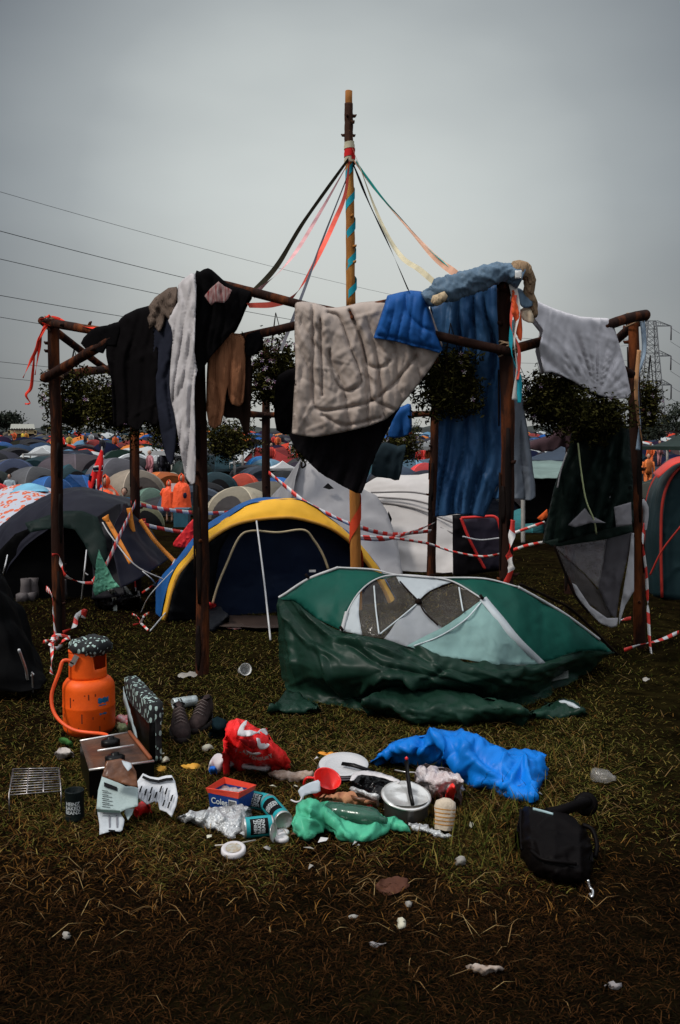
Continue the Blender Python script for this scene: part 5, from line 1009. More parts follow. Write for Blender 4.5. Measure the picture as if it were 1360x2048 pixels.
# ---- left navy dome with green door
DB = nylon('dark_slate_flysheet', (.026, .026, .040), bump=.3, bs=4, rough=.55); DG = nylon('bottle_green_door', (.016, .032, .028), bump=.4); BK = nylon('tent_black', (.005, .005, .006), rough=.8, bump=.3)
nt_ = thing('family_tent', 'large dark slate tent with open green doorway at the left behind the leftmost post', 'tent', G(150, 1205))
arc = [(-60, 1180), (-30, 1110), (0, 1062), (40, 1028), (85, 1000), (125, 984), (160, 981), (200, 988), (245, 1000), (262, 1008)]
Ya = lambda a_: 10.2 - (a_ + 60) * .0012
sheet([[(a_ + 6, b2 - 2, Ya(a_) + 1.6) for a_, b2 in arc], [(a_, b2, Ya(a_) + .4) for a_, b2 in arc], [(a_ * .86 + 18, b2 + 30 + (1180 - b2) * .05, Ya(a_) - .3) for a_, b2 in arc], [(a_ * .80 + 24, b2 + 58 + (1180 - b2) * .02, Ya(a_) - .4) for a_, b2 in arc]], 'hooped_roof', DB, nt_, 60, 24, .035, 2.2, 1)
sheet([[(262, 1008, 10.4), (252, 1006, 9.9), (240, 1010, 9.6)], [(300, 1062, 10.2), (262, 1070, 9.5), (226, 1080, 9.2)], [(345, 1112, 10.0), (290, 1150, 9.2), (240, 1178, 8.9)]], 'right_wing', DB, nt_, 30, 30, .03, 2.5, 2)
sheet([[(240, 1008, 9.62), (215, 1020, 9.5), (190, 1036, 9.4)], [(236, 1080, 9.35), (212, 1090, 9.3), (186, 1100, 9.3)], [(250, 1190, 8.95), (220, 1196, 8.95), (186, 1200, 8.95)]], 'front_wing', nylon('charcoal_slate', (.020, .019, .024)), nt_, 26, 30, .03, 3, 3)
mb = MB(); flat_patch(mb, [(120, 1022), (165, 1022), (195, 1034), (212, 1080), (216, 1120), (188, 1140), (170, 1090), (150, 1060), (120, 1054), (60, 1066), (50, 1046)], lambda a_, b2: P(a_, b2, 9.25 - .002 * (b2 - 1020)), 8); crumple(mb, .035, 3, 4); mb.build('green_door_flap', DG, nt_, solid=.004)
mb = MB(); flat_patch(mb, [(-60, 1200), (-10, 1110), (30, 1068), (70, 1052), (130, 1048), (165, 1070), (190, 1120), (200, 1205), (100, 1212), (0, 1212)], lambda a_, b2: P(a_, b2, 9.75), 12); crumple(mb, .04, 2, 5); mb.build('dark_doorway', BK, nt_, solid=.004)
ORW = mat('orange_webbing', (.72, .24, .03), .6, bump=.2)
def strap(pts, w_, nm, m_, parent):
    mb = MB(); mb.ribbon([P(*p) for p in pts], w_, 0, (1, 0, .2), 3, 24); return mb.build(nm, m_, parent, solid=.003)
strap([(212, 1036, 9.2), (236, 1078, 9.1), (262, 1126, 9.0)], .042, 'orange_strap', ORW, nt_); strap([(258, 1016, 9.6), (262, 1042, 9.6), (266, 1064, 9.6)], .05, 'orange_strap', ORW, nt_); strap([(280, 1040, 9.9), (310, 1082, 9.8), (350, 1124, 9.7)], .04, 'orange_strap', ORW, nt_)
mb = MB(); flat_patch(mb, [(204, 1036), (217, 1028), (219, 1044), (208, 1042)], lambda a_, b2: P(a_, b2, 9.12), 4); mb.build('orange_tab', ORW, nt_, solid=.004)
for pts in ([P(173, 1100, 8.9), P(168, 1150, 8.6), G(163, 1200)], [P(15, 1110, 9.1), P(8, 1140, 8.8), G(-4, 1180)], [P(205, 1045, 9.2), P(222, 1072, 9.1), P(270, 1130, 8.9), P(330, 1160, 9)], [P(170, 1146, 8.6), P(176, 1150, 8.6)], [P(276, 1135, 9.3), P(305, 1160, 9.2), G(312, 1178)]): cord(pts, .006, WCORD, 'guy_line', nt_)
# boots inside the doorway
for k, (a_, b2) in enumerate(((52, 1198), (68, 1196), (124, 1200))):
    mb = MB(); c = G(a_, b2); mb.lathe([(.05, 0), (.055, .06), (.045, .14), (.048, .20), (.04, .2)], Matrix.Translation(c), 12); mb.box(c + Vector((0, -.08, .035)), (.09, .16, .07)); crumple(mb, .008, 14, k); tag(mb.build('boot', mat('muddy_boot', (.10, .085, .085), .7)), ('left muddy grey boot in the dark tent doorway', 'right muddy grey boot in the dark tent doorway', 'lone pale boot at the foot of the leftmost post')[k], 'boot')
# green scrap + black bag
gs = hung('green_scrap', 'torn pale green plastic sheet hanging to a point over the black bin bag', 'plastic sheet', nylon('mint_plastic', (.14, .42, .28), rough=.4, bs=20, bump=.8), [(198, 1099), (203, 1112), (215, 1136), (226, 1158), (240, 1174), (222, 1178), (205, 1184), (190, 1192), (186, 1180), (190, 1150), (193, 1120)], 8.05, step=4, fold=.05, fscale=.1, seed=31, back=0, roll=.001, smooth=1, crump=.03)
mb = MB(); mound(mb, [(186, 1192), (206, 1178), (240, 1172), (272, 1186), (284, 1198), (268, 1212), (230, 1218), (196, 1210)], .16, seed=12, amp=.05, scale=6); tag(mb.build('bin_bag', nylon('black_plastic', (.010, .009, .010), rough=.3, bump=.9, bs=24, spec=.5)), 'crumpled black bin bag beside the left back post', 'bag')
mb = MB(); mound(mb, [(205, 1178), (222, 1174), (230, 1180), (220, 1194), (214, 1184)], .20, seed=13, amp=.01, base=.04, step=3); tag(mb.build('plastic_scrap', mat('white_plastic', (.5, .55, .52), .5)), 'small white plastic scrap on top of the black bin bag', 'scrap')
# ---- floral tent
fl = thing('floral_tent', 'floral patterned tent with pale blue top at the left edge', 'tent', G(40, 1120))
FLOR = spot_mat('floral_print', (.42, .44, .50), (.55, .10, .035), 10, .44, .7, c3=(.62, .50, .42))
sheet([[(-60, 1010, 14.2), (-10, 985, 14), (26, 972, 13.9), (60, 969, 13.9), (98, 975, 13.9), (128, 990, 14)], [(-80, 1040, 13.4), (-30, 1020, 13.2), (20, 1006, 13.1), (60, 1000, 13.1), (95, 1004, 13.2), (122, 1012, 13.5)], [(-90, 1090, 12.6), (-40, 1080, 12.4), (10, 1070, 12.3), (60, 1064, 12.4), (95, 1064, 12.5), (130, 1070, 12.8)], [(-90, 1140, 12.2), (-40, 1135, 12.0), (10, 1130, 11.9), (60, 1130, 11.9), (95, 1130, 12), (130, 1130, 12.2)]], 'floral_panel', FLOR, fl, 40, 30, .02, 2, 1)
sheet([[(22, 982, 13.75), (36, 972, 13.8), (60, 966, 13.8), (86, 972, 13.8), (98, 981, 13.8)], [(20, 986, 13.5), (36, 984, 13.5), (60, 983, 13.5), (86, 983, 13.5), (97, 984, 13.6)]], 'blue_top', nylon('sky_blue_nylon', (.16, .40, .55)), fl, 20, 6, .008, 3, 2)
px_tent(-6, 966, 60, 17, 'low dome', (.62, .03, .03), .2, 'bright red low tent at the far left edge above the floral tent', door=False)
# ---- very dark foreground tent at the left edge
dt = thing('dark_tent', 'almost black tent side leaning into the bottom left, nearest tent to the viewer', 'tent', G(20, 1372))
sheet([[(-60, 1090, 6.9), (-10, 1130, 6.9), (8, 1150, 6.9), (40, 1215, 6.7), (78, 1300, 6.5), (92, 1352, 6.3)], [(-80, 1180, 6.3), (-20, 1200, 6.3), (10, 1240, 6.2), (40, 1300, 6.1), (66, 1350, 6.05), (84, 1372, 6.0)], [(-90, 1380, 5.9), (-20, 1380, 5.9), (10, 1382, 5.9), (30, 1384, 5.9), (60, 1382, 5.9), (80, 1378, 5.9)]], 'flysheet', BK, dt, 36, 30, .03, 4, 4)
cord([G(38, 1300, .5), G(52, 1340, .3), G(56, 1360, .1), G(66, 1348, .15)], .008, WCORD, 'white_cord', dt); cord([G(64, 1345, .3), G(66, 1385, 0)], .004, WCORD, 'guy_line', dt)
# ---- red sheet, blue box, flag
hung('red_poncho', 'bright red sheet slung low between the yellow tent and standing ponchos', 'sheet', nylon('bright_red_plastic', (.75, .03, .035), rough=.45, bs=14), [(388, 1036), (402, 1040), (402, 1060), (396, 1092), (372, 1096), (346, 1092), (352, 1078), (366, 1062)], 9.9, fold=.05, fscale=.08, seed=33, back=0, roll=.001)
bx = MB(); bx.box(P(364, 1036, 29.5), (.42, .5, .50)); bx.box(P(364, 1018, 29.5), (.46, .54, .05)); tag(bx.build('cool_box', mat('teal_box', (.03, .10, .14), .5), smooth=False), 'teal blue box beside the standing orange ponchos', 'box')
fg = thing('red_flag', 'limp red flag with white-edged dark blue band on a thin pole above the slate tent', 'flag', G(205, 1120)); YF2 = 19.0
mb = MB(); mb.tube([P(204, 893, YF2), P(206, 1050, YF2)], .012, 6); mb.build('pole', POLE, fg)
FRED = cloth('flag_red', (.75, .03, .03)); FNV = cloth('flag_navy', (.014, .018, .04)); FWH = cloth('flag_white', (.55, .5, .5))
def fpz(poly, m_, nm, off, s_=1): return hung(nm, '', '', m_, poly, YF2 - .03 - off, fg, step=4, fold=.12, fscale=.09, seed=40, back=0, roll=.001, smooth=1, solid=.003, crump=0)
fpz([(202, 899), (206, 902), (207, 930), (204, 960), (197, 984), (190, 968), (184, 985), (177, 974), (176, 964), (186, 938), (194, 918)], FRED, 'red_cloth', 0)
fpz([(187, 932), (206, 930), (206, 934), (186, 936)], FWH, 'white_edge', .02); fpz([(186, 935), (206, 934), (206, 940), (186, 941)], FNV, 'blue_band', .02); fpz([(186, 941), (206, 940), (206, 942), (186, 943)], FWH, 'white_edge', .02)
fpz([(178, 950), (184, 952), (181, 962), (177, 960)], FNV, 'blue_band', .02); fpz([(186, 962), (192, 958), (191, 978), (186, 984), (183, 976)], FNV, 'blue_band', .02); fpz([(192, 958), (194, 958), (194, 978), (191, 980)], FWH, 'white_edge', .02)
# ================================================================== PEOPLE
SKIN = mat('skin', (.42, .24, .17), .55, .08, 8, bump=.1); PON = nylon('orange_poncho', (1.0, .12, .04), rough=.4, bump=.5, bs=10, var=.08); HAIR = mat('dark_hair', (.03, .02, .015), .7); SHOE = mat('dark_shoe', (.03, .025, .022), .6)
def skin_body(name, J, E, root, m_):
    me = bpy.data.meshes.new(name); me.from_pydata([tuple(Vector(j[0])) for j in J], E, []); me.materials.append(m_); ob = bpy.data.objects.new(name, me); COL.objects.link(ob); ob.parent = root
    md = ob.modifiers.new('skin', 'SKIN'); md.use_smooth_shade = True
    sv = me.skin_vertices[0].data
    for i, j in enumerate(J): sv[i].radius = (j[1], j[1] * (j[2] if len(j) > 2 else 1))
    sv[0].use_root = True; s2 = ob.modifiers.new('smooth', 'SUBSURF'); s2.levels = 1; s2.render_levels = 2; return ob
def head_mb(c, s_=1.0, yaw=0):
    mb = MB(); rows = []; Rz = Matrix.Rotation(yaw, 3, 'Z')
    for j in range(13):
        v_ = j / 12 * math.pi; r = []
        for i in range(18):
            u_ = i / 18 * 2 * math.pi; x = math.sin(v_) * math.cos(u_) * .074; y = math.sin(v_) * math.sin(u_) * .094; z = math.cos(v_) * .115
            if z < 0: x *= 1 - .35 * (-z / .115) ** 1.5; y *= 1 - .2 * (-z / .115)
            if y < 0:   # face side: brow, nose, chin, eye sockets
                y -= .022 * math.exp(-((x / .014) ** 2 + ((z + .012) / .028) ** 2)); y += .012 * math.exp(-(((abs(x) - .03) / .014) ** 2 + ((z - .012) / .012) ** 2)); y -= .008 * math.exp(-((x / .028) ** 2 + ((z + .055) / .010) ** 2)) + .010 * math.exp(-((x / .02) ** 2 + ((z + .095) / .02) ** 2))
            r.append(Vector(c) + Rz @ Vector((x, y, z)) * s_)
        rows.append(r)
    mb.grid(rows, closed=True)
    for s in (-1, 1): mb.lathe([(.004, -.02), (.014, -.01), (.016, .01), (.006, .024)], Matrix.Translation(Vector(c) + Rz @ Vector((s * .074 * s_, .005, 0))), 8)
    return mb
def face_bits(c, root, yaw=0):
    Rz = Matrix.Rotation(yaw, 3, 'Z'); mb = MB()
    for s in (-1, 1): mb.lathe([(.001, -.008), (.009, -.005), (.009, .005), (.001, .008)], Matrix.Translation(Vector(c) + Rz @ Vector((s * .03, -.080, .012))), 8)
    mb.build('eyes', mat('eye', (.05, .04, .04), .3, bump=0), root); mb = MB(); mb.tube([Vector(c) + Rz @ Vector((x_, -.092 + abs(x_) * .25, -.055)) for x_ in (-.022, 0, .022)], .005, 6); mb.build('mouth', mat('lips', (.35, .12, .10), .5, bump=0), root)
def hand(root, w_, d, s_=1):
    """palm with four curled fingers and a thumb"""
    w_ = Vector(w_); d = Vector(d).normalized(); side = d.cross(Vector((0, 0, 1))); side = side.normalized() if side.length > .1 else Vector((1, 0, 0)); nrm = side.cross(d).normalized(); mb = MB()
    mb.tube([w_, w_ + d * .03, w_ + d * .075, w_ + d * .09], [.024, .036, .040, .034], 10, flat=.45)
    for k, L_ in enumerate((.068, .078, .073, .058)):
        b_ = w_ + d * .085 + side * (k - 1.5) * .019; mb.tube([b_, b_ + d * L_ * .4 - nrm * .006, b_ + d * L_ * .72 - nrm * .024, b_ + d * L_ * .85 - nrm * .044], [.0095, .009, .008, .006], 7)
    b_ = w_ + d * .03 + side * -.034; mb.tube([b_, b_ + d * .03 - side * .022 - nrm * .01, b_ + d * .052 - side * .026 - nrm * .024], [.012, .010, .007], 7); return mb.build('hand', SKIN, root)
def poncho(root, base, zs, rs, seed, lean=0, yaw=0, amp=.035, m_=None):
    mb = MB(); rows = []
    for k, (z, r_) in enumerate(zip(zs, rs)):
        rows.append([base + Vector((math.cos(t_) * r_[0] + lean * (z - zs[0]), math.sin(t_) * r_[1], z)) for t_ in np.linspace(0, 2 * math.pi, 40, endpoint=False)])
    c = surf([r + [r[0]] for r in rows], 61, 30); c = [r[:-1] for r in c]; mb.grid(c, closed=True); crumple(mb, amp, 7, seed, 3, aniso=(1, 1, .3)); return mb.build('poncho', m_ or PON, root, solid=.004)
def hood(root, c, s_=1, back=False, m_=None):
    mb = MB(); rows = []
    for j in range(10):
        v_ = j / 9 * math.pi * .86; r = []
        for i in range(20):
            u_ = (i / 19 * 1.70 - .35) * math.pi + (math.pi if back else 0) * 0
            r.append(c + Vector((math.sin(v_) * math.cos(u_) * .115, math.sin(v_) * math.sin(u_) * .125 * (-1 if back else 1), math.cos(v_) * .15 + (.03 if j == 0 else 0))) * s_)
        rows.append(r)
    mb.grid(rows); crumple(mb, .012, 14, 5); return mb.build('hood', m_ or PON, root, solid=.006)
# person: base point, facing handled per figure
def stand(name_lb, px, pytop, Yp, seed, zb=0, arms='fold', facing=-1, tilt=0):
    tp = P(px, pytop, Yp); hgt = tp.z - zb; s_ = hgt / 1.72; b_ = Vector((tp.x, Yp, zb)); root = thing('person', name_lb, 'person', b_, 'people in orange ponchos')
    q = lambda x, y, z: (x * s_, y * s_ * -facing * -1, z * s_)
    J = [(q(0, 0, .95), .13 * s_, .8), (q(0, 0, 1.12), .12 * s_, .75), (q(0, 0, 1.32), .15 * s_, .7), (q(0, 0, 1.44), .07 * s_), (q(0, 0, 1.52), .05 * s_)]
    E = [(0, 1), (1, 2), (2, 3), (3, 4)]
    for s in (-1, 1):
        n0 = len(J); J += [(q(s * .10, 0, .86), .085 * s_), (q(s * .10, -.02, .48), .055 * s_), (q(s * .10, 0, .09), .036 * s_), (q(s * .10, -.14, .03), .035 * s_)]; E += [(0, n0), (n0, n0 + 1), (n0 + 1, n0 + 2), (n0 + 2, n0 + 3)]
        n0 = len(J); hx = s * (.02 if arms == 'fold' else .24); J += [(q(s * .18, 0, 1.40), .05 * s_), (q(s * .25, .02, 1.14), .042 * s_), (q(hx, -.24 if arms == 'fold' else -.06, 1.10 if arms == 'fold' else .9), .028 * s_)]; E += [(2, n0), (n0, n0 + 1), (n0 + 1, n0 + 2)]
    skin_body('body', J, E, root, SKIN)
    for s in (-1, 1):
        hx = s * (.03 if arms == 'fold' else .24); h_ = hand(root, b_ + Vector(q(hx, -.25 if arms == 'fold' else -.06, 1.10 if arms == 'fold' else .9)), Vector((-s * .6, -.5 * 1, .1)) if arms == 'fold' else Vector((0, -.2, -1)))
    mb = MB()
    for s in (-1, 1): c = b_ + Vector(q(s * .10, -.05, .045)); mb.tube([c + Vector((0, .12 * s_, 0)), c, c + Vector((0, -.12 * s_, -.01)), c + Vector((0, -.15 * s_, -.015))], [.04 * s_, .048 * s_, .044 * s_, .02 * s_], 10)
    mb.build('shoes', SHOE, root)
    mb = poncho(root, b_, [.55 * s_, .80 * s_, 1.05 * s_, 1.25 * s_, 1.38 * s_, 1.46 * s_, 1.50 * s_], [(.33 * s_, .26 * s_), (.31 * s_, .25 * s_), (.29 * s_, .23 * s_), (.27 * s_, .20 * s_), (.21 * s_, .15 * s_), (.10 * s_, .10 * s_), (.08 * s_, .09 * s_)], seed)
    if arms == 'fold':
        mb = MB()
        for s in (-1, 1): mb.tube(cr_curve([b_ + Vector(q(s * .19, 0, 1.38)), b_ + Vector(q(s * .30, -.05, 1.16)), b_ + Vector(q(s * .10, -.24, 1.10))], 10), [.09 * s_, .09 * s_, .088 * s_, .086 * s_, .084 * s_, .08 * s_, .078 * s_, .074 * s_, .07 * s_, .068 * s_], 12)
        crumple(mb, .02, 9, seed); mb.build('sleeves', PON, root)
    hc = b_ + Vector((0, -.02, 1.60 * s_)); head_mb(hc, s_).build('head', SKIN, root); face_bits(hc, root) if s_ > .9 else None; hood(root, hc + Vector((0, .02, .01)), s_); return root
stand('person in orange poncho with folded arms and bare lower legs, left of the standing pair', 338, 962, 32.5, 1, zb=gz(0, 32.5), arms='fold')
r2 = stand('taller person in orange poncho turned away with dark blue patch, right of the standing pair', 363, 950, 31.5, 2, zb=gz(0, 31.5), arms='down')
mb = MB(); mb.lathe([(.01, -.09), (.05, -.07), (.062, 0), (.05, .07), (.01, .09)], Matrix.Translation(P(370, 991, 31.2)) @ Matrix.Scale(.3, 4, (0, 1, 0)), 14); mb.build('blue_patch', mat('navy_patch', (.01, .02, .06), .6), r2)
mb = MB(); mb.box(P(350, 975, 31.6) , (.24, .02, .26)); tag(mb.build('paper_sheet', WHT, smooth=False), 'white paper sheet held between the two standing ponchos', 'paper')
sp_ = thing('person', 'person in orange poncho sitting hunched with hood up just right of the red flag', 'person', G(215, 1088), 'people in orange ponchos'); b_ = P(215, 1000, 27.0); b_.z -= .36; sb = sp_.location; sp_.location = b_
J = [((0, 0, .12), .14), ((0, -.05, .35), .13), ((0, -.10, .58), .14), ((0, -.12, .70), .06)]; E = [(0, 1), (1, 2), (2, 3)]
for s in (-1, 1):
    n0 = len(J); J += [((s * .13, -.25, .30), .08), ((s * .14, -.50, .42), .06), ((s * .14, -.52, .05), .04)]; E += [(0, n0), (n0, n0 + 1), (n0 + 1, n0 + 2)]
    n0 = len(J); J += [((s * .20, -.10, .60), .05), ((s * .27, -.25, .40), .04), ((s * .08, -.48, .46), .03)]; E += [(2, n0), (n0, n0 + 1), (n0 + 1, n0 + 2)]
skin_body('body', J, E, sp_, SKIN)
for s in (-1, 1): hand(sp_, b_ + Vector((s * .08, -.49, .46)), (-s * .5, -.6, -.2))
poncho(sp_, b_, [.0, .2, .4, .55, .68, .76], [(.42, .42), (.40, .38), (.34, .30), (.27, .24), (.16, .15), (.09, .09)], 6); hc = b_ + Vector((-.02, -.14, .86)); head_mb(hc).build('head', SKIN, sp_); face_bits(hc, sp_); hood(sp_, hc + Vector((0, .02, .01)), 1.12)
# partly seen camper by the left edge and one in blue
def sitter(px, py, Yp, col, lb, s_=1.0):
    b_ = P(px, py, Yp); b_.z -= .8 * s_; r_ = thing('person', lb, 'person', b_, None); m_ = cloth('jacket_%d' % px, col)
    J = [((0, 0, .1), .15), ((0, -.03, .35), .14), ((0, -.06, .55), .15), ((0, -.08, .66), .06)]; E = [(0, 1), (1, 2), (2, 3)]
    for s in (-1, 1):
        n0 = len(J); J += [((s * .19, -.06, .56), .055), ((s * .25, -.12, .36), .048), ((s * .12, -.32, .30), .035)]; E += [(2, n0), (n0, n0 + 1), (n0 + 1, n0 + 2)]
        n0 = len(J); J += [((s * .12, -.25, .14), .08), ((s * .14, -.45, .25), .065), ((s * .14, -.48, -.05), .045)]; E += [(0, n0), (n0, n0 + 1), (n0 + 1, n0 + 2)]
    skin_body('body', J, E, r_, m_); hc = b_ + Vector((0, -.08, .78)); head_mb(hc).build('head', SKIN, r_); face_bits(hc, r_)
    for s in (-1, 1): hand(r_, b_ + Vector((s * .11, -.33, .30)), (-s * .5, -.6, -.1))
    mb = MB(); mb.lathe([(.004, .125), (.06, .11), (.086, .05), (.09, .0), (.08, -.03)], Matrix.Translation(hc + Vector((0, .018, 0))), 16, cap=False); crumple(mb, .008, 20, 2); mb.build('hair', HAIR, r_)
sitter(20, 952, 44, (.35, .42, .46), 'person in pale grey jacket near the left edge among the tents'); sitter(44, 950, 45, (.60, .32, .05), 'person in mustard jacket near the left edge among the tents'); sitter(250, 982, 27.0, (.02, .14, .26), 'person in teal blue coat seated behind the left back post')
# far standing campers, a few pixels each: one mesh body + head part
def far_person_mesh(col_i):
    mb = MB(); mb.tube([(0, 0, .85), (0, 0, 1.05), (0, 0, 1.3), (0, 0, 1.45), (0, 0, 1.5)], [.17, .17, .20, .14, .06], 8); mb.tube([(-.09, 0, 0), (-.1, 0, .45), (-.09, 0, .9)], [.06, .07, .1], 6); mb.tube([(.09, 0, 0), (.1, 0, .45), (.09, 0, .9)], [.06, .07, .1], 6)
    for s in (-1, 1): mb.tube([(s * .2, 0, 1.38), (s * .26, .02, 1.1), (s * .24, -.1, .85)], [.06, .05, .035], 6)
    return mesh_of(mb, 'far_person_body', FAB)
FPB = far_person_mesh(0); hm = head_mb((0, 0, 1.62)); FPH = mesh_of(hm, 'far_person_head', SKIN)
k_ = 0
for (px, Yp, cn_, c) in [(31, 118, 'orange', (.75, .14, .04)), (47, 112, 'yellow', (.70, .50, .06)), (54, 113, 'orange yellow', (.75, .32, .05)), (152, 125, 'red', (.7, .04, .04)), (160, 122, 'red', (.65, .05, .04)), (172, 100, 'dark', (.03, .03, .04)), (184, 104, 'white', (.5, .5, .5)), (232, 92, 'orange', (.75, .15, .04)), (238, 95, 'blue', (.05, .2, .5)), (300, 48, 'pink', (.5, .2, .22)), (325, 49, 'dark', (.03, .03, .04)), (470, 90, 'orange', (.75, .14, .04)), (548, 92, 'red', (.7, .05, .04)), (556, 90, 'orange', (.75, .16, .05)), (564, 96, 'dark', (.03, .03, .04)), (543, 60, 'red', (.65, .06, .04)), (586, 75, 'white', (.5, .5, .5)), (840, 60, 'red', (.7, .05, .04)), (851, 62, 'red', (.7, .06, .05)), (826, 70, 'dark', (.03, .03, .05)), (858, 58, 'orange', (.75, .16, .05)), (1086, 52, 'dark', (.03, .03, .04)), (1094, 54, 'white', (.5, .5, .5)), (1300, 62, 'orange', (.75, .14, .04)), (1318, 66, 'pink', (.5, .2, .2)), (1334, 70, 'red', (.7, .05, .04)), (1296, 44, 'orange', (.75, .20, .05)), (206, 80, 'dark', (.03, .03, .04)), (128, 88, 'red', (.7, .05, .04)), (140, 92, 'yellow', (.65, .5, .1))]:
    x = (px - 680) / F * Yp; b_ = Vector((x, Yp, gz(x, Yp))); z_ = 'among the far tents' if Yp > 80 else 'among the middle tents'
    r_ = thing('person', f'distant person in {cn_} clothes standing {region(px)} {z_}, number from left {k_ + 1}' if 0 else f'distant person in {cn_} clothes {region(px)}', 'person', b_, 'distant campers standing among the tents'); r_.rotation_euler.z = random.uniform(-1, 1)
    for nm, me in (('body', FPB), ('head', FPH)): o = bpy.data.objects.new(nm, me); COL.objects.link(o); o.parent = r_; o.color = (*c, 1)
    k_ += 1
# ================================================================== COLLAPSED GREEN TENT
def interp(pl, i=1):
    xs = [p[0] for p in pl]; ys = [p[i] for p in pl]; return lambda x: float(np.interp(x, xs, ys))
RIM = [(556, 1196, 6.5), (570, 1189, 6.48), (617, 1159, 6.4), (676, 1136, 6.3), (746, 1140, 6.27), (791, 1150, 6.25), (870, 1156, 6.22), (967, 1158, 6.22), (1036, 1175, 6.24), (1137, 1234, 6.45), (1199, 1280, 6.7), (1228, 1304, 6.85)]
EDG = [(556, 1197, 6.49), (589, 1203, 6.32), (635, 1238, 6.08), (682, 1262, 5.95), (740, 1273, 5.84), (813, 1290, 5.76), (891, 1315, 5.70), (992, 1330, 5.74), (1076, 1328, 5.95), (1159, 1302, 6.35), (1228, 1305, 6.84)]
ry, rY, ey, eY = interp(RIM), interp(RIM, 2), interp(EDG), interp(EDG, 2)
def YT(a_, b2, o=0):
    r0, e0 = ry(a_), ey(a_); t = 0 if e0 - r0 < 1 else max(-.1, min(1.1, (b2 - r0) / (e0 - r0))); return rY(a_) + (eY(a_) - rY(a_)) * t - .05 * math.sin(max(0, min(1, t)) * math.pi) * 1 - o
gt_ = thing('collapsed_tent', 'collapsed green dome tent lying tipped over with clear window upwards on the grass', 'tent', G(880, 1435))
GTL = nylon('teal_green_nylon', (.008, .085, .062), rough=.5, bump=.6, bs=3, var=.2); GDK = nylon('forest_green_polythene', (.012, .044, .028), rough=.42, bump=.6, bs=4, var=.35, spec=.30)
WNY = nylon('white_nylon', (.42, .46, .48), rough=.6, bump=.2); CLR = mat('clear_film', (.34, .31, .28), .10, .3, 6, bump=.6, bs=7, bdist=.03, trans=.93, spec=.8); NET = nylon('mint_mesh', (.22, .36, .34), rough=.7, bump=.4, bs=10, trans=.22)
TRM = mat('white_piping', (.48, .48, .48), .6, bump=0)
def tp_(poly, m_, nm, o=0, step=7, seed=1, amp=.012, sc_=5, solid=.002, sm=2, aniso=(1, 1, 1)):
    mb = MB(); pl = smooth_poly(poly, sm) if sm > 1 else poly; v2, f2, b_ = poly_fill(pl, step); mb.add([P(p.x, p.y, YT(p.x, p.y, o)) for p in v2], [tuple(f) for f in f2]); crumple(mb, amp * .8, sc_ * .5, seed, 3, aniso, mode='facet'); ridge_px(mb, random_creases(poly, seed, .5, .9, .7, .007, 4, .4)); return mb.build(nm, m_, gt_, solid=solid)
tp_([(556, 1196), (570, 1189), (617, 1159), (676, 1136), (746, 1140), (793, 1150), (752, 1159), (719, 1184), (695, 1223), (684, 1262), (635, 1238), (589, 1203)], GTL, 'left_flysheet', 0, sm=1, seed=2, amp=.014)
tp_([(856, 1154), (910, 1164), (967, 1199), (1020, 1262), (1080, 1327), (1120, 1316), (1159, 1302), (1228, 1304), (1199, 1280), (1137, 1234), (1036, 1175), (967, 1158)], GTL, 'right_flysheet', 0, sm=1, seed=3, amp=.016)
tp_([(790, 1149), (858, 1154), (908, 1163), (885, 1170), (862, 1182), (837, 1205), (815, 1180), (798, 1164)], WNY, 'white_top_panel', -.005, sm=1, seed=4, amp=.006)
tp_([(719, 1186), (751, 1160), (791, 1152), (815, 1180), (837, 1203), (800, 1235), (768, 1276), (722, 1270), (717, 1228)], CLR, 'left_window', 0, sm=1, seed=5, amp=.02, aniso=(3, 1, 1))
tp_([(684, 1262), (695, 1223), (720, 1184), (718, 1230), (724, 1270)], WNY, 'white_left_panel', .004, sm=1, seed=6, amp=.006)
tp_([(837, 1203), (862, 1182), (908, 1165), (967, 1199), (930, 1222), (885, 1256), (860, 1238)], CLR, 'right_window', 0, sm=1, seed=7, amp=.012)
tp_([(837, 1203), (861, 1238), (886, 1256), (850, 1280), (815, 1292), (768, 1276), (800, 1236)], nylon('grey_mesh', (.36, .38, .40), rough=.7, trans=.35), 'lower_mesh_panel', .006, sm=1, seed=8, amp=.02, aniso=(2, 1, 1))
tp_([(967, 1199), (1022, 1262), (1078, 1328), (992, 1331), (891, 1316), (813, 1292), (885, 1256), (930, 1222)], NET, 'mint_mesh_panel', .004, sm=1, seed=9, amp=.022, aniso=(1, 1, 2.5))
def tcord(pl, r_, nm, m_=None, o=.012, n=50): return cord([P(a_, b2, YT(a_, b2, o)) for a_, b2 in pl], r_, m_ or TRM, nm, gt_, n)
tcord([(684, 1262), (695, 1223), (719, 1184), (751, 1159), (791, 1150), (858, 1154), (908, 1164), (967, 1199)], .0055, 'arch_piping')
mb = MB(); mb.ribbon([P(a_, b2, YT(a_, b2, .018)) for a_, b2 in ((966, 1197), (1000, 1238), (1035, 1282), (1084, 1330))], .05, 0, (1, 0, .1), 2, 30); mb.build('white_zip_strip', WNY, gt_, solid=.006)
tcord([(558, 1195), (570, 1188), (617, 1158), (676, 1135)], .010, 'rim_piping'); tcord([(676, 1135), (746, 1139), (791, 1149), (870, 1155), (967, 1157), (1036, 1174)], .006, 'rim_piping')
tcord([(1036, 1174), (1090, 1204), (1137, 1233), (1199, 1279)], .009, 'rim_piping'); tcord([(694, 1224), (684, 1262)], .014, 'zip_end')
for w_ in ([(828, 1292), (880, 1272), (930, 1240), (962, 1205)], [(760, 1268), (800, 1236), (836, 1206)], [(748, 1172), (752, 1220), (758, 1268)], [(918, 1175), (922, 1200), (926, 1222)]): tcord(w_, .005, 'seam', nylon('seam_white', (.5, .55, .56)), .016)
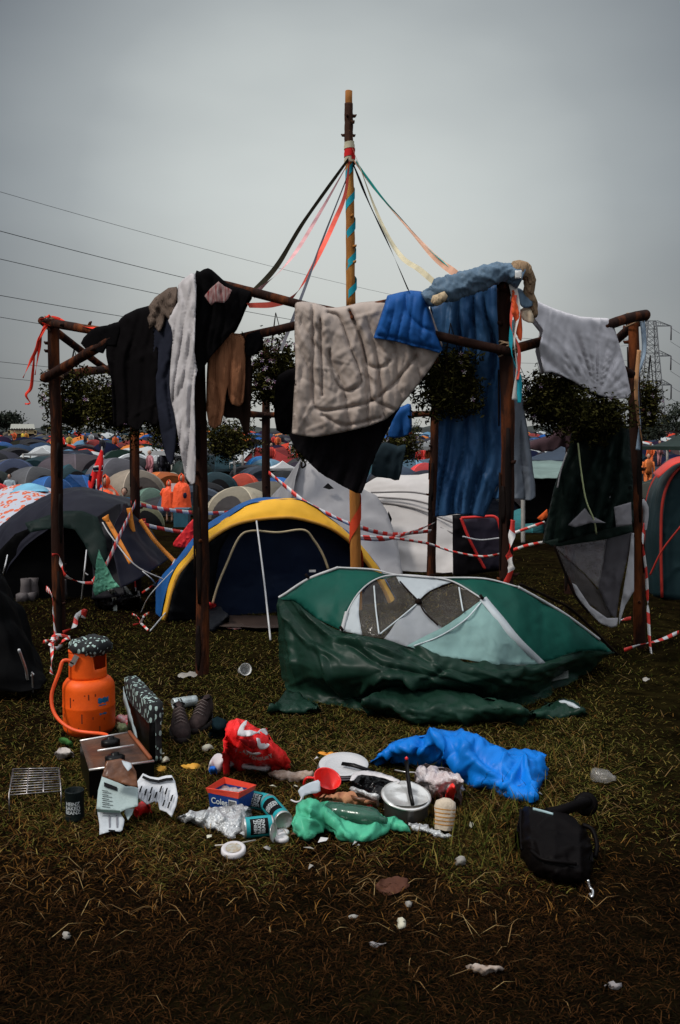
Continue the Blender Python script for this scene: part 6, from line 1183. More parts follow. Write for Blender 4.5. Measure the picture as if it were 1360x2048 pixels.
tcord([(800, 1163), (818, 1183), (837, 1203), (850, 1225), (876, 1250)], .005, 'pole', BARK, .02); tcord([(837, 1203), (862, 1182), (905, 1165)], .005, 'pole', BARK, .02)
mb = MB(); mb.lathe([(.001, -.02), (.020, -.012), (.020, .012), (.001, .02)], Matrix.Translation(P(837, 1203, YT(837, 1203, .03))), 12); mb.build('hub', BARK, gt_)
for a_, b2 in ((686, 1261), (617, 1156), (966, 1198)): mb = MB(); mb.tube([P(a_, b2, YT(a_, b2, .03)), P(a_ - 6, b2 - 8, YT(a_, b2, .03))], .010, 6); mb.build('toggle', BARK, gt_)
# dark skirt bulging to the viewer
sk = [[(a_, b2, Y_ + .004) for a_, b2, Y_ in EDG],
      [(554, 1225, 6.45), (586, 1250, 6.22), (640, 1275, 5.98), (690, 1288, 5.85), (745, 1298, 5.74), (815, 1314, 5.66), (891, 1336, 5.60), (985, 1350, 5.64), (1070, 1346, 5.85), (1150, 1318, 6.3), (1226, 1307, 6.82)],
      [(555, 1280, 6.42), (580, 1320, 6.1), (635, 1340, 5.84), (690, 1350, 5.72), (750, 1352, 5.66), (820, 1362, 5.62), (900, 1372, 5.60), (980, 1378, 5.66), (1060, 1366, 5.86), (1130, 1340, 6.25), (1218, 1310, 6.8)],
      [(558, 1335, 6.46), (580, 1372, 6.18), (635, 1388, 5.96), (700, 1396, 5.88), (760, 1396, 5.86), (830, 1400, 5.84), (900, 1400, 5.84), (980, 1402, 5.86), (1050, 1392, 5.96), (1120, 1362, 6.3), (1208, 1316, 6.8)],
      [(560, 1362, 6.50), (590, 1402, 6.00), (640, 1420, 5.82), (700, 1432, 5.72), (760, 1438, 5.68), (830, 1446, 5.60), (900, 1445, 5.62), (980, 1440, 5.68), (1050, 1430, 5.78), (1110, 1398, 6.10), (1200, 1322, 6.95)]]
mb = MB(); mb.grid(px_rows(sk, 190, 90)); crumple(mb, .035, 1.2, 21, 2); crumple(mb, .012, 4, 5, mode='facet')
SKR = [([(561, 1212), (590, 1255), (620, 1290), (680, 1320)], 10, .05), ([(600, 1212), (640, 1255), (668, 1279), (740, 1290), (800, 1312)], 9, .045), ([(813, 1290), (870, 1318), (947, 1342), (1028, 1370)], 10, .06), ([(1059, 1432), (1110, 1402), (1170, 1366), (1222, 1312)], 9, .06), ([(716, 1384), (742, 1362), (768, 1350), (800, 1352), (850, 1372)], 9, .08), ([(730, 1404), (770, 1388), (840, 1386), (924, 1400), (1000, 1420)], 9, .07), ([(575, 1230), (582, 1300), (600, 1370)], 9, .04), ([(640, 1300), (660, 1360), (720, 1420)], 9, .04), ([(900, 1330), (860, 1360), (800, 1380)], 9, -.04), ([(980, 1350), (1060, 1345), (1150, 1315)], 9, .04), ([(700, 1290), (760, 1330), (860, 1352), (960, 1380)], 9, -.04), ([(1060, 1335), (1000, 1365), (960, 1400)], 8, .035)]
ridge_px(mb, lines_to_segs(SKR) + random_creases([(556, 1196), (1228, 1304), (1060, 1446), (560, 1360)], 3, .9, .35, .5, .013, 6, .25)); mb.build('green_skirt', GDK, gt_, solid=.003)
# folded rolls of the flysheet on the grass
mb = MB(); mound(mb, [(722, 1408), (760, 1385), (800, 1376), (860, 1378), (940, 1388), (1020, 1406), (1064, 1428), (1000, 1441), (900, 1450), (830, 1450), (780, 1434)], .13, seed=21, amp=.022, scale=4, fine=.4, camp=.02, cang=.15, cspread=.4); mb.build('flysheet_fold', GDK, gt_, solid=.003)
mb = MB(); mound(mb, [(1050, 1432), (1080, 1415), (1125, 1398), (1150, 1406), (1176, 1430), (1120, 1437)], .05, seed=23, amp=.02, scale=9); mb.build('flysheet_corner', GDK, gt_, solid=.003)
mb = MB(); mound(mb, [(1112, 1405), (1128, 1400), (1150, 1408), (1168, 1420), (1150, 1418), (1130, 1410)], .03, seed=24, amp=.004, base=.045, step=4); mb.build('white_corner', WNY, gt_, solid=.003)
mb = MB(); mound(mb, [(535, 1424), (556, 1402), (574, 1384), (612, 1396), (640, 1424)], .05, seed=25, amp=.02, scale=9); mb.build('flysheet_corner', GDK, gt_, solid=.003)
mb = MB(); mb.grid(px_rows([[(a_, 1330 - abs(a_ - 880) * .05, 6.55) for a_, b2, Y_ in RIM if 610 < a_ < 1140], [(a_, 1385 - abs(a_ - 880) * .1, 6.2) for a_, b2, Y_ in RIM if 610 < a_ < 1140]], 50, 12)); crumple(mb, .02, 4, 6); mb.build('groundsheet', nylon('grey_groundsheet', (.10, .11, .10)), gt_, solid=.003)
cord([P(1040, 1168, 6.35), P(1100, 1196, 6.6), P(1150, 1225, 6.9), G(1236, 1310)], .010, BARK, 'bent_pole', gt_)
cord([P(905, 1146, 6.3), P(860, 1150, 6.3)], .006, BARK, 'bent_pole', gt_)
# ================================================================== GAS BOTTLE
ORG = mat('orange_enamel', (.92, .115, .006), .5, .12, 5, bump=.25, bs=40, bdist=.004, spec=.25, col2=(.62, .070, .006))
gc = G(179, 1462); gb = thing('gas_bottle', 'orange gas bottle with patterned black cloth stuffed in its collar', 'gas bottle', gc)
ppm = F / (gc.y * 1.0); rb_ = 52 / ppm
T_ = Matrix.Translation(gc)
mb = MB(); hB = .292
mb.lathe([(rb_ * .88, 0), (rb_ * .9, .012), (rb_ * .97, .018), (rb_, .035), (rb_, .14), (rb_ * 1.014, .146), (rb_ * 1.014, .154), (rb_, .160), (rb_, .245), (rb_ * .97, .268), (rb_ * .86, .290), (rb_ * .70, .302), (rb_ * .2, .308)], T_, 48); mb.build('body', ORG, gb)
mb = MB(); rc = .098; rows = []
for k in range(9):
    z = .296 + k / 8 * .150; rows.append([gc + Vector((math.cos(t_) * rc * (1 - .03 * k / 8) - .003, math.sin(t_) * rc * (1 - .03 * k / 8), z if not (k > 2 and -.95 < t_ < .10) else min(z, .352 if t_ > -.75 else .352 + (.95 + t_) * -.0))) for t_ in np.linspace(-math.pi, math.pi, 64)])
mb.grid(rows); mb.build('collar', ORG, gb, solid=.006)
mb = MB(); mb.tube([gc + Vector((math.cos(t_) * rc * .972 - .003, math.sin(t_) * rc * .972, .446)) for t_ in np.linspace(.12, math.pi * 2 - .97, 50)], .0065, 8); mb.build('collar_rim', ORG, gb)
mb = MB(); mb.lathe([(.03, .30), (.03, .34), (.018, .345), (.018, .38), (.03, .385), (.03, .40)], T_, 14); mb.build('valve', mat('brass', (.35, .25, .08), .4, metal=.8, bump=0), gb)
mb = MB(); mb.tube(cr_curve([gc + Vector((-.06, -.07, .40)), gc + Vector((-.11, -.085, .405)), P(118, 1345, gc.y - .10), P(103, 1392, gc.y - .12), P(112, 1432, gc.y - .16), P(148, 1460, gc.y - .22), P(206, 1468, gc.y - .30), G(216, 1474, .125)], 60), .0095, 10); mb.build('hose', mat('orange_rubber', (.80, .10, .025), .45, bump=.1), gb)
def decal(th0, th1, z0, z1, m_, nm, r_=None, n=12, jag=0):
    mb = MB(); mb.grid([[gc + Vector((math.cos(t_) * (r_ or rb_) * 1.006, math.sin(t_) * (r_ or rb_) * 1.006, z0 + (z1 - z0) * j / 4 + jag * math.sin(t_ * 30 + j))) for t_ in np.linspace(th0, th1, n)] for j in range(5)]); return mb.build(nm, m_, gb)
BLD = mat('blue_label', (.01, .13, .27), .6, .5, 20)
decal(-.98, -.50, .182, .210, BLD, 'blue_label', jag=.003); decal(-.92, -.60, .120, .128, BLD, 'blue_label', jag=.002); decal(-.95, -.62, .168, .174, BLD, 'blue_label')
RST = mat('rust_streak', (.18, .03, .01), .7)
for th, a_, c_ in ((-1.62, .08, .13), (-1.35, .205, .235), (-.95, .03, .06), (-2.1, .16, .215), (-1.95, .20, .208), (-2.5, .10, .12), (-1.1, .222, .236), (-1.75, .05, .058), (-1.5, .226, .232), (-2.3, .02, .07), (-1.2, .10, .112), (-.75, .09, .10)): decal(th, th + .045, a_, c_, RST, 'rust_streak', n=4)
tg = MB(); tg.box(gc + Vector((-.045, -.104, .415)), (.028, .008, .05), Matrix.Rotation(.5, 3, 'Y')); tg.box(gc + Vector((-.062, -.104, .392)), (.022, .008, .022), Matrix.Rotation(.5, 3, 'Y')); tg.build('metal_clip', mat('dull_steel', (.40, .36, .32), .4, metal=.5), gb, smooth=False)
LEAFP = spot_mat('black_leaf_print', (.004, .005, .006), (.34, .46, .42), 26, .36, .8, (1.9, 1.9, 1))
mb = MB(); mb.lathe([(.02, -.03), (.075, -.015), (.10, .01), (.105, .035), (.085, .06), (.04, .072), (.001, .07)], Matrix.Translation(gc + Vector((.012, -.01, .445))) @ Matrix.Scale(1.12, 4, (1, 0, 0)), 40); crumple(mb, .030, 13, 4); tag(mb.build('patterned_cloth', LEAFP), 'black cloth with pale green leaf print bunched on top of the gas bottle', 'cloth')
# ================================================================== CAMP STOVE with patterned lid
BKM = mat('black_enamel', (.008, .007, .007), .35, spec=.5, bump=.1); BRS = mat('brown_steel', (.17, .075, .04), .35, .5, 7, metal=.35, bump=.2, col2=(.05, .03, .025)); STL = mat('bright_steel', (.62, .60, .58), .3, metal=.6, bump=0)
sv = thing('camp_stove', 'old brown two burner camping stove with white metal edges before the gas bottle', 'stove', G(235, 1580))
hs = .13; q4 = [G(160, 1482, hs), G(262, 1464, hs), G(308, 1522, hs), G(178, 1540, hs)]
mb = MB(); mb.add([p for p in q4] + [Vector((p.x, p.y, 0)) for p in q4], [(0, 3, 7, 4), (3, 2, 6, 7), (2, 1, 5, 6), (1, 0, 4, 5)]); mb.build('case', BKM, sv, smooth=False)
mb = MB(); mb.grid([[q4[0].lerp(q4[1], i / 20).lerp(q4[3].lerp(q4[2], i / 20), j / 14) - Vector((0, 0, .012 * min(1, min(i, 20 - i, j, 14 - j) / 1.5))) for i in range(21)] for j in range(15)]); mb.build('top_plate', BRS, sv)
for a_, b2 in ((0, 1), (3, 2)): mb = MB(); mb.tube([q4[a_], q4[b2]], .006, 6); mb.build('steel_edge', STL, sv)
for f, g_ in ((.52, .24), (.45, .78)):
    c = q4[0].lerp(q4[1], f).lerp(q4[3].lerp(q4[2], f), g_); mb = MB(); mb.lathe([(.045, -.01), (.045, .012), (.030, .02), (.018, .02), (.018, .03), (.001, .032)], Matrix.Translation(c), 20); mb.build('burner', BKM, sv)
c = q4[0].lerp(q4[3], .52); d_ = q4[1].lerp(q4[2], .52); mb = MB(); mb.tube([c.lerp(d_, .22) + Vector((0, 0, .012)), c.lerp(d_, .85) + Vector((0, 0, .012))], .006, 6); mb.build('pan_support', STL, sv)
mb = MB(); mb.tube([q4[1].lerp(q4[2], .02) + Vector((-.01, 0, .004)), q4[1].lerp(q4[2], .95) + Vector((-.01, 0, .004))], .010, 4); mb.build('rusty_edge', mat('rust', (.25, .07, .025), .7), sv)
# stool (standing on its side) covered with leaf print
sl_ = thing('folding_seat', 'black folding seat with pale leaf print standing on edge right of the stove', 'seat', G(300, 1525))
b0, b1 = G(324, 1526), G(276, 1468); up_v = Vector((0, 0, 1)); ax_ = (b1 - b0); top0 = P(324, 1402, b0.y).z; top1 = P(276, 1352, b1.y).z; nrm = Vector((-ax_.y, ax_.x, 0)).normalized(); nrm = nrm if nrm.x < 0 else -nrm
def slab(t0_, t1_, zb0, zb1, z0, z1, n0, n1, nm, m_, am=.004, solid=0):
    mb = MB(); rows = []
    prof = [(n0, 0), (n0, .5), (n0, .93), (n0 + (n1 - n0) * .15, 1.0), (n0 + (n1 - n0) * .85, 1.0), (n1, .93), (n1, .5), (n1, 0)]
    for pn, f in prof:
        r = []
        for i in range(16):
            t_ = t0_ + (t1_ - t0_) * i / 15; zt = z0 + (z1 - z0) * t_; r.append(b0 + ax_ * t_ + nrm * pn + Vector((0, 0, zb0 + (zt - zb0) * f)))
        rows.append(r)
    mb.grid(rows); n_ = len(mb.v); mb.f.append(tuple(j * 16 for j in range(8))); mb.f.append(tuple(j * 16 + 15 for j in range(8))[::-1]); crumple(mb, am, 16, 3); return mb.build(nm, m_, sl_, solid=solid)
slab(0, 1, 0, 0, top0 - .02, top1 - .02, .004, .055, 'black_side', BKM, 0)
slab(-.02, 1.02, top0 - .10, 0, top0, top1, -.006, .065, 'leaf_print_cover', LEAFP)
mb = MB(); mb.grid([[b0 - ax_ * .02 + nrm * (.0 + .03 * i / 3) + Vector((0, 0, z)) - Vector((.002, .008, 0)) for i in range(4)] for z in np.linspace(.02, top0 - .02, 18)]); crumple(mb, .006, 18, 2); mb.build('leaf_print_strip', LEAFP, sl_, solid=.004)
mb = MB(); mb.grid([[b0 + ax_ * (1.0 - .62 * i / 11) + nrm * .074 + Vector((0, 0, top1 - .12 - .155 * i / 11 + .035 * j * (1 - .5 * i / 11))) for i in range(12)] for j in range(3)]); crumple(mb, .008, 20, 5); mb.build('pale_band', cloth('pale_leaf_band', (.28, .33, .34), ns=60), sl_, solid=.004)
# ================================================================== RUBBISH: left group
def gfn(poly, Hf, ex=.8, base=0, off=.0):
    b_ = [Vector(p) for p in poly]
    hf = Hf if callable(Hf) else (lambda a: Hf)
    def f(px, py, o=off):
        top, lo = top_of(b_, px); top, lo = (py, py + 1) if top > 1e8 else (top, lo); t = max(0, min(1, (lo - py) / max(1, lo - top))); h = base + hf(px) * min(1, (lo - top) / 14) * math.sin(t * math.pi / 2) ** ex
        q = G(px, py, h); return q + (Vector((0, 0, H)) - q).normalized() * o
    return f
def text_px(body, cx_, cy_, size, fn, m_, parent, ang=0, nm='lettering', bold=.01, curve=0, o=.012):
    vs, fs = text2d(body, size, bold); ca, sa = math.cos(ang), math.sin(ang); mb = MB(); mb.add([fn(cx_ + v_.x * ca + v_.y * sa, cy_ + v_.x * sa - v_.y * ca + curve * v_.x ** 2, o) for v_ in vs], fs); return mb.build(nm, m_, parent, smooth=False)
BLKP = mat('black_print', (.01, .01, .012), .6, bump=0)
def lean_sheet(poly, h0, h1, nm, m_, parent, step=5, amp=.006, seed=1, solid=.002, sm=1, o=0):
    y1 = max(p[1] for p in poly); y0 = min(p[1] for p in poly); fn = lambda a_, b2, o_=0: (lambda q: q + (Vector((0, 0, H)) - q).normalized() * (o + o_))(G(a_, b2, h0 + (h1 - h0) * (y1 - b2) / (y1 - y0)))
    mb = MB(); flat_patch(mb, poly, fn, step, sm); crumple(mb, amp, 9, seed); return mb.build(nm, m_, parent, solid=solid), fn
cb = thing('food_carton', 'opened pale green food carton with brown end leaning against the stove', 'carton', G(225, 1668))
CARD = mat('mint_card', (.34, .42, .41), .6, .1, 4, bump=.2); CLB = mat('brown_packet', (.20, .08, .035), .3, .5, 14, bump=.6, bs=16, col2=(.07, .03, .018))
o_, f1 = lean_sheet([(204, 1553), (212, 1522), (241, 1517), (262, 1525), (272, 1543), (276, 1575), (260, 1572), (230, 1563)], .17, .27, 'brown_end', CLB, cb, seed=2, amp=.012, o=.004)
o_, f2 = lean_sheet([(204, 1551), (230, 1562), (252, 1573), (276, 1573), (276, 1612), (252, 1618), (240, 1625), (193, 1618), (196, 1580)], .07, .18, 'printed_side', CARD, cb, seed=3)
o_, f3 = lean_sheet([(195, 1624), (240, 1626), (249, 1640), (245, 1660), (240, 1664), (222, 1663), (199, 1670), (199, 1650)], 0.01, .06, 'lower_flap', mat('white_card', (.45, .48, .50), .6), cb, seed=4)
lean_sheet([(250, 1616), (268, 1617), (264, 1628), (256, 1640), (249, 1626)], .04, .06, 'side_flap', CARD, cb, seed=5)
lean_sheet([(243, 1520), (262, 1526), (264, 1534), (256, 1542), (246, 1528)], .25, .27, 'white_tab', WNY, cb, seed=6, o=.012)
def bar(fn, pts, nm, par, m_=BLKP, o=.006): mb = MB(); mb.add([fn(a_, b2, o) for a_, b2 in pts], [tuple(range(len(pts)))]); return mb.build(nm, m_, par, smooth=False)
bar(f2, [(208, 1564), (234, 1574), (234, 1582), (208, 1573)], 'print_bar', cb); bar(f2, [(194, 1619), (240, 1621), (240, 1626), (194, 1624)], 'print_bar', cb, mat('dark_green_print', (.03, .06, .05), .6, bump=0)); bar(f3, [(217, 1659), (230, 1660), (230, 1663), (217, 1662)], 'print_bar', cb, o=.008)
for k in range(9): bar(f2, [(204 + (k % 2), 1580 + k * 4), (216 + (k * 7) % 13, 1582 + k * 4), (216 + (k * 7) % 13, 1583 + k * 4), (204 + (k % 2), 1581.2 + k * 4)], 'print_line', cb)
for a_ in (217, 232): bar(f3, [(a_, 1630), (a_ + 3, 1630), (a_ + 4, 1655), (a_ + 1, 1655)], 'print_line', cb, mat('grey_print', (.15, .15, .17), .6, bump=0), o=.008)
sh = thing('boxer_shorts', 'white newspaper print boxer shorts with black waistband draped beside the carton', 'shorts', G(310, 1630))
spoly = [(286, 1547), (300, 1553), (317, 1556), (332, 1551), (343, 1550), (350, 1562), (356, 1593), (352, 1612), (343, 1634), (333, 1624), (319, 1619), (316, 1604), (308, 1602), (294, 1609), (276, 1596), (259, 1585), (270, 1568)]
o_, fs_ = lean_sheet(spoly, .04, .17, 'cloth', mat('white_cotton_print', (.56, .57, .59), .8, .1, 30), sh, step=4, amp=.010, seed=7, solid=.005)
bar(fs_, [(286, 1551), (300, 1557), (317, 1560), (332, 1556), (345, 1555), (347, 1561), (333, 1562), (317, 1566), (299, 1563), (284, 1556)], 'waistband', sh, o=.014)
for k, (a_, b2) in enumerate(((282, 1572), (292, 1578), (303, 1574), (312, 1584), (322, 1572), (333, 1576), (344, 1590), (338, 1604), (300, 1590), (328, 1600))): bar(fs_, [(a_, b2), (a_ + 3, b2 - .5), (a_ - 1, b2 + 13), (a_ - 4, b2 + 12)], 'print_bar', sh, o=.014)
for k in range(12): a_ = 272 + k * 6; bar(fs_, [(a_, 1580 + (k % 3) * 3), (a_ + 1.2, 1580 + (k % 3) * 3), (a_ - 2, 1596 + (k * 5) % 12), (a_ - 3, 1596 + (k * 5) % 12)], 'print_line', sh, MATS['grey_print'], o=.013)
mb = MB(); mound(mb, [(268, 1628), (276, 1606), (290, 1600), (300, 1612), (296, 1624), (278, 1634)], .06, seed=31); tag(mb.build('red_packet', mat('red_plastic', (.70, .02, .02), .4)), 'red packet behind the carton and below the boxer shorts', 'packet')
# dark tin
def txt_cyl(words, r_, zc, Mx, m_, par, size=.022, th0=-math.pi / 2, o=1.012, bold=.0006):
    vs, fs = text2d(words, size, bold); mb = MB(); mb.add([Mx @ Vector((math.cos(th0 + v_.x / r_) * r_ * o, math.sin(th0 + v_.x / r_) * r_ * o, zc + v_.y)) for v_ in vs], fs); return mb.build('lettering', m_, par, smooth=False)
LET = mat('pale_lettering', (.45, .48, .48), .6, bump=0)
dc = G(150, 1638); dk_ = thing('dark_tin', 'dark food tin standing upright beside the wire grill', 'tin', dc); Md = Matrix.Translation(dc)
mb = MB(); mb.lathe([(.038, 0), (.040, .004), (.039, .01), (.039, .118), (.040, .122), (.038, .126), (.036, .124), (.036, .03), (.001, .03)], Md, 32, cap=False); mb.build('body', mat('dark_tin_paint', (.014, .022, .022), .45), dk_)
txt_cyl('HEINZ\nBAKED\nBEANZ', .039, .058, Md, LET, dk_, .021)
# wire grill
gr_ = thing('wire_grill', 'blackened wire barbecue grill on short legs at the far left', 'grill', G(70, 1590)); c4 = [G(26, 1538, .09), G(118, 1536, .09), G(122, 1582, .09), G(18, 1590, .09)]
WM = mat('grill_wire', (.42, .40, .39), .3, .6, 30, metal=.8, bump=0, col2=(.05, .04, .04))
mb = MB()
for k in range(11): f = k / 10; mb.tube([c4[0].lerp(c4[3], f), c4[1].lerp(c4[2], f)], .0028, 5)
for f in (0, .34, .66, 1): mb.tube([c4[0].lerp(c4[1], f), c4[3].lerp(c4[2], f)], .0034, 5)
mb.build('grid', WM, gr_)
for c in c4: mb = MB(); mb.tube([c, Vector((c.x, c.y, 0))], .003, 5); mb.build('leg', WM, gr_)
for (pl, h_, m_, nm, lb, cat_) in [
    ([(110, 1505), (118, 1497), (132, 1494), (146, 1504), (144, 1512), (122, 1518), (110, 1514)], .05, mat('paper_tissue', (.45, .40, .36), .8), 'paper_scrap', 'crumpled off-white tissue left of the stove', 'tissue'),
    ([(120, 1478), (128, 1474), (142, 1482), (146, 1492), (136, 1492), (122, 1486)], .05, leaf_mat('cabbage', [(.05, .14, .04), (.08, .2, .06)]), 'lettuce_leaf', 'green lettuce leaf left of the stove', 'leaf'),
    ([(232, 1434), (242, 1428), (262, 1430), (270, 1436), (268, 1452), (256, 1460), (244, 1452), (234, 1446)], .06, mat('red_net', (.62, .03, .03), .5, col2=(.6, .5, .5), ns=34, var=0), 'packet', 'red and white packet between the gas bottle and the leaf print seat', 'packet'),
    ([(230, 1452), (236, 1444), (250, 1446), (254, 1460), (240, 1464)], .04, mat('salad_green', (.10, .15, .03), .6, col2=(.4, .42, .25), ns=40, var=0), 'salad', 'scraps of green salad by the gas bottle foot', 'salad'),
    ([(256, 1415), (262, 1408), (272, 1406), (272, 1424), (260, 1426)], .05, mat('clear_scrap', (.25, .27, .30), .3), 'plastic_scrap', 'greyish plastic scrap behind the leaf print seat', 'scrap'),
    ([(404, 1494), (412, 1489), (424, 1490), (427, 1497), (416, 1502), (406, 1501)], .025, mat('cream_scrap', (.50, .47, .36), .7), 'paper_scrap', 'small cream scrap between the shoes and the red bag', 'scrap'),
    ([(363, 1532), (376, 1528), (400, 1530), (398, 1536), (376, 1539)], .02, mat('yellow_peel', (.60, .30, .03), .6), 'peel', 'yellow peel on the grass right of the leaf print seat', 'peel'),
    ([(312, 1536), (322, 1530), (333, 1534), (330, 1541), (316, 1542)], .015, MATS['yellow_peel'], 'peel', 'small yellow peel just below the leaf print seat', 'peel'),
    ([(322, 1520), (330, 1512), (338, 1518), (336, 1526), (326, 1528)], .03, MATS['cream_scrap'], 'paper_scrap', 'pale scrap at the foot of the leaf print seat', 'scrap'),
    ([(636, 1506), (650, 1503), (676, 1504), (674, 1509), (650, 1512)], .02, mat('orange_peel', (.70, .28, .03), .6), 'peel', 'orange peel behind the pale plate', 'peel'),
    ([(540, 1548), (556, 1541), (582, 1544), (606, 1541), (628, 1544), (624, 1556), (596, 1562), (564, 1560), (546, 1555)], .03, mat('food_waste', (.45, .36, .30), .7, col2=(.22, .14, .09), ns=30, var=0), 'food_waste', 'spilled pale food waste between the red bag and the plate', 'food waste'),
    ([(356, 1350), (366, 1346), (392, 1345), (394, 1351), (376, 1355), (358, 1355)], .02, mat('pale_litter', (.28, .26, .23), .8), 'paper_scrap', 'pale scrap lying by the foot of the front left post', 'scrap'),
    ([(910, 1718), (920, 1715), (930, 1719), (930, 1728), (918, 1731), (911, 1727)], .03, MATS['pale_litter'], 'paper_scrap', 'rounded white scrap between the striped cup and black bag', 'scrap'),
    ([(811, 1806), (818, 1803), (824, 1808), (820, 1814), (812, 1812)], .02, MATS['pale_litter'], 'paper_scrap', 'tiny white scrap on the darkened ground below the green bag', 'scrap'),
    ([(934, 1932), (950, 1926), (974, 1930), (1002, 1932), (1004, 1944), (976, 1950), (946, 1946)], .03, mat('torn_tissue', (.24, .17, .13), .8, col2=(.42, .36, .31), ns=30, var=0), 'torn_tissue', 'torn white tissue near the bottom edge of the picture', 'tissue'),
    ([(126, 1866), (134, 1863), (142, 1869), (138, 1876), (128, 1874)], .02, MATS['pale_litter'], 'paper_scrap', 'tiny pale scrap at the lower left on the darkened ground', 'scrap'),
    ([(698, 1832), (708, 1829), (716, 1832), (712, 1837), (700, 1837)], .015, MATS['pale_litter'], 'paper_scrap', 'two-part pale scrap on the ground below the tin lid area', 'scrap'),
    ([(740, 1886), (756, 1884), (772, 1887), (770, 1892), (748, 1893)], .015, mat('dull_litter', (.22, .2, .2), .8), 'paper_scrap', 'dull grey scrap on the darkened ground at bottom centre', 'scrap'),
    ([(796, 1842), (804, 1838), (810, 1846), (806, 1856), (798, 1852)], .02, MATS['cream_scrap'], 'paper_scrap', 'small cream scrap beside straw on the darkened ground', 'scrap'),
    ([(1285, 1357), (1292, 1354), (1300, 1357), (1296, 1361), (1287, 1361)], .02, MATS['pale_litter'], 'paper_scrap', 'tiny white scrap on grass right of the collapsed tent', 'scrap'),
    ([(1212, 1968), (1222, 1962), (1240, 1966), (1236, 1980), (1216, 1978)], .02, MATS['dull_litter'], 'paper_scrap', 'dull scrap at the bottom right corner', 'scrap'),
    ([(752, 1770), (770, 1758), (796, 1752), (818, 1760), (810, 1778), (780, 1790), (758, 1784)], .015, mat('brown_leaf', (.10, .035, .018), .7), 'dead_leaf', 'reddish brown dead leaf flat on the grass below the green bag', 'leaf')]:
    mb = MB(); mound(mb, pl, h_, seed=len(pl) + int(pl[0][0]), amp=.010, scale=22, step=4); tag(mb.build(nm, m_), lb, cat_)
# toppled cup on the grass
cc = G(488, 1340, .03); mb = MB(); Mx = Matrix.Translation(cc) @ Matrix.Rotation(R(70), 4, 'X') @ Matrix.Rotation(R(20), 4, 'Y'); cu_ = thing('paper_cup', 'small white cup toppled on the grass in front of the yellow tent', 'cup', cc)
mb.lathe([(.001, -.05), (.030, -.05), (.040, .04), (.042, .045), (.037, .04), (.028, -.045), (.001, -.045)], Mx, 24, cap=False); mb.build('body', mat('cup_white', (.6, .6, .58), .5), cu_)
# crushed drinks can
def can_obj(a_, b_, r_, m_, root, nm='body', dent=0):
    a_ = Vector(a_); b_ = Vector(b_); d = (b_ - a_); L_ = d.length; Mx = Matrix.Translation(a_) @ d.to_track_quat('Z', 'Y').to_matrix().to_4x4(); mb = MB()
    mb.lathe([(r_ * .88, .004), (r_ * .95, 0), (r_, .004), (r_, L_ * .25), (r_ * .985, L_ * .26), (r_, L_ * .28), (r_, L_ * .5), (r_, L_ * .75), (r_ * .985, L_ * .77), (r_, L_ * .79), (r_, L_ - .004), (r_ * .95, L_), (r_ * .88, L_ - .004)], Mx, 32)
    if dent: crumple(mb, dent, 16, 3)
    mb.build(nm, m_, root); return Mx, L_
SIL = mat('silver_can', (.45, .50, .50), .35, .3, 30, metal=.5)
cn_ = thing('drinks_can', 'silvery crushed drinks can lying behind the shoes', 'can', G(366, 1414)); can_obj(G(346, 1408, .03), G(392, 1401, .03), .030, SIL, cn_, dent=.008)
for k in range(3): mb = MB(); a_ = G(349 + k * 6, 1407, .03); mb.lathe([(.0305, -.003), (.0318, 0), (.0305, .003)], Matrix.Translation(a_) @ (G(392, 1401, .03) - G(346, 1408, .03)).to_track_quat('Z', 'Y').to_matrix().to_4x4(), 20, cap=False); mb.build('dark_band', BLKP, cn_)
# pair of shoes
def shoe(px, py, yaw, lb, s_=1.0):
    c = G(px, py); r_ = thing('shoe', lb, 'shoe', c, None); Rz = Matrix.Rotation(yaw, 3, 'Z'); rows = []
    for y, hw, ht, z0 in ((-.15, .012, .03, .012), (-.135, .034, .052, .010), (-.10, .045, .066, .008), (-.05, .047, .085, .008), (0, .042, .105, .008), (.04, .037, .118, .008), (.09, .036, .125, .008), (.125, .030, .12, .01), (.14, .012, .10, .015)):
        rows.append([c + Rz @ Vector((math.cos(t_) * hw * (1 if math.sin(t_) < .2 else .85), y, z0 + ht * (.5 + .5 * math.sin(t_)))) * s_ for t_ in np.linspace(0, 2 * math.pi, 20, endpoint=False)])
    mb = MB(); mb.grid(rows, closed=True); mb.f.append(tuple(range(20))[::-1]); crumple(mb, .006, 20, int(px)); mb.build('upper', mat('brown_suede', (.050, .032, .030), .85, .4, 30), r_)
    mb = MB(); mb.grid([[c + Rz @ Vector((math.cos(t_) * (.048 if math.sin(t_) < .3 else .040), math.sin(t_) * .150 - .005, z)) * s_ for t_ in np.linspace(0, 2 * math.pi, 28)] for z in (0, .012, .026)]); mb.build('sole', mat('sole_rubber', (.035, .028, .026), .8), r_, solid=.006)
    for k in range(5): mb = MB(); y = -.075 + k * .022; zt = .085 + k * .010; mb.tube([c + Rz @ Vector((-.028, y, zt - .012)) * s_, c + Rz @ Vector((0, y - .004, zt + .006)) * s_, c + Rz @ Vector((.028, y, zt - .012)) * s_], .003, 5); mb.build('lace', mat('lace_grey', (.14, .11, .10), .8, bump=0), r_)
    mb = MB(); mb.lathe([(.001, 0), (.028, .001), (.034, .006)], Matrix.Translation(c + Rz @ Vector((0, .075, .120)) * s_) @ Matrix.Scale(1.4, 4, (0, 1, 0)), 16, cap=False); mb.build('opening', BK, r_)
shoe(360, 1468, R(12), 'left muddy dark brown shoe, nearer the leaf print seat', 1.12); shoe(404, 1450, R(-8), 'right muddy dark brown shoe, further back by the red bag', 1.08)
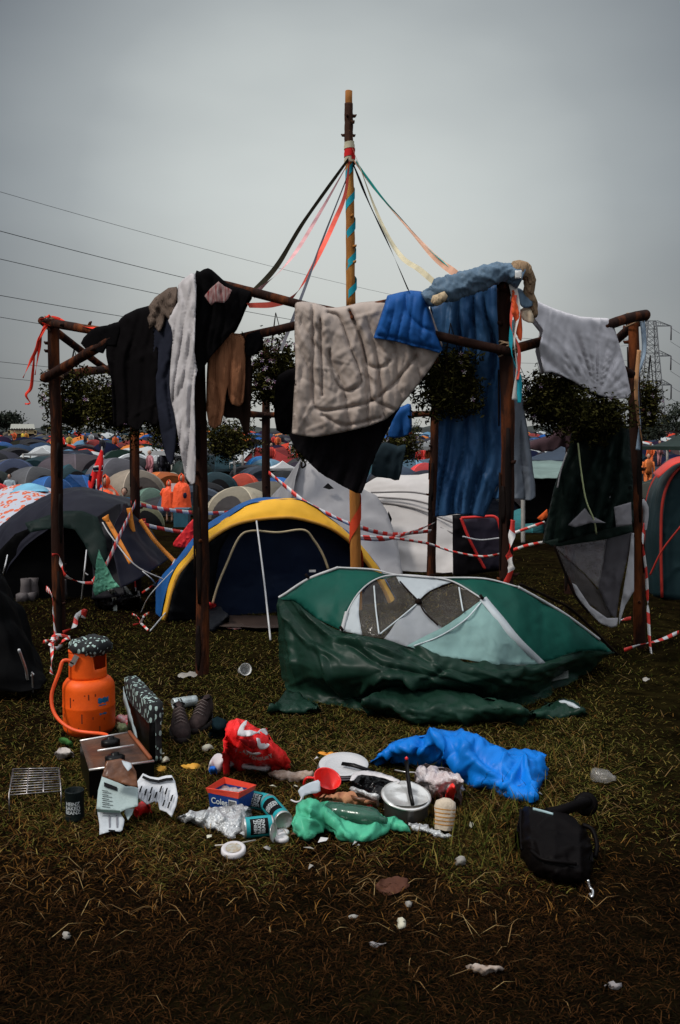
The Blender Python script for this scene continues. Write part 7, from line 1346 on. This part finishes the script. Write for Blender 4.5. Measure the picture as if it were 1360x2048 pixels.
mb = MB(); mound(mb, [(424, 1440), (436, 1440), (452, 1446), (448, 1470), (432, 1474), (420, 1468)], .09, seed=41, amp=.02); tag(mb.build('dark_sock', cloth('dark_teal_cloth', (.012, .028, .036))), 'dark teal bundled cloth between the shoes and the red bag', 'cloth')
# ================================================================== RUBBISH: red bag, tins, kitchen things
REDP = nylon('red_polythene', (.90, .03, .03), rough=.35, bump=.6, bs=16, var=.1); WPL = nylon('white_polythene', (.58, .55, .55), rough=.4, bump=.4)
rp = [(443, 1517), (447, 1492), (449, 1476), (451, 1447), (462, 1441), (476, 1438), (486, 1440), (493, 1440), (505, 1448), (513, 1456), (524, 1457), (532, 1458), (538, 1468), (543, 1479), (555, 1490), (566, 1501), (574, 1514), (580, 1526), (560, 1530), (540, 1532), (516, 1533), (498, 1529), (476, 1523), (458, 1516)]
rbg = thing('carrier_bag', 'red carrier bag with white writing and white lining slumped on the grass', 'bag', G(510, 1540)); Hr = lambda a_: float(np.interp(a_, [443, 470, 500, 540, 580], [.20, .27, .25, .17, .03]))
mb = MB(); mound(mb, rp, Hr, seed=51, amp=.008, scale=8, smooth=1, step=3.5, base=.025, backd=.5, cang=1.3, cspread=.4, camp=.012, ridges=[([(462, 1446), (456, 1480), (452, 1512)], 7, .025), ([(486, 1476), (476, 1500), (468, 1522)], 7, .02), ([(520, 1466), (540, 1495), (560, 1524)], 8, .025), ([(500, 1480), (506, 1505), (504, 1528)], 7, -.02)]); mb.build('bag', REDP, rbg, solid=.002)
hem = [(443, 1512), (458, 1515), (476, 1521), (498, 1528), (520, 1531), (545, 1530), (580, 1524), (562, 1533), (545, 1537), (532, 1544), (508, 1541), (486, 1540), (468, 1534), (452, 1539), (443, 1530)]
mb = MB(); mound(mb, hem, .035, seed=52, amp=.004, scale=12, smooth=1, step=4); mb.build('white_hem', WPL, rbg, solid=.002)
fr_ = gfn(rp, Hr, base=.025)
def bp_(poly, m_, nm, o=.016, fn=fr_, par=rbg, step=3, amp=.003): mb = MB(); flat_patch(mb, poly, lambda a_, b2: fn(a_, b2, o), step, 2); crumple(mb, amp, 20, 2); return mb.build(nm, m_, par, solid=.002)
bp_([(475, 1470), (479, 1454), (487, 1444), (494, 1440), (493, 1448), (487, 1460), (500, 1460), (514, 1464), (520, 1459), (531, 1457), (536, 1468), (530, 1471), (516, 1466), (504, 1471), (488, 1473)], WPL, 'white_lining', .04)
bp_([(477, 1477), (490, 1480), (506, 1480), (514, 1490), (508, 1498), (497, 1494), (488, 1488)], nylon('deep_red_fold', (.30, .012, .016)), 'opening', .024)
bp_([(513, 1476), (520, 1478), (522, 1487), (532, 1486), (539, 1489), (534, 1496), (524, 1499), (517, 1496), (515, 1486)], WPL, 'white_emblem', .034); bp_([(491, 1500), (504, 1506), (520, 1505), (520, 1509), (502, 1510)], WPL, 'white_emblem', .032)
for s_, a_, b2, an, sz in (('G', 474.5, 1501, .1, 10), ('L', 481, 1502, .1, 10), ('A', 488, 1503.5, .2, 10), ('S', 494.5, 1507, .3, 9), ('T', 500.5, 1511.5, .4, 11), ('O', 507, 1516, .2, 9), ('N', 514, 1517.5, .05, 9), ('B', 521, 1518, 0, 9), ('U', 528, 1517, -.1, 10), ('R', 535, 1515.5, -.2, 10), ('Y', 541.5, 1512.5, -.4, 12)): text_px(s_, a_, b2, sz, fr_, WPL, rbg, an, bold=.3, o=.045)
mb = MB(); mound(mb, [(418, 1530), (424, 1516), (434, 1510), (445, 1512), (446, 1540), (430, 1544), (418, 1540)], .06, seed=53, amp=.006, step=4); sk_ = tag(mb.build('sock', WPL), 'white sock with bright blue toe half under the red bag', 'sock')
mb = MB(); mound(mb, [(417, 1540), (420, 1533), (430, 1531), (434, 1540), (430, 1548), (419, 1547)], .05, seed=54, amp=.004, step=3); mb.build('blue_toe', mat('blue_toe', (.01, .12, .5), .7), sk_)
# foil packet
FOIL = mat('foil', (.46, .47, .47), .35, .25, 20, metal=.35, bump=1, bs=45, bdist=.02)
mb = MB(); mound(mb, [(352, 1636), (364, 1628), (376, 1624), (412, 1616), (454, 1612), (499, 1616), (492, 1643), (485, 1660), (476, 1671), (460, 1677), (437, 1663), (398, 1650), (366, 1643)], .055, seed=55, amp=.008, scale=10, step=3.2, cre=2.5, camp=.014, cspread=1.2); tag(mb.build('foil_packet', FOIL), 'crumpled silver foil packet under the blue and red tub', 'packet')
# tub
tc_ = G(463, 1624); tb = thing('food_tub', 'square blue tub with torn red rim and barcode on the foil packet', 'tub', tc_); Rt = Matrix.Rotation(R(-28), 3, 'Z'); w2, d2, ht = .075, .060, .062
def tv(x, y, z): return tc_ + Rt @ Vector((x, y, z))
c4_ = [(-w2, -d2), (w2, -d2), (w2, d2), (-w2, d2)]
mb = MB(); mb.add([tv(x * .94, y * .94, .03) for x, y in c4_] + [tv(x, y, .03 + ht) for x, y in c4_], [(0, 1, 5, 4), (1, 2, 6, 5), (2, 3, 7, 6), (3, 0, 4, 7), (3, 2, 1, 0)]); mb.build('blue_sides', mat('blue_card', (.008, .045, .22), .4), tb, smooth=False, solid=.002)
for k, zz in enumerate((.0,)):
    mb = MB(); a0 = [tv(x * 1.02, y * 1.02, .03 + ht) for x, y in c4_]; a1 = [tv(x * 1.10, y * 1.10, .03 + ht + .020 + .008 * (i % 2)) for i, (x, y) in enumerate(c4_)]; mb.add(a0 + a1, [(0, 1, 5, 4), (1, 2, 6, 5), (2, 3, 7, 6), (3, 0, 4, 7)]); mb.build('red_rim', mat('red_card', (.70, .06, .03), .4), tb, smooth=False, solid=.004)
mb = MB(); mb.grid([[tv(-w2 + 2 * w2 * i / 10, -d2 + 2 * d2 * j / 8, .03 + ht - .008 + .014 * noise.noise(Vector((i * .9, j * .9, 1)))) for i in range(11)] for j in range(9)]); mb.build('contents', mat('torn_film', (.50, .48, .48), .4, .4, 30, col2=(.15, .03, .02)), tb)
vs, fs = text2d('Coles', .036, .0008); mb = MB(); mb.add([tv(-.018 + v_.x, -d2 - .004, .03 + ht * .52 + v_.y) for v_ in vs], fs); mb.build('lettering', LET, tb, smooth=False)
mb = MB(); mb.add([tv(.028, -d2 - .003, .044), tv(.068, -d2 - .003, .044), tv(.068, -d2 - .003, .03 + ht * .8), tv(.028, -d2 - .003, .03 + ht * .8)], [(0, 1, 2, 3)]); bc = mb.build('barcode_label', WHT, tb, smooth=False)
mb = MB()
for k in range(7): mb.add([tv(.031 + k * .005, -d2 - .005, .046), tv(.0335 + k * .005, -d2 - .005, .046), tv(.0335 + k * .005, -d2 - .005, .03 + ht * .76), tv(.031 + k * .005, -d2 - .005, .03 + ht * .76)], [(0, 1, 2, 3)])
mb.build('barcode', BLKP, bc, smooth=False)
# bean tins
TQ = mat('turquoise_label', (.012, .27, .30), .42, .1, 12); TIN = mat('tin_steel', (.50, .50, .48), .3, .2, 20, metal=.7)
def bean(a_, b_, r_, lb, up=None, flip=False, spin=0):
    a_ = G(*a_, r_); b_ = G(*b_, r_); root = thing('food_tin', lb, 'tin', (a_ + b_) / 2 - Vector((0, 0, r_)), 'turquoise bean tins'); Mx, L_ = can_obj(a_, b_, r_, TIN, root)
    mb = MB(); mb.lathe([(r_ * 1.006, L_ * .07), (r_ * 1.012, L_ * .5), (r_ * 1.006, L_ * .93)], Mx, 32, cap=False); mb.build('label', TQ, root)
    inv = Mx.inverted().to_3x3(); vdir = inv @ (Vector((0, 0, H)) - (a_ + b_) / 2).normalized(); th = math.atan2(vdir.y, vdir.x) + spin
    mb = MB(); mb.grid([[Mx @ Vector((math.cos(th + t_) * r_ * 1.022, math.sin(th + t_) * r_ * 1.022, L_ * (.2 + .6 * j / 6))) for t_ in np.linspace(-.85, .85, 14)] for j in range(7)]); mb.build('black_panel', BLKP, root)
    vs, fs = text2d('HEINZ\nBAKED\nBEANZ', .0185, .0005); mb = MB(); sg = -1 if flip else 1
    # text runs round the tin (reads along its axis turned a quarter)
    mb.add([Mx @ Vector((math.cos(th + sg * v_.x / r_) * r_ * 1.035, math.sin(th + sg * v_.x / r_) * r_ * 1.035, L_ * .5 + sg * v_.y)) for v_ in vs], fs); mb.build('lettering', LET, root, smooth=False)
    mb = MB(); mb.lathe([(.001, 0), (r_ * .86, 0), (r_ * .9, .002)], Mx @ Matrix.Translation((0, 0, L_ - .006)), 28, cap=False); mb.build('end', mat('tin_inside', (.28, .27, .26), .35, metal=.6), root); return root
bean((498, 1598), (538, 1606), .037, 'turquoise tin lying behind the other two, next to the blue and red tub'); bean((537, 1606), (568, 1642), .038, 'turquoise tin tilted diagonally with its steel end towards the viewer'); bean((486, 1656), (546, 1650), .040, 'turquoise tin in front, lying on the end of the foil packet', flip=True)
c = G(546, 1665, .04); mb = MB(); mb.lathe([(.001, 0), (.034, 0), (.037, .002), (.037, .004)], Matrix.Translation(c) @ Matrix.Rotation(R(84), 4, 'Y') @ Matrix.Rotation(.3, 4, 'X'), 28, cap=False); tag(mb.build('tin_lid', TIN, solid=.001), 'round steel tin lid standing on edge against the front turquoise tin', 'lid')
for (px, py, lb) in ((565, 1669, 'upper of two small white caps stacked by the front turquoise tin'), (564, 1681, 'lower of two small white caps by the front turquoise tin')): mb = MB(); mb.lathe([(.001, .014), (.024, .014), (.027, .010), (.027, 0)], Matrix.Translation(G(px, py, .004)), 20, cap=False); tag(mb.build('plastic_disc', WPL, solid=.002), lb, 'cap')
c = G(467, 1702, .012); ld = thing('pot_lid', 'round white pot lid with printed picture lying on a stick in front', 'lid', c); mb = MB(); mb.lathe([(.001, .012), (.036, .012), (.040, .016), (.046, .012), (.047, 0), (.044, -.008)], Matrix.Translation(c) @ Matrix.Rotation(R(12), 4, 'X'), 32, cap=False); mb.build('lid', WPL, ld, solid=.002)
mb = MB(); mb.lathe([(.001, .0145), (.030, .0145)], Matrix.Translation(c) @ Matrix.Rotation(R(12), 4, 'X'), 28, cap=False); mb.build('picture', mat('lid_picture', (.40, .42, .40), .5, .5, 60, col2=(.30, .20, .10)), ld)
cord_ = MB(); cord_.tube([G(430, 1691, .02), G(470, 1688, .03), G(511, 1680, .02)], [.003, .0035, .0025], 6); tag(cord_.build('stick', mat('white_stick', (.5, .46, .4), .7)), 'thin white stick under the round pot lid', 'stick')
# plate stack and spatula
pc = G(684, 1538, .03); pr = .118; pl_ = thing('plate_stack', 'stack of pale grey oval plates behind the red mug', 'plates', pc)
for k in range(3):
    mb = MB(); mb.lathe([(.001, .004), (pr * .62, .004), (pr * .72, .010), (pr * .98, .018), (pr, .014), (pr * .7, .002), (.001, 0)], Matrix.Translation(pc + Vector((.004 * k, .003 * k, .009 * k - .01))) @ Matrix.Rotation(R(9), 4, 'X'), 40, cap=False); mb.build('plate', mat('pale_enamel', (.50, .50, .50), .4, .06, 4, bump=0) if k == 2 else mat('dark_enamel', (.12, .11, .12), .4, bump=0), pl_)
mb = MB(); h0 = pc + Vector((.0, -.005, .028)); h1 = G(742, 1542, .05); mb.tube([h0, h0.lerp(h1, .4) + Vector((0, 0, .006)), h1], [.010, .011, .009], 8, flat=.5); tag(mb.build('knife_handle', BKM), 'black plastic handle lying across the plate stack', 'handle')
# red mug
mc = G(650, 1592, .0); mg = thing('mug', 'bright red plastic mug tipped over behind the pale scoop', 'mug', mc); Mx = Matrix.Translation(mc + Vector((0, 0, .05))) @ Matrix.Rotation(R(28), 4, 'X') @ Matrix.Rotation(R(16), 4, 'Y')
RMG = mat('red_mug', (.75, .02, .015), .25, .05, 4, bump=0, spec=.6); mb = MB(); mb.lathe([(.001, -.055), (.042, -.055), (.050, -.045), (.060, .040), (.063, .045), (.058, .042), (.046, -.040), (.001, -.046)], Mx, 36, cap=False); mb.build('cup', RMG, mg)
mb = MB(); mb.tube(cr_curve([Mx @ Vector((-.052, 0, .03)), Mx @ Vector((-.09, 0, .02)), Mx @ Vector((-.088, 0, -.025)), Mx @ Vector((-.048, 0, -.035))], 16), .006, 8); mb.build('handle', RMG, mg)
sc_ = thing('scoop', 'pale blue grey spatula blade with thin handle in front of the red mug', 'spatula', G(612, 1602)); o_, f_ = lean_sheet([(596, 1582), (602, 1574), (618, 1566), (636, 1560), (640, 1564), (641, 1582), (634, 1586), (618, 1588), (608, 1592), (606, 1600), (600, 1592)], .03, .10, 'blade', mat('pale_blue_plastic', (.42, .46, .50), .4, .05, bump=0), sc_, amp=.002, solid=.005, sm=1)
mb = MB(); mb.tube(cr_curve([G(604, 1594, .045), G(600, 1602, .03), G(592, 1604, .02), G(582, 1600, .02)], 14), .004, 6); mb.build('handle', WPL, sc_)
# black bag with paper rim
mb = MB(); mound(mb, [(700, 1560), (712, 1548), (740, 1545), (770, 1550), (800, 1560), (806, 1580), (790, 1606), (756, 1608), (720, 1590), (704, 1576)], .09, seed=61, amp=.02); bb = tag(mb.build('black_packet', nylon('black_film', (.008, .008, .009), rough=.25, bump=.8, bs=20, spec=.6)), 'black plastic packet with torn white rim left of the silver pot', 'packet')
for pl, off in (([(700, 1561), (706, 1548), (722, 1541), (750, 1543), (780, 1552), (800, 1561), (796, 1566), (770, 1556), (735, 1550), (716, 1552), (708, 1560)], .09), ):
    mb = MB(); flat_patch(mb, pl, lambda a_, b2: G(a_, b2, .115), 3, 2); crumple(mb, .005, 20); mb.build('white_rim', WPL, bb, solid=.003)
for k, (pl, m_) in enumerate((([(700, 1572), (716, 1576), (740, 1586), (758, 1592), (756, 1598), (730, 1592), (702, 1582)], FOIL), ([(702, 1590), (724, 1596), (750, 1602), (750, 1608), (720, 1602), (700, 1596)], mat('brown_film', (.14, .06, .03), .3)))): mb = MB(); mound(mb, pl, .03, base=.05, seed=62 + k, amp=.008, step=4); mb.build('film_strip', m_, bb)
mb = MB(); mound(mb, [(636, 1598), (652, 1590), (676, 1588), (704, 1586), (722, 1598), (744, 1604), (748, 1616), (700, 1614), (652, 1608)], .06, seed=64, amp=.02, scale=16, step=4); tag(mb.build('bread_scraps', mat('bread', (.48, .24, .12), .8, .3, 20, col2=(.25, .08, .04))), 'torn orange brown food scraps between the mug and the green bag', 'food')
mb = MB(); mound(mb, [(730, 1610), (742, 1607), (750, 1612), (746, 1618), (734, 1618)], .05, seed=65, amp=.005, step=3); tag(mb.build('red_lid', RMG), 'little red plastic lid between the food scraps and the silver pot', 'scrap')  # the small red lump is a loose lid
# pot
pc = G(812, 1632, 0); pt = thing('cooking_pot', 'silver saucepan with shiny sloping lid and black long handle', 'pot', pc); pr = .102
mb = MB(); mb.lathe([(.001, 0), (pr * .82, 0), (pr * .9, .008), (pr * .93, .075), (pr * .96, .080)], Matrix.Translation(pc), 40, cap=False); mb.build('pan', mat('pan_steel', (.16, .15, .14), .3, .5, 6, metal=.7, bump=.1), pt)
Ml = Matrix.Translation(pc + Vector((0, 0, .088))) @ Matrix.Rotation(R(14), 4, 'X') @ Matrix.Rotation(R(5), 4, 'Y'); mb = MB(); mb.lathe([(pr * 1.02, -.004), (pr * 1.04, 0), (pr * 1.02, .004), (pr * .9, .006), (pr * .85, .002), (pr * .4, .008), (.001, .010)], Ml, 44, cap=False); crumple(mb, .003, 12, 2); mb.build('lid', mat('lid_steel', (.66, .65, .62), .22, .25, 5, metal=.55, bump=.3, bs=8), pt)
mb = MB(); mb.tube([Ml @ Vector((.02, -.09, .018)), Ml @ Vector((.012, -.02, .03)), Ml @ Vector((.006, .08, .05)), Ml @ Vector((0, .13, .085))], [.010, .011, .010, .012], 8, flat=.6); mb.build('handle', BKM, pt); mb = MB(); mb.lathe([(.001, -.009), (.009, 0), (.001, .009)], Matrix.Translation(Ml @ Vector((0, .135, .095))), 10); mb.build('red_tip', RMG, pt)
mb = MB(); mb.tube(cr_curve([G(790, 1540, .12), G(812, 1544, .13), G(842, 1545, .12)], 12), .003, 6); tag(mb.build('fork', STL), 'thin steel fork behind the pot handle', 'fork')
mb = MB(); mound(mb, [(802, 1622), (816, 1618), (834, 1624), (830, 1636), (816, 1642), (804, 1636)], .05, seed=66, amp=.008, step=4); tag(mb.build('wrapper', mat('pink_film', (.32, .20, .17), .3)), 'dull pink wrapper at the foot of the silver pot', 'wrapper')
# pink plastic bag
mb = MB(); mound(mb, [(832, 1545), (836, 1534), (848, 1530), (866, 1529), (884, 1536), (902, 1542), (918, 1550), (926, 1566), (924, 1582), (908, 1594), (892, 1592), (880, 1600), (860, 1598), (838, 1582), (832, 1566)], .14, seed=67, amp=.018, scale=9, step=3.2, cre=2.5, camp=.018, cspread=1.5); pk = tag(mb.build('plastic_bag', mat('clear_pink_plastic', (.55, .43, .42), .22, .3, 16, bump=1, bs=34, bdist=.02, spec=.6, col2=(.62, .58, .58), trans=.12), smooth=True), 'crumpled clear pinkish plastic bag between the pot and the blue tarpaulin', 'bag')
mb = MB(); mound(mb, [(892, 1590), (896, 1576), (906, 1566), (912, 1580), (908, 1590), (898, 1594)], .08, base=.035, seed=68, amp=.006, step=3); mb.build('red_print', mat('red_label', (.75, .03, .02), .3), pk)
# striped cup
c = G(888, 1668, .0); Mx = Matrix.Translation(c + Vector((0, .01, .015))) @ Matrix.Rotation(R(-14), 4, 'X') @ Matrix.Rotation(R(5), 4, 'Y'); mb = MB(); mb.lathe([(.034, 0), (.036, .004), (.040, .05), (.044, .085), (.038, .108), (.020, .120), (.001, .122)], Mx, 30, cap=False); crumple(mb, .006, 22, 2)
pcup = tag(mb.build('paper_cup', mat('cream_paper', (.58, .48, .36), .6, .25, 12, bump=.4)), 'cream paper cup with orange stripes upside down right of the pot', 'cup')
OS = mat('orange_stripe', (.60, .26, .04), .6, bump=0)
for k in range(6):
    z = .02 + k * .015; r_ = .0385 + .07 * z if z < .085 else .042 - (z - .085) * .9; mb = MB(); mb.lathe([(r_, z), (r_ + .001, z + .004)], Mx, 30, cap=False); crumple(mb, .004, 22, 2); mb.build('stripe', OS, pcup)
mb = MB(); mound(mb, [(818, 1646), (836, 1645), (856, 1652), (872, 1664), (904, 1670), (902, 1676), (870, 1672), (846, 1664), (822, 1656)], .02, seed=69, amp=.012, scale=24, step=3); tag(mb.build('foil_scraps', FOIL), 'torn foil scraps between the green bag and the striped cup', 'foil')
# green bag with bottle
GRB = nylon('green_polythene', (.075, .42, .25), rough=.38, bump=.5, bs=14, var=.15)
gpo = [(583, 1650), (590, 1632), (594, 1615), (606, 1600), (624, 1599), (640, 1606), (668, 1626), (700, 1646), (736, 1650), (764, 1646), (768, 1634), (790, 1634), (804, 1640), (822, 1664), (800, 1662), (776, 1658), (768, 1670), (745, 1682), (715, 1684), (680, 1681), (650, 1662), (632, 1668), (618, 1680), (600, 1680), (588, 1666)]
gbg = thing('carrier_bag', 'light green plastic bag spread on the grass under a dark green bottle', 'bag', G(700, 1684)); mb = MB(); mound(mb, gpo, lambda a_: float(np.interp(a_, [583, 620, 680, 740, 822], [.06, .13, .055, .04, .025])), seed=71, amp=.006, scale=8, smooth=1, step=3.5, backd=.4, base=.004, camp=.010, cang=.6, ridges=[([(619, 1602), (640, 1618), (657, 1634), (686, 1664), (710, 1680)], 8, .035), ([(594, 1626), (615, 1628), (633, 1638), (655, 1656), (672, 1674)], 8, -.03), ([(613, 1674), (628, 1662), (645, 1654)], 7, .03), ([(756, 1650), (740, 1668), (722, 1680)], 8, .02), ([(604, 1612), (600, 1640), (592, 1662)], 7, .025), ([(790, 1636), (776, 1650), (766, 1668)], 7, .02), ([(690, 1648), (730, 1658), (760, 1652)], 7, .015)]); mb.build('bag', GRB, gbg, solid=.002)
mb = MB(); mound(mb, [(640, 1604), (668, 1606), (700, 1616), (740, 1622), (766, 1634), (760, 1646), (700, 1646), (664, 1626)], .04, seed=72, amp=.01, step=5); mb.build('bag_back', GRB, gbg, solid=.002)
a_, b_ = G(652, 1622, .06), G(764, 1640, .06); d = b_ - a_; Mx = Matrix.Translation(a_) @ d.to_track_quat('Z', 'Y').to_matrix().to_4x4(); L_ = d.length; mb = MB(); mb.lathe([(.001, .006), (.032, 0), (.043, .012), (.044, L_ * .3), (.041, L_ * .34), (.044, L_ * .38), (.044, L_ * .8), (.036, L_ * .9), (.020, L_ * .97), (.014, L_), (.014, L_ + .02)], Mx, 30)
tag(mb.build('bottle', mat('dark_green_plastic', (.020, .090, .055), .18, .3, 12, bump=.5, bs=14, spec=.7, trans=.25)), 'dark green plastic bottle resting on the light green bag', 'bottle')
# blue tarpaulin
BLT = nylon('blue_tarpaulin', (.003, .16, .58), rough=.42, bump=.5, bs=9, var=.14)
bpo = [(740, 1526), (762, 1506), (791, 1481), (820, 1474), (847, 1468), (870, 1462), (891, 1460), (926, 1466), (950, 1476), (974, 1486), (1014, 1499), (1045, 1502), (1069, 1503), (1093, 1514), (1094, 1539), (1084, 1560), (1073, 1579), (1066, 1609), (1046, 1603), (1030, 1597), (1000, 1586), (974, 1575), (934, 1556), (905, 1540), (870, 1532), (831, 1532), (800, 1528), (770, 1524)]
mb = MB(); mound(mb, bpo, lambda a_: float(np.interp(a_, [740, 800, 880, 930, 1000, 1094], [.05, .14, .20, .19, .13, .09])), seed=73, amp=.012, scale=4, fine=.5, smooth=1, step=4, backd=.8, cre=1.1, cang=.45, cspread=.5, camp=.014,
      ridges=[([(847, 1468), (834, 1490), (827, 1524)], 9, -.05), ([(862, 1466), (880, 1484), (907, 1519), (934, 1551), (975, 1572)], 12, .07), ([(850, 1490), (880, 1510), (905, 1540)], 14, -.08), ([(926, 1470), (966, 1495), (1014, 1522), (1061, 1539)], 12, .05), ([(950, 1500), (1000, 1545), (1050, 1575)], 12, -.035), ([(1030, 1504), (1065, 1527), (1090, 1518)], 8, .035), ([(1046, 1523), (1057, 1559), (1064, 1600)], 9, .05), ([(790, 1486), (775, 1506), (770, 1524)], 8, .03), ([(1046, 1523), (1020, 1560), (1000, 1584)], 8, .03)]); tag(mb.build('tarpaulin', BLT, solid=.002), 'bright blue tarpaulin bundle lying in front of the collapsed green tent', 'tarpaulin')
# black holdall
HB = nylon('black_vinyl', (.010, .007, .007), rough=.5, spec=.15); hb = thing('holdall', 'black vinyl bag with rounded strap and small steel buckle at the right', 'bag', G(1120, 1770))
hpo = [(1040, 1622), (1050, 1612), (1066, 1614), (1090, 1620), (1106, 1625), (1128, 1624), (1146, 1631), (1160, 1646), (1169, 1654), (1180, 1680), (1186, 1704), (1187, 1735), (1180, 1756), (1164, 1767), (1125, 1768), (1084, 1758), (1058, 1742), (1043, 1716), (1036, 1670)]
Hh = lambda a_: float(np.interp(a_, [1036, 1060, 1110, 1160, 1186], [.11, .15, .15, .12, .05])); mb = MB(); mound(mb, hpo, Hh, seed=74, amp=.006, scale=5, smooth=1, step=4, camp=.008, ex=.6, backd=.6); mb.build('body', HB, hb); fh = gfn(hpo, Hh, ex=.6)
mb = MB(); mb.tube(cr_curve([fh(1062, 1702, .014), fh(1085, 1718, .016), (fh(1120, 1724, .016)), fh(1152, 1728, .014)], 24), .007, 8); mb.build('seam', HB, hb); mb = MB(); mb.tube(cr_curve([fh(1042, 1620, .01), fh(1041, 1660, .012), fh(1044, 1700, .012)], 16), .006, 8); mb.build('seam', HB, hb)
mb = MB(); mb.tube(cr_curve([G(1095, 1627, .14), G(1120, 1622, .14), G(1150, 1612, .13), G(1175, 1604, .11)], 24), [.022] * 24, 12); mb.build('strap_arm', HB, hb)
mb = MB(); mb.lathe([(.001, .02), (.035, .018), (.048, .006), (.048, -.008), (.035, -.02), (.001, -.022)], Matrix.Translation(G(1172, 1608, .10)) @ Matrix.Rotation(R(62), 4, 'X'), 26); mb.build('round_pad', HB, hb)
mb = MB(); mb.tube(cr_curve([fh(1166, 1650, .01), G(1185, 1660, .10), G(1194, 1690, .06), G(1190, 1715, .03)], 20), .009, 8); mb.build('strap', HB, hb)
mb = MB(); mb.tube(cr_curve([G(1176, 1760, .05), G(1180, 1775, .02), G(1186, 1782, .015), G(1184, 1794, .01), G(1180, 1788, .01)], 20), .0045, 6); mb.build('buckle', mat('shiny_steel', (.75, .75, .75), .2, metal=.8, bump=0), hb)
o = fh(1066, 1617, .006); mb = MB(); mb.ribbon([fh(1066, 1618, .010), fh(1085, 1623, .010), fh(1106, 1629, .010)], .012, 0, (0, 0, 1), 1, 12); mb.build('pale_trim', mat('pale_blue_trim', (.30, .42, .44), .4), hb, solid=.003)
# clear bottle
a_, b_ = G(1184, 1548, .035), G(1226, 1556, .035); d = b_ - a_; Mx = Matrix.Translation(a_) @ d.to_track_quat('Z', 'Y').to_matrix().to_4x4(); L_ = d.length; mb = MB(); mb.lathe([(.001, .006), (.026, 0), (.032, .01), (.032, L_ * .7), (.024, L_ * .85), (.012, L_), (.012, L_ + .012)], Mx, 24)
tag(mb.build('clear_bottle', mat('clear_plastic', (.35, .33, .30), .15, .3, 20, bump=.4, trans=.7, spec=.7)), 'clear plastic bottle lying in the grass right of the blue tarpaulin', 'bottle')

# tiny torn scraps among the rubbish
rs = random.Random(44); SCR = [WPL, FOIL, MATS['cream_scrap'], MATS['pale_litter'], MATS['dull_litter'], MATS['brown_packet'], MATS['cream_scrap']]
for k in range(46):
    px, py = rs.gauss(640, 150), rs.gauss(1620, 55)
    if py < 1500 or py > 1760: continue
    c = G(px, py, .012); r_ = rs.uniform(.008, .026); mb = MB(); a0 = rs.uniform(0, 6.28); n_ = rs.choice((4, 5, 6)); ring = [c + Vector((math.cos(a0 + j * 6.283 / n_) * r_ * rs.uniform(.5, 1.1), math.sin(a0 + j * 6.283 / n_) * r_ * rs.uniform(.5, 1.1), rs.uniform(-.004, .016))) for j in range(n_)]
    mb.add([c + Vector((0, 0, .012))] + ring, [(0, 1 + j, 1 + (j + 1) % n_) for j in range(n_)]); tag(mb.build('litter_scrap', rs.choice(SCR), smooth=False, solid=.001), 'tiny torn scrap of paper or foil in the grass around the rubbish pile', 'scrap', 'tiny torn scraps around the rubbish pile')
